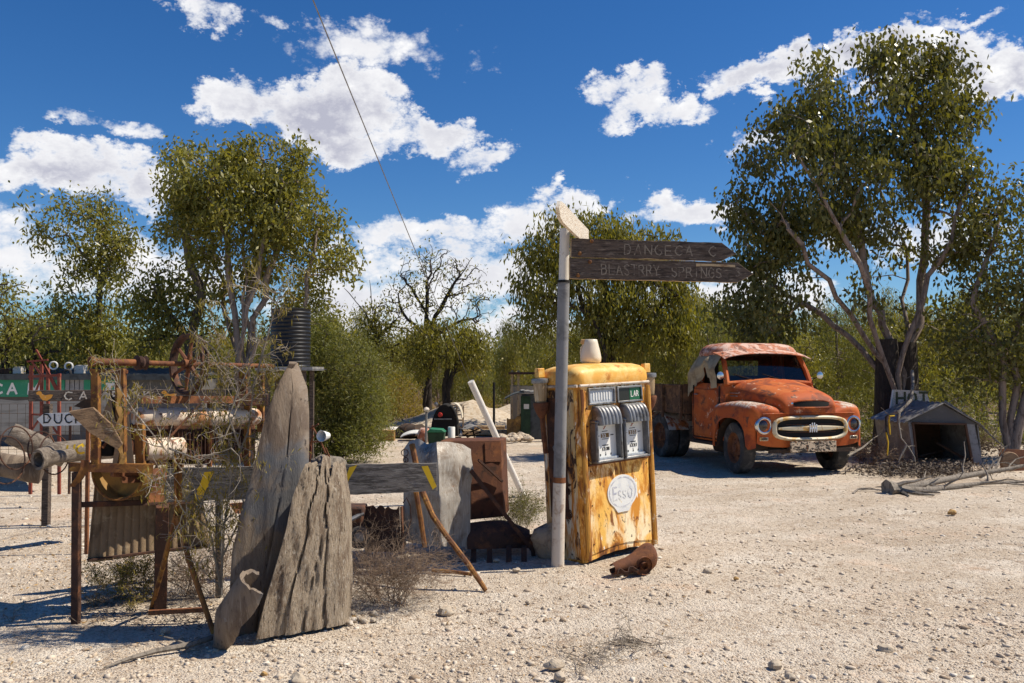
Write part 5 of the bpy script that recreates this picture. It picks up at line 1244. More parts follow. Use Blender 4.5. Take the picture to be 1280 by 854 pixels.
# ============================================================ the rusty machine
RL = [5.95]
def seg(mb, a, b, w, t=None, kind='bar'):
    (mb.angle_iron if kind == 'angle' else mb.bar)(a, b, w, t or (w if kind == 'bar' else .007))
base = G(160, 770); T = thing('rusty_machine', 'rusty belt-driven washing machine frame with spoked wheel and long shaft behind the thorny branches', 'old machine', tuple(base))
s0 = P(112, 452, 5.9); s1 = P(342, 458, 7.05); sd = (s1-s0).normalized()
def sh(px):   # point on shaft at pixel column
    t = (px-112)/230; k = t*5.9/(7.05-t*(7.05-5.9)) if False else t/(t+(1-t)*7.05/5.9); return s0+(s1-s0)*k
m = MB(); m.tube([s0, sh(178)], .024, 12); m.tube([sh(178), s1], .018, 12); m.tube([s0, s0+sd*.03], .034, 12); shf = m.build('shaft', M['rust'], T)
m = MB(); c = sh(176); m.tube([c-sd*.04, c-sd*.03, c-sd*.02, c+sd*.0, c+sd*.02, c+sd*.035], [.03, .055, .036, .050, .036, .052], 16); m.build('collar', M['rust_dark'], shf)
# spoked wheel
c = sh(236); Rw = .222; m = MB()
u_ = sd.orthogonal().normalized(); w_ = sd.cross(u_)
for off in (-.022, .022):
    m.torus(c+sd*off, sd, Rw-.004, .010, 44, 6)
m.lathe([(Rw-.022, -.026), (Rw-.006, -.026), (Rw-.016, 0), (Rw-.006, .026), (Rw-.022, .026), (Rw-.030, 0), (Rw-.022, -.026)], c, 'z', 44, V((0, 0, 1)).rotation_difference(sd).to_matrix()); wh = m.build('wheel', M['rust_dark'], T)
m = MB(); m.tube([c-sd*.045, c+sd*.045], .035, 14); m.build('hub', M['rust'], wh)
for k in range(6):
    a = k*pi/3+.3; d = u_*cos(a)+w_*sin(a); m = MB(); m.tube([c+d*.03, c+d*.11, c+d*(Rw-.02)], [.019, .014, .011], 7); m.build('spoke', M['rust'], wh)
# uprights carrying the shaft
m = MB(); m.bar(P(120, 461, 5.98), P(120, 584, 5.98), .05, .05); m.build('upright', M['rust_orange'], T, bevel=.003)
m = MB(); m.bar(P(151, 461, 6.05), P(152, 584, 6.05), .062, .05); m.build('upright', M['rust_orange'], T, bevel=.003)
m = MB(); m.bar(P(112, 463, 5.98), P(160, 465, 6.08), .05, .025); m.build('bearing_plate', M['rust'], T, bevel=.003)
m = MB(); m.bar(P(304, 464, 6.9), P(304, 500, 6.9), .06, .05); m.bar(P(326, 464, 7.0), P(326, 540, 7.0), .05, .05); m.build('far_upright', M['rust_orange'], T, bevel=.003)
m = MB(); m.bar(P(294, 500, 6.8), P(334, 500, 6.9), .10, .09); m.build('gear_box', M['rust_dark'], T, bevel=.006)
# table rails
m = MB(); m.angle_iron(P(88, 584, 5.94), P(192, 586, 6.1), .055, .008); m.build('table_rail', M['rust_orange'], T)
m = MB(); m.bar(P(140, 592, 6.08), P(320, 588, 6.9), .06, .045); m.build('table_rail', M['rust'], T, bevel=.004)
m = MB(); rr_ = []
for (x, y) in ((101, 575), (100, 585), (95, 596), (86, 608)): rr_.append([P(x, y, 5.90), P(x+10, y+.5, 5.93)])
m.sheet(rr_, .006); m.build('curved_flange', M['rust_orange'], T)
m = MB(); m.bar(P(100, 631, 6.0), P(250, 626, 6.6), .035); m.build('lower_rail', M['rust_dark'], T)
m = MB(); m.bar(P(96, 590, 5.94), G(95, 779)-V((0, 0, .06)), .048, .05); m.build('leg', M['rust_dark'], T, bevel=.003)
m = MB(); m.bar(P(274, 590, 6.6), G(274, 745), .045, .05); m.build('leg', M['shed_wall'], T, bevel=.003)
m = MB(); m.bar(P(203, 632, 6.15), G(200, 763), .085, .08); m.build('leg', M['rust_dark'], T, bevel=.004)
m = MB(); m.angle_iron(P(221, 562, 5.85), P(221, 646, 5.85), .035, .008); m.tube([P(221, 640, 5.85), P(206, 700, 5.95), G(189, 762)], [.018, .018, .016], 8); m.build('brace', M['rust_orange'], T)
m = MB(); m.tube([P(222, 645, 5.83), P(236, 700, 5.75), G(269, 797)], [.018, .018, .017], 8); m.build('brace', M['rust_orange'], T)
m = MB(); m.bar(P(186, 766, 6.0), P(256, 762, 6.05), .03); m.build('foot_rail', M['rust'], T)
# ragged hanging strap
m = MB(); rr_ = []
for k in range(14):
    t = k/13; y = 485+95*t; w = 7-3*abs(.5-t)+2*sin(k*2.1); x = 148+4*t+2*sin(k*1.7); rr_.append([P(x-w/2, y, 5.93), P(x+w/2, y, 5.95)])
m.sheet(rr_, .005); m.build('ragged_strap', M['ochre'], T, angle=60)
# half barrel under the table
c = P(148, 588, 6.12); m = MB(); rr_ = []
for k in range(19):
    a = pi+pi*k/18; rr_.append([c+V((.175*cos(a), dy*.35, .20*sin(a)))+V((dy*.15, 0, 0)) for dy in (0, .5, 1)])
m.sheet(rr_, .008); m.add([c+V((.172*cos(pi+pi*k/18), .035+.06*sin(pi*k/18), .197*sin(pi+pi*k/18))) for k in range(19)]+[c+V((0, .10, -.02))], [(k, k+1, 19) for k in range(18)])
hb = m.build('half_barrel', M['ochre'], T, angle=50)
m = MB(); m.tube([c+V((.178*cos(pi+pi*k/18), -.004, .203*sin(pi+pi*k/18))) for k in range(19)], .009, 6); m.build('rim', M['rust_orange'], hb)
# drum and angle above it
m = MB(); m.angle_iron(P(174, 500, 6.2), P(320, 500, 6.95), .05, .008); m.build('top_angle', M['rust'], T)
d0 = P(168, 521, 6.25); d1 = P(322, 521, 7.0); dd = (d1-d0)
m = MB(); m.tube([d0, d0+dd*.02, d0+dd*.3, d0+dd*.32, d0+dd*.34, d0+dd*.98, d1], [.055, .066, .066, .070, .066, .066, .058], 22); m.build('drum', M['drum_cream'], T, angle=40)
m = MB(); d0 = P(180, 562, 6.2); m.tube([d0, d0+dd*.28], [.08, .08], 20); m.build('lower_drum', M['drum_cream'], T)
m = MB(); m.bar(P(175, 530, 6.15), P(176, 582, 6.15), .06, .05); m.build('post', M['rust_orange'], T, bevel=.003)
m = MB(); rr_ = [[P(218+100*u, 536+3*sin(u*9), 6.5+.5*u), P(218+100*u, 555, 6.52+.5*u), P(218+100*u, 574, 6.5+.5*u)] for u in np.linspace(0, 1, 12)]
m.sheet(rr_, .01)
for k in range(22): u = k/21; m.bar(P(218+100*u, 536, 6.46+.5*u), P(218+100*u, 574, 6.46+.5*u), .008)
m.build('mesh_panel', M['rust_dark'], T)
# flap and wedge
m = MB(); m.prism([P(86, 515, 5.80), P(116, 510, 5.84), P(140, 532, 5.88), P(153, 556, 5.92), P(147, 562, 5.90), P(112, 541, 5.84)], V((.0, .012, .006))); m.build('chute_board', M['plank_brown'], T)
m = MB(); m.prism([P(115, 513, 5.98), P(131, 490, 6.0), P(138, 494, 6.02), P(126, 520, 6.0)], V((0, .01, 0))); m.build('metal_flap', M['iron_grey'], T)
m = MB(); m.prism([P(126, 522, 6.02), P(138, 493, 6.03), P(160, 520, 6.1), P(168, 585, 6.1), P(140, 582, 6.0), P(146, 545, 6.0)], V((0, .01, 0))); m.prism([P(92, 508, 6.1), P(106, 499, 6.1), P(124, 499, 6.1), P(118, 513, 6.1)], V((0, .01, 0))); m.build('dark_hopper', M['chassis'], T)

# more of the machine: gussets, boxes, chains, inner frame
def mp_(name, mat, fn, **k):
    m = MB(); fn(m); m.build(name, M[mat], T, **k)
mp_('back_panel', 'rust_dark', lambda m: m.prism([P(182, 532, 6.75), P(318, 530, 7.2), P(318, 578, 7.2), P(182, 582, 6.75)], V((0, .02, 0))))
mp_('side_box', 'rust', lambda m: m.box(P(168, 548, 6.4), (.10, .3, .22)), bevel=.006)
mp_('belt_guard', 'rust', lambda m: m.sheet([[P(188+3*sin(k*.7), 586+k*6, 6.1), P(206+2*sin(k), 586+k*6, 6.2)] for k in range(8)], .006))
mp_('cross_rail', 'rust', lambda m: m.angle_iron(P(150, 600, 6.1), P(300, 596, 6.9), .04, .007))
mp_('cross_rail', 'rust_dark', lambda m: m.bar(P(160, 541, 6.3), P(320, 541, 7.0), .035, .05))
mp_('post', 'rust_dark', lambda m: m.bar(P(214, 530, 6.45), P(214, 590, 6.45), .03, .03))
mp_('post', 'rust', lambda m: m.bar(P(262, 500, 6.7), P(262, 590, 6.7), .03, .03))
mp_('post', 'rust_orange', lambda m: m.bar(P(309, 505, 6.9), P(309, 600, 6.9), .04, .04))
mp_('tie_rod', 'rust', lambda m: m.tube([P(128, 560, 6.0), P(172, 500, 6.2)], .010, 6))
mp_('tie_rod', 'rust_dark', lambda m: m.tube([P(182, 580, 6.2), P(250, 505, 6.5)], .009, 6))
mp_('dark_lump', 'black', lambda m: m.box(P(138, 560, 6.15), (.12, .2, .10)), bevel=.02)  # plain black block between the uprights
mp_('bracket', 'rust', lambda m: m.prism([P(286, 630, 6.5), P(308, 628, 6.55), P(308, 642, 6.55), P(294, 642, 6.5)], V((0, .03, 0))))
# corrugated sheet hung below
m = MB(); rr_ = []
for i in range(6):
    t = i/5; row = []
    for k in range(61):
        u = k/60; x = (118+(253-118)*u)*(1-t)+(109+(262-109)*u)*t; y = (607+(626-607)*u)*(1-t)+(703+(684-703)*u)*t
        row.append(P(x, y+.8*sin(u*9), 6.18+.5*u)+V((.0, .010*sin(u*95), 0)))
    rr_.append(row)
m.sheet(rr_, .004)
sh_ = single('corrugated_panel', 'tan corrugated sheet hanging under the rusty machine table', 'metal sheet', m, M['burlap'], P(180, 690, 6.4), angle=80); ORG[sh_] = P(180, 690, 6.4)
m = MB(); m.bar(P(109, 700, 6.16), P(262, 681, 6.68), .028, .012); m.build('edge_strip', M['rust_dark'], sh_)

# ============================================================ long weathered plank with yellow arrows
def plankmap(px, py):  # face of the plank
    D = 6.22+(px-190)/355*.30; return P(px, py, D)
m = MB(); rows = []
nx_ = 60
for (t, dy) in ((0, 0), (0, -1), (.25, -1), (.5, -1), (.75, -1), (1, -1), (1, 0)):
    row = []
    for k in range(nx_+1):
        px = 190+(546-190)*k/nx_; yt = 586-7*(k/nx_)+1.2*fbm(V((k*.2, 0, 0))); yb = 629-15*(k/nx_)+1.2*fbm(V((k*.3, 4, 0)))
        p = plankmap(px, yt+(yb-yt)*t); row.append(p+V((0, (.04 if dy == 0 else 0)+.004*fbm(V((k*.2, t*9, 2))), 0)))
    rows.append(row)
m.loft(rows, flip=True); m.loft([rows[0], rows[-1]], flip=False); e_ = [r[0] for r in rows]; m.add(e_, [tuple(range(7))]); m.add([r[-1] for r in rows], [tuple(reversed(range(7)))])
o = single('long_plank', 'long grey weathered plank with yellow arrow strokes running behind the split timbers', 'plank', m, M['grey_plank'], plankmap(370, 620), angle=60); ORG[o] = plankmap(370, 620)
for (quad) in ([(256, 590), (268, 589), (251, 628), (242, 628)], [(252, 605), (262, 607), (252, 616), (246, 612)], [(437, 584), (447, 581), (436, 600), (430, 615), (425, 617)], [(527, 583), (535, 582), (546, 608), (541, 612)]):
    m = MB(); m.add([plankmap(a, b)+V((0, -.008-.0, 0)) for a, b in quad], [tuple(range(len(quad)))]); m.build('yellow_stroke', M['paint_yellow'], o, smooth=False)

# ============================================================ things far left
# beam with CAR PARK and two painted ducks
c0 = P(36, 495, 9.5); c1 = P(282, 493, 9.9); ax = (c1-c0).normalized(); m = MB(); m.bar(c0, c1, .05, .12)
o = single('car_park_sign', 'dark beam sign lettered CAR PARK with an orange duck painted near each end', 'sign', m, M['brown_board'], c0, bevel=.006); ORG[o] = c0
def mpb(a, b, e): return c0+ax*a+V((0, -.029-e, b))
m = MB()
letters(m, 'CAR', mpb, .37, -.043, .085, .075, .075, .014, .05, 2); letters(m, 'PARK', mpb, .86, -.043, .085, .065, .042, .014, .05, 4); m.build('lettering', M['white_board'], o, smooth=False)
DUCK = [(0, .075), (.03, .095), (.06, .09), (.075, .06), (.11, .045), (.17, .055), (.20, .05), (.18, .01), (.13, -.02), (.08, -.015), (.05, .02), (.035, .05), (.01, .055)]
for x, s in ((.085, .9), (1.36, .85)):
    m = MB(); m.add([mpb(x+a*s*.95, (b-.038)*s, .001) for a, b in DUCK], [tuple(range(len(DUCK)))]); m.build('duck_shape', M['paint_orange'], o, smooth=False)
for px in (60, 250):
    m = MB(); p = P(px, 505, 9.75); m.bar(p, V((p.x, p.y, -.1)), .07); m.build('post', M['brown_board'], o)
# white arrow board DUCKS
D = 8.2; f_ = [P(*p, D) for p in ((46, 524), (55, 517), (112, 515), (118, 524), (112, 531), (54, 533))]; m = MB(); m.prism(f_, V((0, .02, 0)))
o = single('duck_sign', 'white pointed board hand-lettered DUCKS above the hollow logs', 'sign', m, M['paint_white'], f_[0]); ORG[o] = f_[0]
def mpd(a, b, e): return P(50+a, 531-b, D)+V((0, -.003-e, 0))
m = MB(); letters(m, 'DUCKS', mpd, 5, 2.2, 11, 9, 4.2, 1.7, .03, 6); m.build('lettering', M['paint_black'], o, smooth=False)
m = MB(); p = P(108, 533, D)+V((0, .03, 0)); m.bar(P(108, 517, D)+V((0, .04, 0)), V((p.x, p.y+.01, -.1)), .03); m.build('stake', M['rust'], o)
# hollow logs
def holog(pts, r, label, seed, mat='log_grey', open_end=True):
    m = MB(); rows = []; pts = [V(p) for p in pts]; d = (pts[-1]-pts[0]).normalized(); u = d.cross(V((0, 0, 1))).normalized(); w = u.cross(d)
    prof = [(r*.62, .25)]+[(r*.68, .0)]+[(r, .0)]+[(r, None)]
    for k, (rad, off) in enumerate(((r*.60, .35), (r*.70, .005), (r*.96, 0))):
        rows.append([pts[0]+d*off+(u*cos(a)+w*sin(a))*rad*(1+.06*fbm(V((cos(a)*1.5, sin(a)*1.5, seed)))) for a in np.linspace(0, 2*pi, 21)[:-1]])
    for i in range(1, 15):
        t = i/14; seg_ = t*(len(pts)-1); j = min(len(pts)-2, int(seg_)); p = pts[j]+(pts[j+1]-pts[j])*(seg_-j)
        rows.append([p+(u*cos(a)+w*sin(a))*r*(1+.10*fbm(V((cos(a)*1.5, sin(a)*1.5, seed+t*2)))) for a in np.linspace(0, 2*pi, 21)[:-1]])
    m.loft(rows, closed=True); m.f.append(tuple(len(m.v)-20+k for k in range(20))); m.f.append(tuple(reversed(range(20))))
    o = single('hollow_log', label, 'log', m, M[mat], pts[0], group='hollow logs stacked at the left', angle=60); ORG[o] = pts[0]; return o
l1 = holog([P(47, 575, 8.05), P(72, 566, 8.4), P(160, 558, 8.9)], .10, 'pale hollow log lettered DUC in yellow, its round dark end lowest', 1)
def mpl(a, b, e): return P(72+a, 569.5-b-.08*a, 8.44)+V((0, -.02-.07*(1-((b-5.5)/11)**2)-e, 0))
m = MB(); letters(m, 'DUC', mpl, 4, .5, 11, 9, 3.6, 2.6, .05, 9); m.build('lettering', M['paint_yellow'], l1, smooth=False)
holog([P(12, 541, 8.5), P(40, 553, 8.55), P(82, 573, 8.75)], .10, 'stout hollow log with its dark open end raised above the other logs', 2)
holog([P(-60, 570, 8.6), P(52, 590, 8.8)], .12, 'dark log lying lowest, cut off by the left edge of the picture', 3, 'grey_timber')
for i, (px, py, R, D) in enumerate(((52, 562, .17, 8.35), (68, 568, .19, 8.40), (8, 575, .22, 8.2), (20, 560, .20, 8.25))):
    m = MB(); cc = P(px, py, D); m.torus(cc, (1, -.25, .1), R, .007, 26, 5)
    single('wire_hoop', ('first' if i == 0 else 'second' if i == 1 else 'third' if i == 2 else 'fourth')+' rusty wire hoop looped round the hollow logs, counted '+('from the open end' if i < 2 else 'beside the left edge'), 'wire hoop', m, M['rust_dark'], cc, group='wire hoops round the logs')
# wire mesh fence behind the logs
a = P(-30, 560, 12.0); b = P(200, 560, 12.3); m = MB(); dx = b-a; base = V((a.x, a.y, 0))
for k in range(24): p = a+dx*k/23; m.tube([(p.x, p.y, .50), (p.x, p.y, 1.24)], .0025, 4)
for z in (.5, .62, .74, .86, .98, 1.11, 1.24): m.tube([(a.x, a.y, z), (b.x, b.y, z)], .0025, 4)
T = thing('wire_fence', 'low grey wire mesh fence behind the hollow logs', 'fence', tuple(base)); m.build('mesh', M['chassis'], T)
for k in range(3): p = a+dx*(.02+.48*k); m = MB(); m.tube([(p.x, p.y+.02, 0), (p.x, p.y+.02, 1.2)], .02, 6); m.build('post', M['rust_dark'], T)
# long shed with the green band
Ds = 20; x0 = P(-260, 463, Ds).x; x1 = P(250, 463, Ds).x; T = thing('long_shed', 'long low grey shed with a green painted band behind the duck sign', 'shed', ((x0+x1)/2, Ds, 0))
m = MB(); rows = [[(x, Ds+.03*(i % 2), z) for i, x in enumerate(np.arange(x0, x1, .11))] for z in (0, 1.50)]; m.sheet(rows, -.02); m.box(((x0+x1)/2, Ds+1.2, .75), (x1-x0, 2.2, 1.5)); m.build('wall', M['shed_wall'], T)
m = MB(); m.sheet([[(x, Ds-.15+2.6*t, 1.53+.22*t+.02*(i % 2)) for i, x in enumerate(np.arange(x0-.1, x1+.1, .09))] for t in (0, 1)], .02); m.box(((x0+x1)/2, Ds-.18, 1.55), (x1-x0+.2, .04, .13)); m.build('roof', M['slate_sheet'], T)
def pz(py): return H-(py-463)/F*Ds
for (a, b, ya, yb, mt) in ((-60, 84, 475, 496, 'green_sign'), (108, 116, 470, 496, 'green_sign'), (124, 158, 470, 496, 'green_sign')):
    xa, xb = P(a, 463, Ds).x, P(b, 463, Ds).x; m = MB(); m.box(((xa+xb)/2, Ds-.09, (pz(ya)+pz(yb))/2), (xb-xa, .04, pz(ya)-pz(yb))); m.build('green_band', M[mt], T)
def mps(a, b, e): return V((a, Ds-.115-e, b))
m = MB(); letters(m, 'CA', mps, P(-4, 463, Ds).x, pz(492), .22, .20, .12, .05, .03, 3); letters(m, 'M', mps, P(40, 463, Ds).x, pz(492), .22, .24, .12, .06, .03, 3); letters(m, 'um', mps, P(126, 463, Ds).x, pz(493), .24, .20, .06, .06, .03, 3); m.build('lettering', M['paint_white'], T, smooth=False)
xa, xb = P(84, 463, Ds).x, P(108, 463, Ds).x; m = MB()
for k in range(4): m.box((xa+(xb-xa)*(k+.5)/4, Ds-.08, (pz(472)+pz(496))/2), ((xb-xa)/4-.02, .03, pz(472)-pz(496)))
m.build('grey_door', M['shed_trim'], T)
for i, (px, py) in enumerate(((67, 457), (86, 458))):
    cc = P(px, py, Ds+.3); m = MB(); m.torus(cc, (.1, -1, 0), .085, .020, 20, 6)
    t_ = single('white_hoop', ('left' if i == 0 else 'right')+' one of two white painted hoops standing on the long shed roof', 'hoop', m, M['paint_white'], cc, group='hoops on the shed roof')
cc = P(84, 466, Ds+.1); m = MB(); m.torus(cc, (.1, -1, 0), .07, .03, 18, 6); single('black_ring', 'small black rubber ring under the white hoops on the shed roof', 'tyre', m, M['tyre'], cc)
for i, (px, w, h, mt, lb) in enumerate(((101, .22, .18, 'pole_white', 'white battered box on the shed roof beside the hoops'), (24, .20, .14, 'pole_white', 'pale box on the far left of the long shed roof'), (8, .3, .10, 'rust_dark', 'brown crate on the long shed roof at the left edge'), (116, .25, .07, 'shed_trim', 'flat grey slab on the shed roof behind the rusty shaft end'))):
    cc = P(px, 462, Ds+.6); m = MB(); m.box((0, 0, h/2), (w, .2, h)); m.box((.02, 0, h+.012), (w*.85, .21, .02)); m.v = [tuple(V(v)+V((cc.x, cc.y, 1.62))) for v in m.v]
    single('roof_box', lb, 'box', m, M[mt], (cc.x, cc.y, 1.62), bevel=.01)
# grey tarp slope
m = MB(); m.sheet([[P(x, y+2*sin(x*.1), D) for x in (-60, -20, 20, 60, 100)] for (y, D) in ((500, 14.5), (512, 13.8), (524, 13.2), (545, 12.6))], .01); m.v = m.v
single('grey_tarpaulin', 'dull grey tarpaulin sloping down behind the wire mesh', 'tarpaulin', m, M['tarp'], G(20, 560), angle=80)
# red derrick
D = 11; T = thing('red_derrick', 'small red steel derrick frame with crossed braces behind the CAR PARK beam', 'derrick', tuple(V((P(58, 463, D).x, D, 0))))
def dk(name, a, b, w=.03):
    m = MB(); m.bar(P(*a[:2], a[2] if len(a) > 2 else D), P(*b[:2], b[2] if len(b) > 2 else D), w); m.build(name, M['derrick'], T)
for a, b in (((39, 457), (38, 618)), ((74, 467), (74, 618)), ((52, 455, 11.5), (52, 600, 11.5)), ((60, 460, 11.5), (60, 600, 11.5))): dk('post', a, b, .033)
for a, b in (((45, 437), (73, 488)), ((40, 452), (52, 470)), ((52, 470), (44, 492)), ((51, 448), (71, 490)), ((38, 540), (52, 520)), ((38, 518), (74, 520)), ((74, 545), (56, 520))): dk('brace', a, b, .02)
dk('crossbar', (36, 471), (76, 469), .03); dk('crossbar', (34, 452), (60, 450), .022)
# black corrugated tank on a stand
D = 15; cx_ = P(363, 463, D); zt, zb_ = P(363, 387, D).z, P(363, 458, D).z; T = thing('water_tank', 'black corrugated water tank standing on a tower between the gum tree and wattle', 'water tank', (cx_.x, D, 0))
m = MB(); R = .34; prof = [(.001, zt+.03), (R*.6, zt+.02), (R*.9, zt)]; n = 15; 
for k in range(n*4+1): t = k/(n*4); prof.append((R*(.975+.025*cos(2*pi*t*n)), zt-(zt-zb_)*t))
m.lathe(prof, (cx_.x, D, 0), 'z', 32); m.build('tank', M['tank_black'], T, angle=80)
m = MB(); m.box((cx_.x, D, zb_-.04), (.95, .9, .06)); m.build('platform', M['iron_grey'], T)
for sx in (-.3, .3):
    for sy in (-.3, .3): m = MB(); m.bar((cx_.x+sx, D+sy, -.05), (cx_.x+sx, D+sy, zb_-.07), .07); m.build('leg', M['brown_board'], T)
m = MB(); m.bar(P(345, 461, 14), P(408, 462, 14), .02, .01); single('thin_rail', 'thin pale metal rail sticking out behind the tip of the tall timber', 'rail', m, M['alloy'], P(345, 461, 14))

# ============================================================ thorny branches over the machine, dry scrub
rr = random.Random(77)
def sprig(name, label, mains, mat, leafy, seed, kids=5, L0=.055, W0=.008, r0=.010, lv=2, leaf='leaf_y', spread=.8, nl=7):
    rr = random.Random(seed); tips = []; m = MB(); 
    for pl in mains:
        pts = [P(*p) for p in pl]; m.tube(pts, [r0*(1-.75*i/(len(pts)-1)) for i in range(len(pts))], 5, cap=False)
        for i in range(len(pts)-1):
            for k in range(kids):
                t = rr.random(); s = pts[i]+(pts[i+1]-pts[i])*t; d0 = (pts[i+1]-pts[i]).normalized()
                def br(p, d, ln, lv_, r_):
                    q = p; pp = [p]
                    for _ in range(3):
                        d = (d+V((rr.gauss(0, .25), rr.gauss(0, .25), rr.gauss(0, .25)))).normalized(); q = q+d*ln/3; pp.append(q)
                    m.tube(pp, [r_, r_*.8, r_*.6, r_*.35], 4, cap=False)
                    if lv_ <= 1: tips.extend(pp[1:])
                    if lv_ > 0:
                        for _ in range(3): br(pp[rr.choice((1, 2, 3))], (d+V((rr.gauss(0, spread), rr.gauss(0, spread), rr.gauss(0, spread)))).normalized(), ln*.6, lv_-1, r_*.62)
                br(s, (d0*.6+V((rr.gauss(0, spread), rr.gauss(0, spread*.6), rr.gauss(0, spread)))).normalized(), rr.uniform(.10, .28), lv, r0*.5)
    base = P(*mains[0][0]); T = thing(name, label, 'shrub', tuple(V((base.x, base.y, 0)))); m.build('branches', M[mat], T, angle=60)
    if leafy:
        g = np.random.default_rng(seed); k = [t for t in tips if rr.random() < leafy]
        v, q = leaves_np(np.array([tuple(t) for t in k]), g, L0, W0, nl, .02, 1.0); npmesh('leaves', v, q, M[leaf], T, org=(base.x, base.y, 0))
    return T
sprig('thorn_shrub', 'thorny pale-stemmed shrub with sparse yellow-green leaves growing up through the rusty machine', [
    [(276, 735, 5.8), (262, 660, 5.75), (238, 600, 5.7), (205, 560, 5.6), (165, 510, 5.6), (140, 470, 5.6)], [(276, 735, 5.8), (280, 660, 5.8), (290, 590, 5.8), (268, 530, 5.8), (240, 480, 5.8)],
    [(262, 660, 5.75), (230, 640, 5.7), (190, 570, 5.6)], [(290, 590, 5.8), (310, 540, 5.9), (318, 480, 5.9), (330, 430, 5.9)], [(290, 590, 5.8), (275, 560, 5.8), (300, 500, 5.8), (270, 440, 5.8), (290, 400, 5.8)], [(318, 480, 5.9), (340, 400, 5.9), (352, 360, 5.9)],
    [(276, 700, 5.8), (300, 650, 5.8), (312, 590, 5.8)]], 'twig_grey', .30, 5, kids=5, L0=.045, W0=.007, r0=.0085, nl=4)
sprig('dead_branch', 'bare pale dead branch curling over the right part of the rusty machine', [[(300, 560, 5.75), (286, 520, 5.7), (302, 480, 5.7), (320, 440, 5.7)], [(245, 420, 5.9), (268, 450, 5.9), (290, 470, 5.9), (318, 452, 5.9)], [(210, 560, 5.65), (250, 575, 5.6), (290, 560, 5.65)]], 'dead', 0, 8, kids=3, lv=1, r0=.008)
def scrub(name, label, px, py, n, ln, sp, lv, mat, seed, up=.8, r0=.0035, kids=4, leaf=None, ne=3, spreadx=0):
    c = G(px, py); rr = random.Random(seed); m = MB(); tips = []
    for i in range(ne): twigs(m, c+V((rr.uniform(-1, 1)*spreadx, rr.uniform(-.5, .5)*spreadx, 0)), n, ln, sp, lv, r0, rr, up, kids, 3, tips)
    T = thing(name, label, 'shrub', tuple(c)); m.build('twigs', M[mat], T, smooth=False)
    if leaf:
        g = np.random.default_rng(seed); rr.shuffle(tips); v, q = leaves_np(np.array([tuple(t) for t in tips[:1500]]), g, .03, .006, 3, .015, .1); npmesh('leaves', v, q, M[leaf], T, org=c)
    return T
scrub('dry_bush', 'rounded brown dry bush beside the broad log half', 488, 757, 14, .40, .85, 3, 'twig', 1, .75, .0032, 5, None, 3, .16)
scrub('dry_bush', 'low dark dry bush under the rusty machine braces', 235, 745, 8, .32, .95, 3, 'twig', 2, .7, .0035, 5, None, 3, .2)
scrub('dry_bush', 'thin dry bush with faint greenish tips behind the left leg of the machine', 165, 748, 7, .27, .8, 3, 'twig', 3, .9, .003, 4, 'leaf_y', 3, .14)
scrub('dry_tuft', 'small dry tuft just right of the grey machine leg', 122, 757, 8, .13, .8, 2, 'twig', 4, .9, .003, 4, None, 1, .05)
scrub('dry_tuft', 'tiny dry tuft standing alone near the left edge', 20, 776, 6, .07, .9, 1, 'twig', 14, .9, .002, 4, None, 1, .04)
scrub('green_tuft', 'pale green weed tuft between the scrap heap and the signpost', 652, 672, 10, .36, .55, 2, 'twig_grey', 5, 1.2, .003, 5, 'leaf_d', 2, .08)
scrub('dead_twigs', 'grey brittle twigs lying in a heap at the lower middle of the gravel', 800, 806, 6, .20, 1.2, 2, 'twig_grey', 6, .12, .004, 4, None, 2, .06)
scrub('dead_twigs', 'dark brittle twigs lying left of the grey twig heap', 735, 822, 6, .20, 1.3, 2, 'twig_grey', 7, .06, .003, 4, None, 2, .1)
m = MB(); pts = [G(268, 800)+V((0, 0, .02)), G(235, 812)+V((0, 0, .025)), G(195, 818)+V((0, 0, .02)), G(160, 828)+V((0, 0, .02)), G(130, 838)+V((0, 0, .015))]; m.tube(pts, [.018, .02, .016, .012, .005], 6)
m.tube([pts[1], G(220, 806)+V((0, 0, .03)), G(205, 800)+V((0, 0, .02))], [.01, .008, .004], 5); single('fallen_stick', 'long thin grey stick lying from the hollow offcut towards the lower left', 'stick', m, M['dead'], pts[0])
# litter of dark twigs and bark in the machine's shade
g = np.random.default_rng(4); k = 900; px = g.uniform(90, 300, k); py = 765+g.normal(0, 12, k)+(px-200)*.05
pp = np.array([tuple(G(a, b)+V((0, 0, .015))) for a, b in zip(px, py)]); d = g.normal(0, 1, (k, 3)); d[:, 2] *= .15; d /= np.linalg.norm(d, axis=1)[:, None]; s = np.cross(d, [0, 0, 1.0]); Ln = g.uniform(.02, .09, k)[:, None]
v = np.stack([pp, pp+d*Ln*.5+s*.006, pp+d*Ln, pp+d*Ln*.5-s*.006], 1).reshape(-1, 3); tag(npmesh('bark_litter', v, np.arange(k*4).reshape(-1, 4), M['litter']), 'dark bark and twig litter under the rusty machine', 'litter', kind='stuff')
# ============================================================ scrap heap in the middle
B = G(585, 700)
def lab(name, label, cat, mb, mat, **k):
    c = sum((V(v) for v in mb.v), V((0, 0, 0)))/len(mb.v); c.z = min(v[2] for v in mb.v); o = single(name, label, cat, mb, M[mat], c, **k); ORG[o] = c; return o
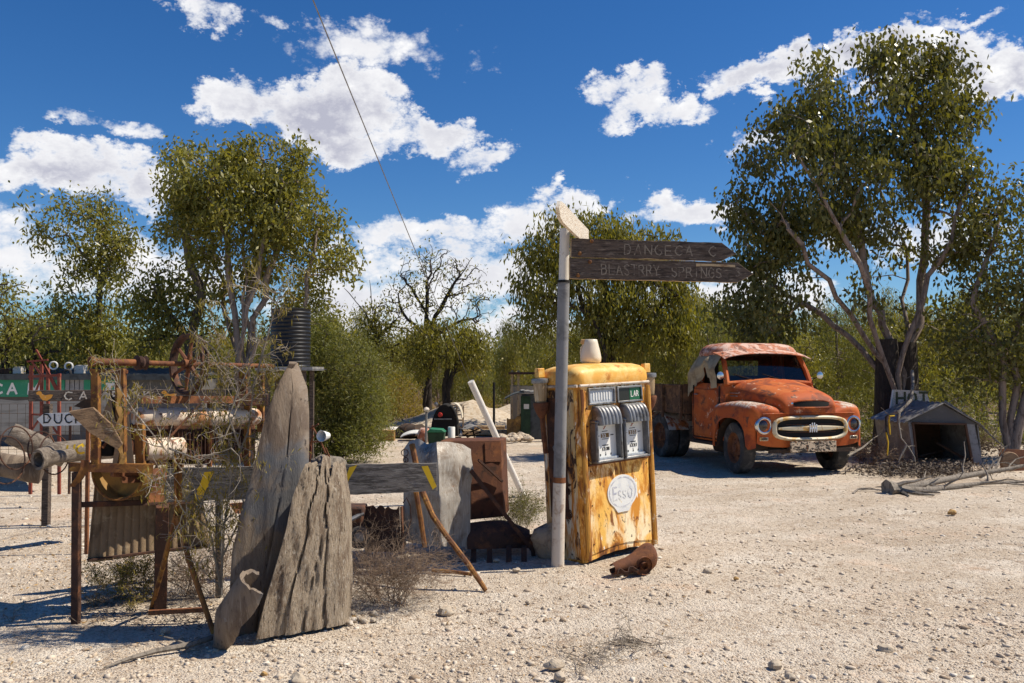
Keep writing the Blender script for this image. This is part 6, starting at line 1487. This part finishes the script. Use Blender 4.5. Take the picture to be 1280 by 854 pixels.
# draped grey sheet
m = MB(); rows = []
top_ = [(505, 562), (512, 552), (524, 549), (534, 556), (546, 553), (562, 553), (578, 556), (588, 562)]
bot_ = [(505, 676), (514, 678), (524, 680), (536, 681), (552, 683), (565, 684), (577, 684), (587, 684)]
dep = [8.05, 7.95, 7.85, 7.75, 7.65, 7.78, 7.92, 8.05]
def L8(ls, u):
    i = min(6, int(u*7)); f = u*7-i; a, b = ls[i], ls[i+1]
    return tuple(x+(y-x)*f for x, y in zip(a, b)) if hasattr(a, '__len__') else a+(b-a)*f
for j in range(20):
    t = j/19; row = []
    for k in range(43):
        u = k/42; a = L8(top_, u); b = L8(bot_, u); d = L8(dep, u)
        px = a[0]+(b[0]-a[0])*t; py = a[1]+(b[1]-a[1])*t
        px += 3.5*math.exp(-((t-.22)/.1)**2)*(u > .5)*(u-.5)*2
        row.append(P(px, py, d+.045*fbm(V((u*4, t*3, 0)), 1, 4)+.02*abs(sin(u*9+t*5))*(t < .5)+(.18*math.exp(-t*9)))+V((0, 0, .0)))
    rows.append(row)
m.sheet(rows, .006); lab('grey_metal_sheet', 'dented grey metal sheet folded like an open book, leaning on the rusty tank box', 'metal sheet', m, 'grey_sheet', angle=60)
# panel flaps: rusty box behind
T = thing('rusty_cabinet', 'tall rusty brown sheet-iron cabinet on short legs behind the folded grey sheet', 'rusty cabinet', tuple(V((P(600, 600, 8.4).x, 8.4, 0))))
m = MB(); q_ = [P(550, 551, 8.2), P(626, 550, 8.55), P(630, 646, 8.55), P(588, 650, 8.3), P(555, 648, 8.2)]; m.prism(q_, V((.05, .35, 0))); m.build('body', M['rust_mid'], T, bevel=.01)
m = MB(); a_ = [P(606, 553, 8.46), P(626, 552, 8.55), P(627, 577, 8.55), P(607, 577, 8.46)]; m.prism([p+V((0, -.02, 0)) for p in a_], V((0, .01, 0))); m.build('patch_panel', M['rust'], T)
m = MB(); m.bar(P(586, 600, 8.1), P(588, 648, 8.15), .03); m.bar(P(598, 575, 8.3), P(628, 602, 8.5), .02); m.build('stiffener', M['rust_dark'], T)
# rounded tank / fender below
m = MB(); rows = []
for k in range(15):
    u = k/14; px = 584+78*u; yt = 655-4*sin(pi*u)+ (10*max(0, u-.6)*2.0); yb = 687-2*u; d = 8.0+.25*u
    rows.append([P(px, yb, d-.02)]+[P(px, yb+(yt-yb)*t, d-.10*sin(pi*t*.5)*1.0+.25*t*t) for t in (.15, .35, .55, .75, .9, 1)]+[P(px, yt+1, d+.45)])
m.sheet(rows, .006); m.build('curved_tank', M['rust_dark'], T, angle=60)
for px in (592, 612, 636, 655): m = MB(); m.bar(P(px, 684, 8.1), G(px, 703)+V((0, 0, -.05)), .05, .04); m.build('foot', M['rust_dark'], T)
m = MB(); m.angle_iron(P(588, 588, 8.05), P(667, 690, 8.15), .035, .007); m.bar(P(664, 668, 8.15), P(668, 705, 8.15), .04); m.build('diagonal_brace', M['rust_dark'], T)
m = MB(); m.box(P(600, 698, 8.2), (.9, .25, .03)); m.tube([P(560, 705, 7.9), P(640, 700, 8.1)], .02, 6); m.build('skid', M['rust_dark'], T)
# bars
def tb(name, label, pts, r, mat, cat='metal bar', n=8, flat=False):
    m = MB(); P_ = [P(*p) for p in pts]
    m.tube(P_, r, n); return lab(name, label, cat, m, mat)
tb('bent_bar', 'long bent rusty orange bar propped against the grey sheet, foot on the gravel', [(515, 556, 7.35), (518, 570, 7.3), (521, 586, 7.3), (529, 617, 7.2), (541, 645, 7.1), (556, 667, 7.0), (585, 705, 6.9), (604, 733, 6.85), (607, 738, 6.83)], [.026, .026, .026, .026, .024, .022, .022, .020, .018], 'rust_orange')
tb('short_bar', 'short upright ochre bar half hidden behind the long bent bar', [(520, 615, 7.45), (526, 650, 7.45), (531, 684, 7.45)], [.022, .022, .02], 'rust_orange')
tb('low_bar', 'yellow rusty bar lying on the ground under the grey sheet', [(540, 713, 7.45), (566, 715, 7.4), (590, 718, 7.35)], .016, 'rust_orange')
m = MB(); a = P(588.5, 477, 11.2); b = G(655, 622); m.tube([a, b], [.043, .040], 12); lab('white_pipe', 'long white pipe leaning up from the green weed tuft towards the upper left', 'pipe', m, 'pole_white')
# left rusty pieces
T = thing('engine_scrap', 'rusty engine block scrap with a small wheel beside the broad log half', 'engine scrap', tuple(G(443, 690)))
m = MB(); m.box(P(443, 655, 8.0), (.20, .25, .34)); m.box(P(438, 640, 8.0), (.28, .2, .10)); m.tube([P(432, 640, 7.9), P(432, 640, 8.2)], .05, 10); m.build('block', M['rust_dark'], T, bevel=.02)
m = MB(); m.torus(P(449, 672, 7.85), (.2, -1, .1), .07, .03, 20, 8); w_ = m.build('wheel', M['tyre'], T)
m = MB(); m.lathe([(.001, -.02), (.045, -.015), (.05, .02)], P(449, 672, 7.82), 'y', 12); m.build('hub', M['alloy'], w_)
m = MB(); m.tube([P(427, 655, 7.8), P(454, 642, 7.9)], [.022, .02], 8); m.build('exhaust_pipe', M['alloy'], T)
T = thing('rusty_box', 'open rusty iron box with a ragged top edge behind the brown dry bush', 'rusty box', tuple(G(478, 700)))
m = MB(); rr_ = random.Random(2); tp_ = [(456+k*3.6, 633+rr_.choice((0, 3, -1, 4))) for k in range(13)]; pl_ = [P(x, y, 8.0) for x, y in tp_]+[P(501, 690, 8.0), P(456, 690, 8.0)]; m.prism(pl_, V((0, .01, 0))); m.build('front', M['rust_dark'], T)
m = MB(); m.prism([P(456, 634, 8.0), P(456, 690, 8.0), P(458, 690, 8.0)+V((0, .4, 0)), P(457, 640, 8.0)+V((0, .4, 0))], V((.01, 0, 0))); m.prism([P(500, 634, 8.0), P(501, 690, 8.0), P(500, 690, 8.0)+V((0, .4, 0)), P(499, 640, 8.0)+V((0, .4, 0))], V((.01, 0, 0))); m.build('sides', M['rust'], T)
for i, (px, py, R, D, ax) in enumerate(((506, 566, .03, 7.6, (0, 1, .2)), (507, 575, .022, 7.6, (.3, 1, 0)))):
    m = MB(); m.torus(P(px, py, D), ax, R, .004, 16, 4); m.tube([P(px, py+4, D), P(px+2, 590, D)], .004, 4); lab('wire_loop', ('upper' if i == 0 else 'lower')+' small wire loop twisted at the end of the long plank', 'wire', m, 'rust_dark')
m = MB(); pts = [P(504, 629, 7.5), P(508, 622, 7.5), P(513, 632, 7.5), P(514, 650, 7.5), P(508, 668, 7.5), P(503, 680, 7.5)]; m.tube(pts, .006, 5); lab('curled_wire', 'dark wire curling down in front of the grey sheet edge', 'wire', m, 'rust_dark')
# wires and white enamel cup behind the plank
m = MB(); c = P(404, 545, 7.2); rr_ = [[c+V((r*cos(a)*.65+h*.5, -.01+h*.8, r*sin(a)*.75)) for a in np.linspace(0, 2*pi, 17)] for r, h in ((.012, .07), (.035, .06), (.05, .02), (.062, -.02))]; m.sheet(rr_, .004); lab('enamel_cup', 'white enamel cup tipped on its side among the twisted wires', 'cup', m, 'paint_white')
m = MB()
for a, b in (((390, 532), (413, 582)), ((391, 532), (384, 600)), ((390, 534), (402, 556)), ((376, 553), (400, 552)), ((378, 540), (398, 530)), ((413, 582), (407, 560)), ((378, 570), (392, 545))): m.tube([P(*a, 7.3), P((a[0]+b[0])/2+1.5, (a[1]+b[1])/2, 7.25), P(*b, 7.2)], .007, 5)
lab('wire_tangle', 'tangle of twisted rusty wires standing behind the broad log half', 'wire', m, 'rust')
m = MB(); m.sheet([[P(376+12*u+2*sin(v*7), 556+22*v, 7.25)+V((0, .02*sin(u*9+v*5), 0)) for u in np.linspace(0, 1, 7)] for v in np.linspace(0, 1, 9)], .004); lab('orange_rag', 'faded orange rag caught on the wires beside the tall timber', 'rag', m, 'derrick', angle=70)
m = MB(); rock(m, P(410, 578, 7.3), .13, 3, .5); lab('grey_lump', 'grey knobbly wood lump resting behind the long plank', 'wood lump', m, 'dead', angle=60)

# ============================================================ far junk
D = 23
def fj(name, label, cat, mb, mat, **k): return lab(name, label, cat, mb, mat, **k)
def slabq(pts, D, t, name, label, mat, cat='sheet'):
    m = MB(); m.prism([P(x, y, D+dd) for x, y, dd in pts], V((0, t*.3, -t))); return fj(name, label, cat, m, mat)
slabq([(487, 533, .2), (512, 535, .5), (508, 549, -.4), (490, 546, -.2)], D, .05, 'pale_sheet', 'pale panel tilted at the left end of the distant junk pile', 'pole_white')
slabq([(508, 541, 0), (530, 537, .6), (534, 541, .6), (510, 547, -.3)], D-.5, .04, 'pale_sheet', 'thin pale panel overlapping in the middle of the distant junk pile', 'pole_white')
m = MB(); c = P(519, 545, 21.5); m.sheet([[c+V((.33*u, .3*v, .11-.09*u*u+.02*v)) for u in np.linspace(-1, 1, 9)] for v in (-1, 0, 1)], .02); fj('curved_hood', 'curved pale car bonnet lying on the distant junk pile beside the capped post', 'bonnet', m, 'enamel_faded')
m = MB(); c = P(484, 543, 21.5); m.box(c+V((0, 0, -.04)), (.36, .3, .28)); m.box(c+V((0, -.16, -.02)), (.30, .01, .18)); fj('ochre_box', 'ochre square box between the feathery bush and the distant junk pile', 'box', m, 'ochre', bevel=.02)
m = MB(); c = G(505, 555)+V((0, 2.0, 0)); rock(m, c+V((0, 0, .12)), .42, 8, .5); fj('dark_scrap_mound', 'dark mound of scrap under the pale panels in the distance', 'scrap', m, 'chassis')
m = MB(); c = G(575, 538); 
rows = [[c+V((x, 2.6+y, .75*math.exp(-(x/1.6)**2-(y/1.4)**2)*(1+.2*fbm(V((x*2, y*2, 0)), 1, 3))-.03)) for x in np.linspace(-3, 3, 25)] for y in np.linspace(-2.5, 2.5, 21)]; m.loft(rows); fj('spoil_heap', 'pale gravel spoil heap before the trees behind the wooden rack', 'gravel heap', m, 'rock', angle=80)
m = MB(); c = G(735, 532)+V((-2.1, 3, 0)); rows = [[c+V((x, y, .55*math.exp(-(x/2.0)**2-(y/1.4)**2)*(1+.2*fbm(V((x*2, y*2, 5)), 1, 3))-.03)) for x in np.linspace(-4, 4, 25)] for y in np.linspace(-2.5, 2.5, 21)]; m.loft(rows); fj('spoil_heap', 'low pale gravel spoil heap between the white pipe and the green shed', 'gravel heap', m, 'rock', angle=80)
# capped post
T = thing('capped_post', 'thin pale post with a round cap standing at the distant junk pile', 'post', tuple(V((P(533, 463, 21).x, 21, 0)))); m = MB(); m.tube([V((P(533, 463, 21).x, 21, -.05)), P(533, 515, 21)], .03, 8); m.build('pole', M['pole_grey'], T); m = MB(); m.lathe([(.001, -.02), (.06, 0), (.075, .04), (.05, .08), (.001, .10)], P(533, 514, 21), 'z', 12); m.build('cap', M['pole_cream'], T)
# dark car wreck with arched shell, red lamp
T = thing('arched_wreck', 'dark round-backed car wreck with a red lamp in the distant junk pile', 'car wreck', tuple(G(560, 556)+V((0, 1.5, 0)))); c = V((P(556, 463, 21.5).x, 21.5, 0))
m = MB(); rr_ = [[c+V((.24+.20*cos(a)*1.0, y, .55+.36*sin(a))) for y in (-.3, .3)] for a in np.linspace(0, pi*.62, 10)]; m.sheet(rr_, .02); m.build('arched_shell', M['plastic_white'], T)
m = MB(); m.prism([c+V((.0+.34*cos(a), -.1, .10+.78*max(0, sin(a)))) for a in np.linspace(0, pi, 14)], V((0, .8, 0))); m.build('body', M['black'], T, bevel=.02)
m = MB(); m.lathe([(.001, -.03), (.05, -.02), (.06, .02)], c+V((-.10, -.14, .62)), 'y', 12); m.build('red_lamp', M['red'], T)
m = MB(); m.box(c+V((-.03, -.13, .52)), (.42, .04, .03)); m.lathe([(.001, -.02), (.05, 0), (.001, .03)], c+V((-.20, -.1, .88)), 'y', 10); m.build('rail', M['alloy'], T)
# green bin
T = thing('green_bin', 'green plastic bin in front of the round-backed wreck', 'bin', tuple(V((P(545, 463, 20.5).x, 20.5, 0)))); c = V((P(546, 463, 20.5).x, 20.5, 0)); m = MB(); m.prism([c+V((x, -.2, z)) for x, z in ((-.17, 0), (.17, 0), (.20, .27), (-.20, .27))], V((0, .4, 0))); m.build('tub', M['green_shed'], T, bevel=.015)
m = MB(); m.prism([c+V((x, -.23, z)) for x, z in ((-.22, .272), (.22, .272), (.14, .34), (-.14, .36))], V((0, .46, 0))); m.build('lid', M['bin_green'], T, bevel=.015)
m = MB(); m.lathe([(.001, 0), (.085, .0), (.085, .36), (.078, .37), (.078, .30), (.001, .30)], G(562, 556)+V((0, .6, 0)), 'z', 18); fj('white_drum', 'upright white plastic drum beside the green bin', 'drum', m, 'enamel')
# rack
T = thing('wooden_rack', 'tall pale wooden slatted rack standing behind the white drum', 'rack', tuple(V((P(570, 463, 23).x, 23, 0)))); m = MB()
for px, yt in ((564, 504), (571, 503), (579, 507)): m = MB(); m.bar(P(px, yt, 23), V((P(px, 463, 23).x, 23, 0)), .04); m.build('upright', M['board_edge'], T)
for y in (507, 514, 519, 526): m = MB(); m.bar(P(564, y, 22.96), P(578, y-.7, 22.96), .05, .04); m.build('slat', M['board_edge'], T)
# scrap right of it
m = MB(); c = P(585, 538, 22)
m.sheet([[c+V((u*.36, v*.3, .10-.06*u*u+.05*sin(u*4+v))) for u in np.linspace(-1, 1, 9)] for v in np.linspace(-1, 1, 5)], .02); fj('grey_canopy', 'crumpled grey sheet-metal canopy beside the wooden rack', 'sheet', m, 'iron_grey', angle=60)
m = MB(); c = V((P(585, 463, 22).x, 22, 0)); 
for k in range(14): a = V((rnd.uniform(-.3, .3), rnd.uniform(-.2, .2), rnd.uniform(0, .25))); m.bar(c+a, c+a+V((rnd.uniform(-.3, .3), rnd.uniform(-.2, .2), rnd.uniform(-.1, .25))), .03)
fj('engine_junk', 'dark tangle of engine junk under the crumpled grey canopy', 'engine junk', m, 'chassis')
m = MB(); c = G(530, 553)+V((0, .4, 0)); rock(m, c+V((0, 0, .12)), .22, 17, .8); fj('pink_sack', 'faded pink sack at the near edge of the distant junk pile', 'sack', m, 'truck_roof', angle=60)
# long boards
m = MB(); m.box(P(610, 540, 23)+V((0, 0, 0)), (1.3, .5, .12)); m.box(P(612, 534, 23.3), (.8, .4, .08)); fj('timber_stack', 'low stack of pale boards behind the white pipe', 'board stack', m, 'board_edge', bevel=.01)
# dark green shed with lean-to
D = 22; T = thing('green_shed', 'small dark green tin shed with a curved grey awning beyond the white pipe', 'shed', (P(670, 463, D).x, D, 0))
xa = P(652, 463, D).x; xb = P(692, 463, D).x; m = MB(); m.box(((xa+xb)/2, D+.5, .52), (xb-xa, 1.0, 1.12)); m.build('walls', M['slate_sheet'], T)
m = MB(); m.box((xa+.10, D-.02, .52), (.24, .03, 1.06)); dr = m.build('door', M['green_shed'], T); m = MB(); m.box((xa+.12, D-.04, .80), (.13, .01, .12)); m.build('notice', M['pole_white'], dr)
m = MB(); x2 = P(631, 463, D).x; m.sheet([[(x2+(xa-x2)*u, y, 1.00+.16*sin(pi/2*u)) for u in np.linspace(0, 1.15, 8)] for y in (D-.3, D+1)], .02); m.build('awning', M['slate_sheet'], T)
m = MB(); m.sheet([[(xa+(xb-xa+.1)*u-.02, y, 1.20-.10*u+.015*(k % 2)) for k, u in enumerate(np.linspace(0, 1, 15))] for y in (D-.2, D+1.1)], .015); m.build('roof', M['iron_grey'], T)
T = thing('cream_hut', 'cream plank hut wall with a dark flat roof behind the green shed', 'hut', (P(660, 463, 24).x, 24, 0)); xa = P(638, 463, 24).x; xb = P(690, 463, 24).x
m = MB(); m.box(((xa+xb)/2, 24.5, .62), (xb-xa, 1.0, 1.3)); m.build('wall', M['cream_wall'], T); m = MB(); m.box(((xa+xb)/2, 24.4, 1.62), (xb-xa+.1, 1.5, .06)); m.build('roof', M['rust_dark'], T)
for px in (640, 648, 688): m = MB(); m.bar((P(px, 463, 23.9).x, 23.9, 0), (P(px, 463, 23.9).x, 23.9, 1.7), .06); m.build('post', M['board_edge'], T)
m = MB(); c = G(642, 552)+V((0, 1.0, 0)); m.box(c+V((0, 0, .30)), (.34, .06, .36)); m.bar(c+V((-.15, 0, 0)), c+V((-.15, 0, .5)), .04); m.bar(c+V((.17, 0, 0)), c+V((.17, 0, .62)), .04); m.lathe([(.001, -.03), (.11, -.02), (.12, .03), (.001, .04)], c+V((.15, -.06, .45)), 'y', 14); fj('rusty_stove', 'rusty upright stove scrap left of the green shed door', 'stove', m, 'ochre')
m = MB()
for k in range(16): c = G(628+k*2.2, 553)+V((0, rnd.uniform(-.4, .8), .08)); rock(m, c, rnd.uniform(.08, .16), k, .6)
o = fj('rubble', 'pale rubble along the foot of the green shed', 'rubble', m, 'rock', angle=50); o['kind'] = 'stuff'
m = MB(); p = V((P(617.5, 463, 20).x, 20, 0)); m.tube([p, P(617.5, 478, 20)], .028, 8); fj('dark_post', 'thin dark upright post behind the leaning white pipe', 'post', m, 'black')
m = MB(); c = V((P(682, 463, 21.2).x, 21.2, 0)); m.box(c+V((0, 0, .2)), (.2, .2, .4)); m.bar(c+V((-.04, -.12, 0)), c+V((-.02, -.12, .5)), .05); fj('small_crate', 'dark crate with a pale stick against the green shed wall', 'crate', m, 'chassis')

# ============================================================ small hut at the right
D = 15.9
def hp(px, py, d=0): return P(px, py, D+d)
T = thing('small_hut', 'small grey gable-roofed hut open at the front under the big gum tree', 'hut', tuple(G(1183, 581)))
kx = 1/4.27
def h(x, y, d=0): return hp(1040+x*kx, 460+y*kx, d)
m = MB(); m.prism([h(405, 285), h(432, 290), h(458, 508), h(440, 512)], V((0, .03, 0))); m.prism([h(712, 295), h(760, 300), h(805, 518), h(752, 512)], V((0, .03, 0))); m.build('front_boards', M['shed_trim'], T)
m = MB(); m.prism([h(590, 195), h(782, 303), h(405, 287)], V((0, .03, 0))); m.build('gable', M['shed_wall'], T)
m = MB(); m.bar(h(425, 295, -.03), h(718, 300, -.03), .03); m.bar(h(432, 295, -.02), h(456, 505, -.02), .03); m.bar(h(712, 300, -.02), h(750, 510, -.02), .035); m.build('front_frame', M['shed_brown'], T)
dep_ = 1.45
for (a, b) in (((405, 287), (440, 512)), ((778, 303), (803, 518))):
    p0, p1 = h(*a), h(*b); m = MB(); m.sheet([[p+V((.012*(k % 2), dep_*k/18+.02, 0)) for k in range(19)] for p in (p0, p1)], .012); m.build('side_wall', M['iron_grey'], T)
m = MB(); m.prism([h(405, 287, dep_), h(590, 195, dep_), h(782, 303, dep_), h(803, 518, dep_), h(440, 512, dep_)], V((0, .02, 0))); m.build('back_wall', M['shed_brown'], T)
for sgn_, (a, b) in enumerate((((590, 186), (372, 292)), ((588, 186), (800, 312)))):
    p0, p1 = h(*a), h(*b); m = MB()
    m.sheet([[p0+(p1-p0)*t+V((0, -.06+(dep_+.12)*k/26, .014*sin(k*1.9))) for k in range(27)] for t in np.linspace(0, 1, 4)], .010)
    m.build('roof_sheet', M['iron_grey'], T, angle=80)
m = MB(); m.bar(h(560, 400, .6), h(745, 505, .2), .04); m.bar(h(470, 470, .4), h(600, 440, .9), .03); single('inside_planks', 'dark broken plank lying across the inside of the small hut', 'plank', m, M['shed_brown'], h(600, 500, .5))
# HOT sign
m = MB(); f_ = [P(1115.5, 487, 17.35), P(1158, 489, 17.35), P(1163, 505, 17.35), P(1163, 522, 17.35), P(1111, 522, 17.35)]; m.prism(f_, V((0, .02, 0)))
o = single('hot_sign', 'white weathered board lettered HOT leaning on the tree trunk behind the small hut', 'sign', m, M['white_board'], f_[0]); ORG[o] = f_[0]
def mph(a, b, e): return P(a, 508-b, 17.35)+V((0, -.004-e, 0))
m = MB(); letters(m, 'HOT', mph, 1121, 3.5, 13.5, 10, 4.2, 3.0, .02, 3); m.build('lettering', M['hot_letter'], o, smooth=False)
m = MB(); m.bar(P(1116, 488, 17.33), P(1111, 521, 17.33), .025); m.build('edge_batten', M['paint_white'], o)
# yellow and black bent frame
m = MB(); m.tube([h(338, 248, -.3), h(300, 249, -.3), h(286, 262, -.3), h(290, 330, -.3), h(302, 400, -.35), h(296, 470, -.4), h(297, 500, -.4)], .016, 6)
o = single('bent_rail', 'bent black and yellow metal frame standing against the left wall of the small hut', 'metal frame', m, M['paint_black'], h(300, 500)); ORG[o] = h(300, 500)
m = MB(); m.tube([h(334, 256, -.33), h(308, 257, -.33), h(304, 280, -.33), h(310, 355, -.33)], .014, 6); m.tube([h(289, 345, -.325), h(300, 400, -.375), h(295, 468, -.42)], .014, 6); m.build('yellow_strip', M['paint_yellow'], o)
# dead white branch over the hut
rr = random.Random(5)
def deadb(name, label, chains, r0, mat='dead', kids=2, seed=1, cat='dead branch', ln=.25):
    rr = random.Random(seed); m = MB()
    for ch in chains:
        rad = ch[0]; pts = [P(*p) for p in ch[1]]; m.tube(pts, [rad*(1-.7*i/(len(pts)-1)) for i in range(len(pts))], 7, cap=True, jit=.12)
        for i in range(len(pts)-1):
            for k in range(kids):
                s = pts[i]+(pts[i+1]-pts[i])*rr.random(); d = ((pts[i+1]-pts[i]).normalized()*.5+V((rr.gauss(0, .6), rr.gauss(0, .4), rr.gauss(0, .5)))).normalized(); q_ = s; pp = [s]
                for _ in range(3):
                    d = (d+V((rr.gauss(0, .3), rr.gauss(0, .3), rr.gauss(0, .3)))).normalized(); q_ = q_+d*ln*rr.uniform(.5, 1)/3; q_.z = max(.02, q_.z); pp.append(q_.copy())
                m.tube(pp, [rad*.3, rad*.22, rad*.15, rad*.08], 4, cap=False)
    b0 = P(*chains[0][1][0]); return single(name, label, cat, m, M[mat], (b0.x, b0.y, 0), angle=60)
deadb('dead_branch', 'crooked whitish dead branch hanging down over the HOT board and hut wall', [(.036, [(1140, 464, 16.6), (1141, 480, 16.4), (1139, 500, 16.0), (1124, 515, 15.7), (1123, 530, 15.6), (1126, 548, 15.5), (1136, 560, 15.4), (1143, 572, 15.35), (1144, 582, 15.3)]), (.03, [(1133, 556, 15.4), (1126, 570, 15.35), (1123, 578, 15.3)]), (.03, [(1123, 515, 15.7), (1110, 520, 15.8), (1104, 540, 15.7)])], .05, 'dead', 1, 3)
deadb('fallen_branch', 'forked fallen gum branch with a thick sawn butt lying on the gravel before the hut', [(.125, [(1109, 611, 12.2), (1122, 611, 12.25), (1136, 611, 12.4)]), (.065, [(1120, 609, 12.25), (1150, 606, 12.7), (1185, 599, 13.1), (1225, 592, 13.5), (1262, 586, 13.7), (1300, 578, 13.8)]), (.06, [(1120, 613, 12.2), (1160, 613, 12.4), (1195, 608, 12.7), (1230, 604, 13.0), (1290, 602, 13.2)]), (.03, [(1225, 596, 13.5), (1245, 585, 13.8), (1252, 568, 14.0)])], .05, 'dead', 2, 4, ln=.7)
deadb('stick', 'thin curved stick on the gravel to the left of the fallen branch butt', [(.016, [(1066, 617, 12.2), (1073, 611, 12.5), (1088, 610, 12.5), (1100, 613, 12.4)])], .05, 'dead', 1, 6, ln=.3)
deadb('leaning_stick', 'thin grey stick leaning from the truck front wheel towards the tree trunk', [(.022, [(1060, 570, 14.8), (1078, 560, 15.2), (1092, 548, 15.8), (1108, 538, 16.5)])], .05, 'dead', 1, 7, ln=.3)
deadb('roof_stick', 'grey branch sloping down from the hut roof towards the rusty panel', [(.035, [(1180, 502, 16.3), (1200, 515, 16.2), (1224, 530, 16.0), (1242, 548, 15.9), (1257, 560, 15.8)])], .05, 'dead', 1, 8, ln=.5)
# rusty panel + disc at right edge
T = thing('rusty_plate', 'rusty flat panel with a round wooden disc propped at the right edge of the picture', 'metal panel', tuple(G(1268, 588)))
m = MB(); f_ = [P(1249, 561, 15.2), P(1300, 563, 15.2), P(1300, 590, 15.1), P(1252, 590, 15.1)]; m.prism(f_, V((0, .03, 0))); m.build('panel', M['rust'], T)
m = MB(); m.lathe([(.001, -.05), (.15, -.045), (.165, -.02), (.165, .02)], P(1262, 577, 15.0), 'y', 20); m.build('disc', M['plank_brown'], T)
# leaf litter mats
def litter(name, label, cx, cy, sx, sy, k, Lm, mat, seed, zh=.05):
    g = np.random.default_rng(seed); px = g.normal(cx, sx, k); py = np.clip(g.normal(cy, sy, k), cy-sy*2, cy+sy*2)
    pp = np.array([tuple(G(a, b)+V((0, 0, .015+zh*abs(g.normal())))) for a, b in zip(px, py)]); d = g.normal(0, 1, (k, 3)); d[:, 2] *= .5; d /= np.linalg.norm(d, axis=1)[:, None]; s = g.normal(0, 1, (k, 3)); s = np.cross(d, s); s /= np.linalg.norm(s, axis=1)[:, None]
    Ln = g.uniform(.4, 1, k)[:, None]*Lm; v = np.stack([pp, pp+d*Ln*.5+s*Ln*.16, pp+d*Ln, pp+d*Ln*.5-s*Ln*.16], 1).reshape(-1, 3)
    tag(npmesh(name, v, np.arange(k*4).reshape(-1, 4), M[mat]), label, 'litter', kind='stuff')
litter('leaf_litter', 'heap of grey dead leaves and twigs in front of the small hut', 1150, 590, 38, 4, 3500, .10, 'litter', 3)
litter('fallen_leaves', 'dry leaves scattered under the trees behind the truck', 1180, 556, 70, 9, 3500, .12, 'litter', 5, .03)
litter('dry_leaves', 'thin scatter of dry leaves on the foreground gravel', 640, 790, 330, 45, 420, .035, 'rock_ochre', 6, .002)
litter('left_leaves', 'reddish dry leaves scattered behind the machine leg', 90, 690, 60, 45, 500, .05, 'rock_ochre', 8, .002)
litter('junk_litter', 'dark leaf litter along the foot of the far trees', 560, 528, 120, 2.2, 2500, .22, 'litter', 9, .04)
# extra thorny stick bush beside hut
for i, (px, py, n_, ln, lb) in enumerate(((1100, 582, 8, .45, 'brown dry bush between the truck wheel and the small hut'), (1082, 576, 7, .35, 'low brown dry bush under the truck bumper end'), (1215, 560, 7, .4, 'dry bush just beyond the right wall of the small hut'), (1245, 548, 7, .5, 'dry bush behind the rusty panel'))):
    scrub('dry_bush', lb, px, py, n_, ln, .9, 3, 'twig', 40+i, .7, .006, 4, None, 2, .3)
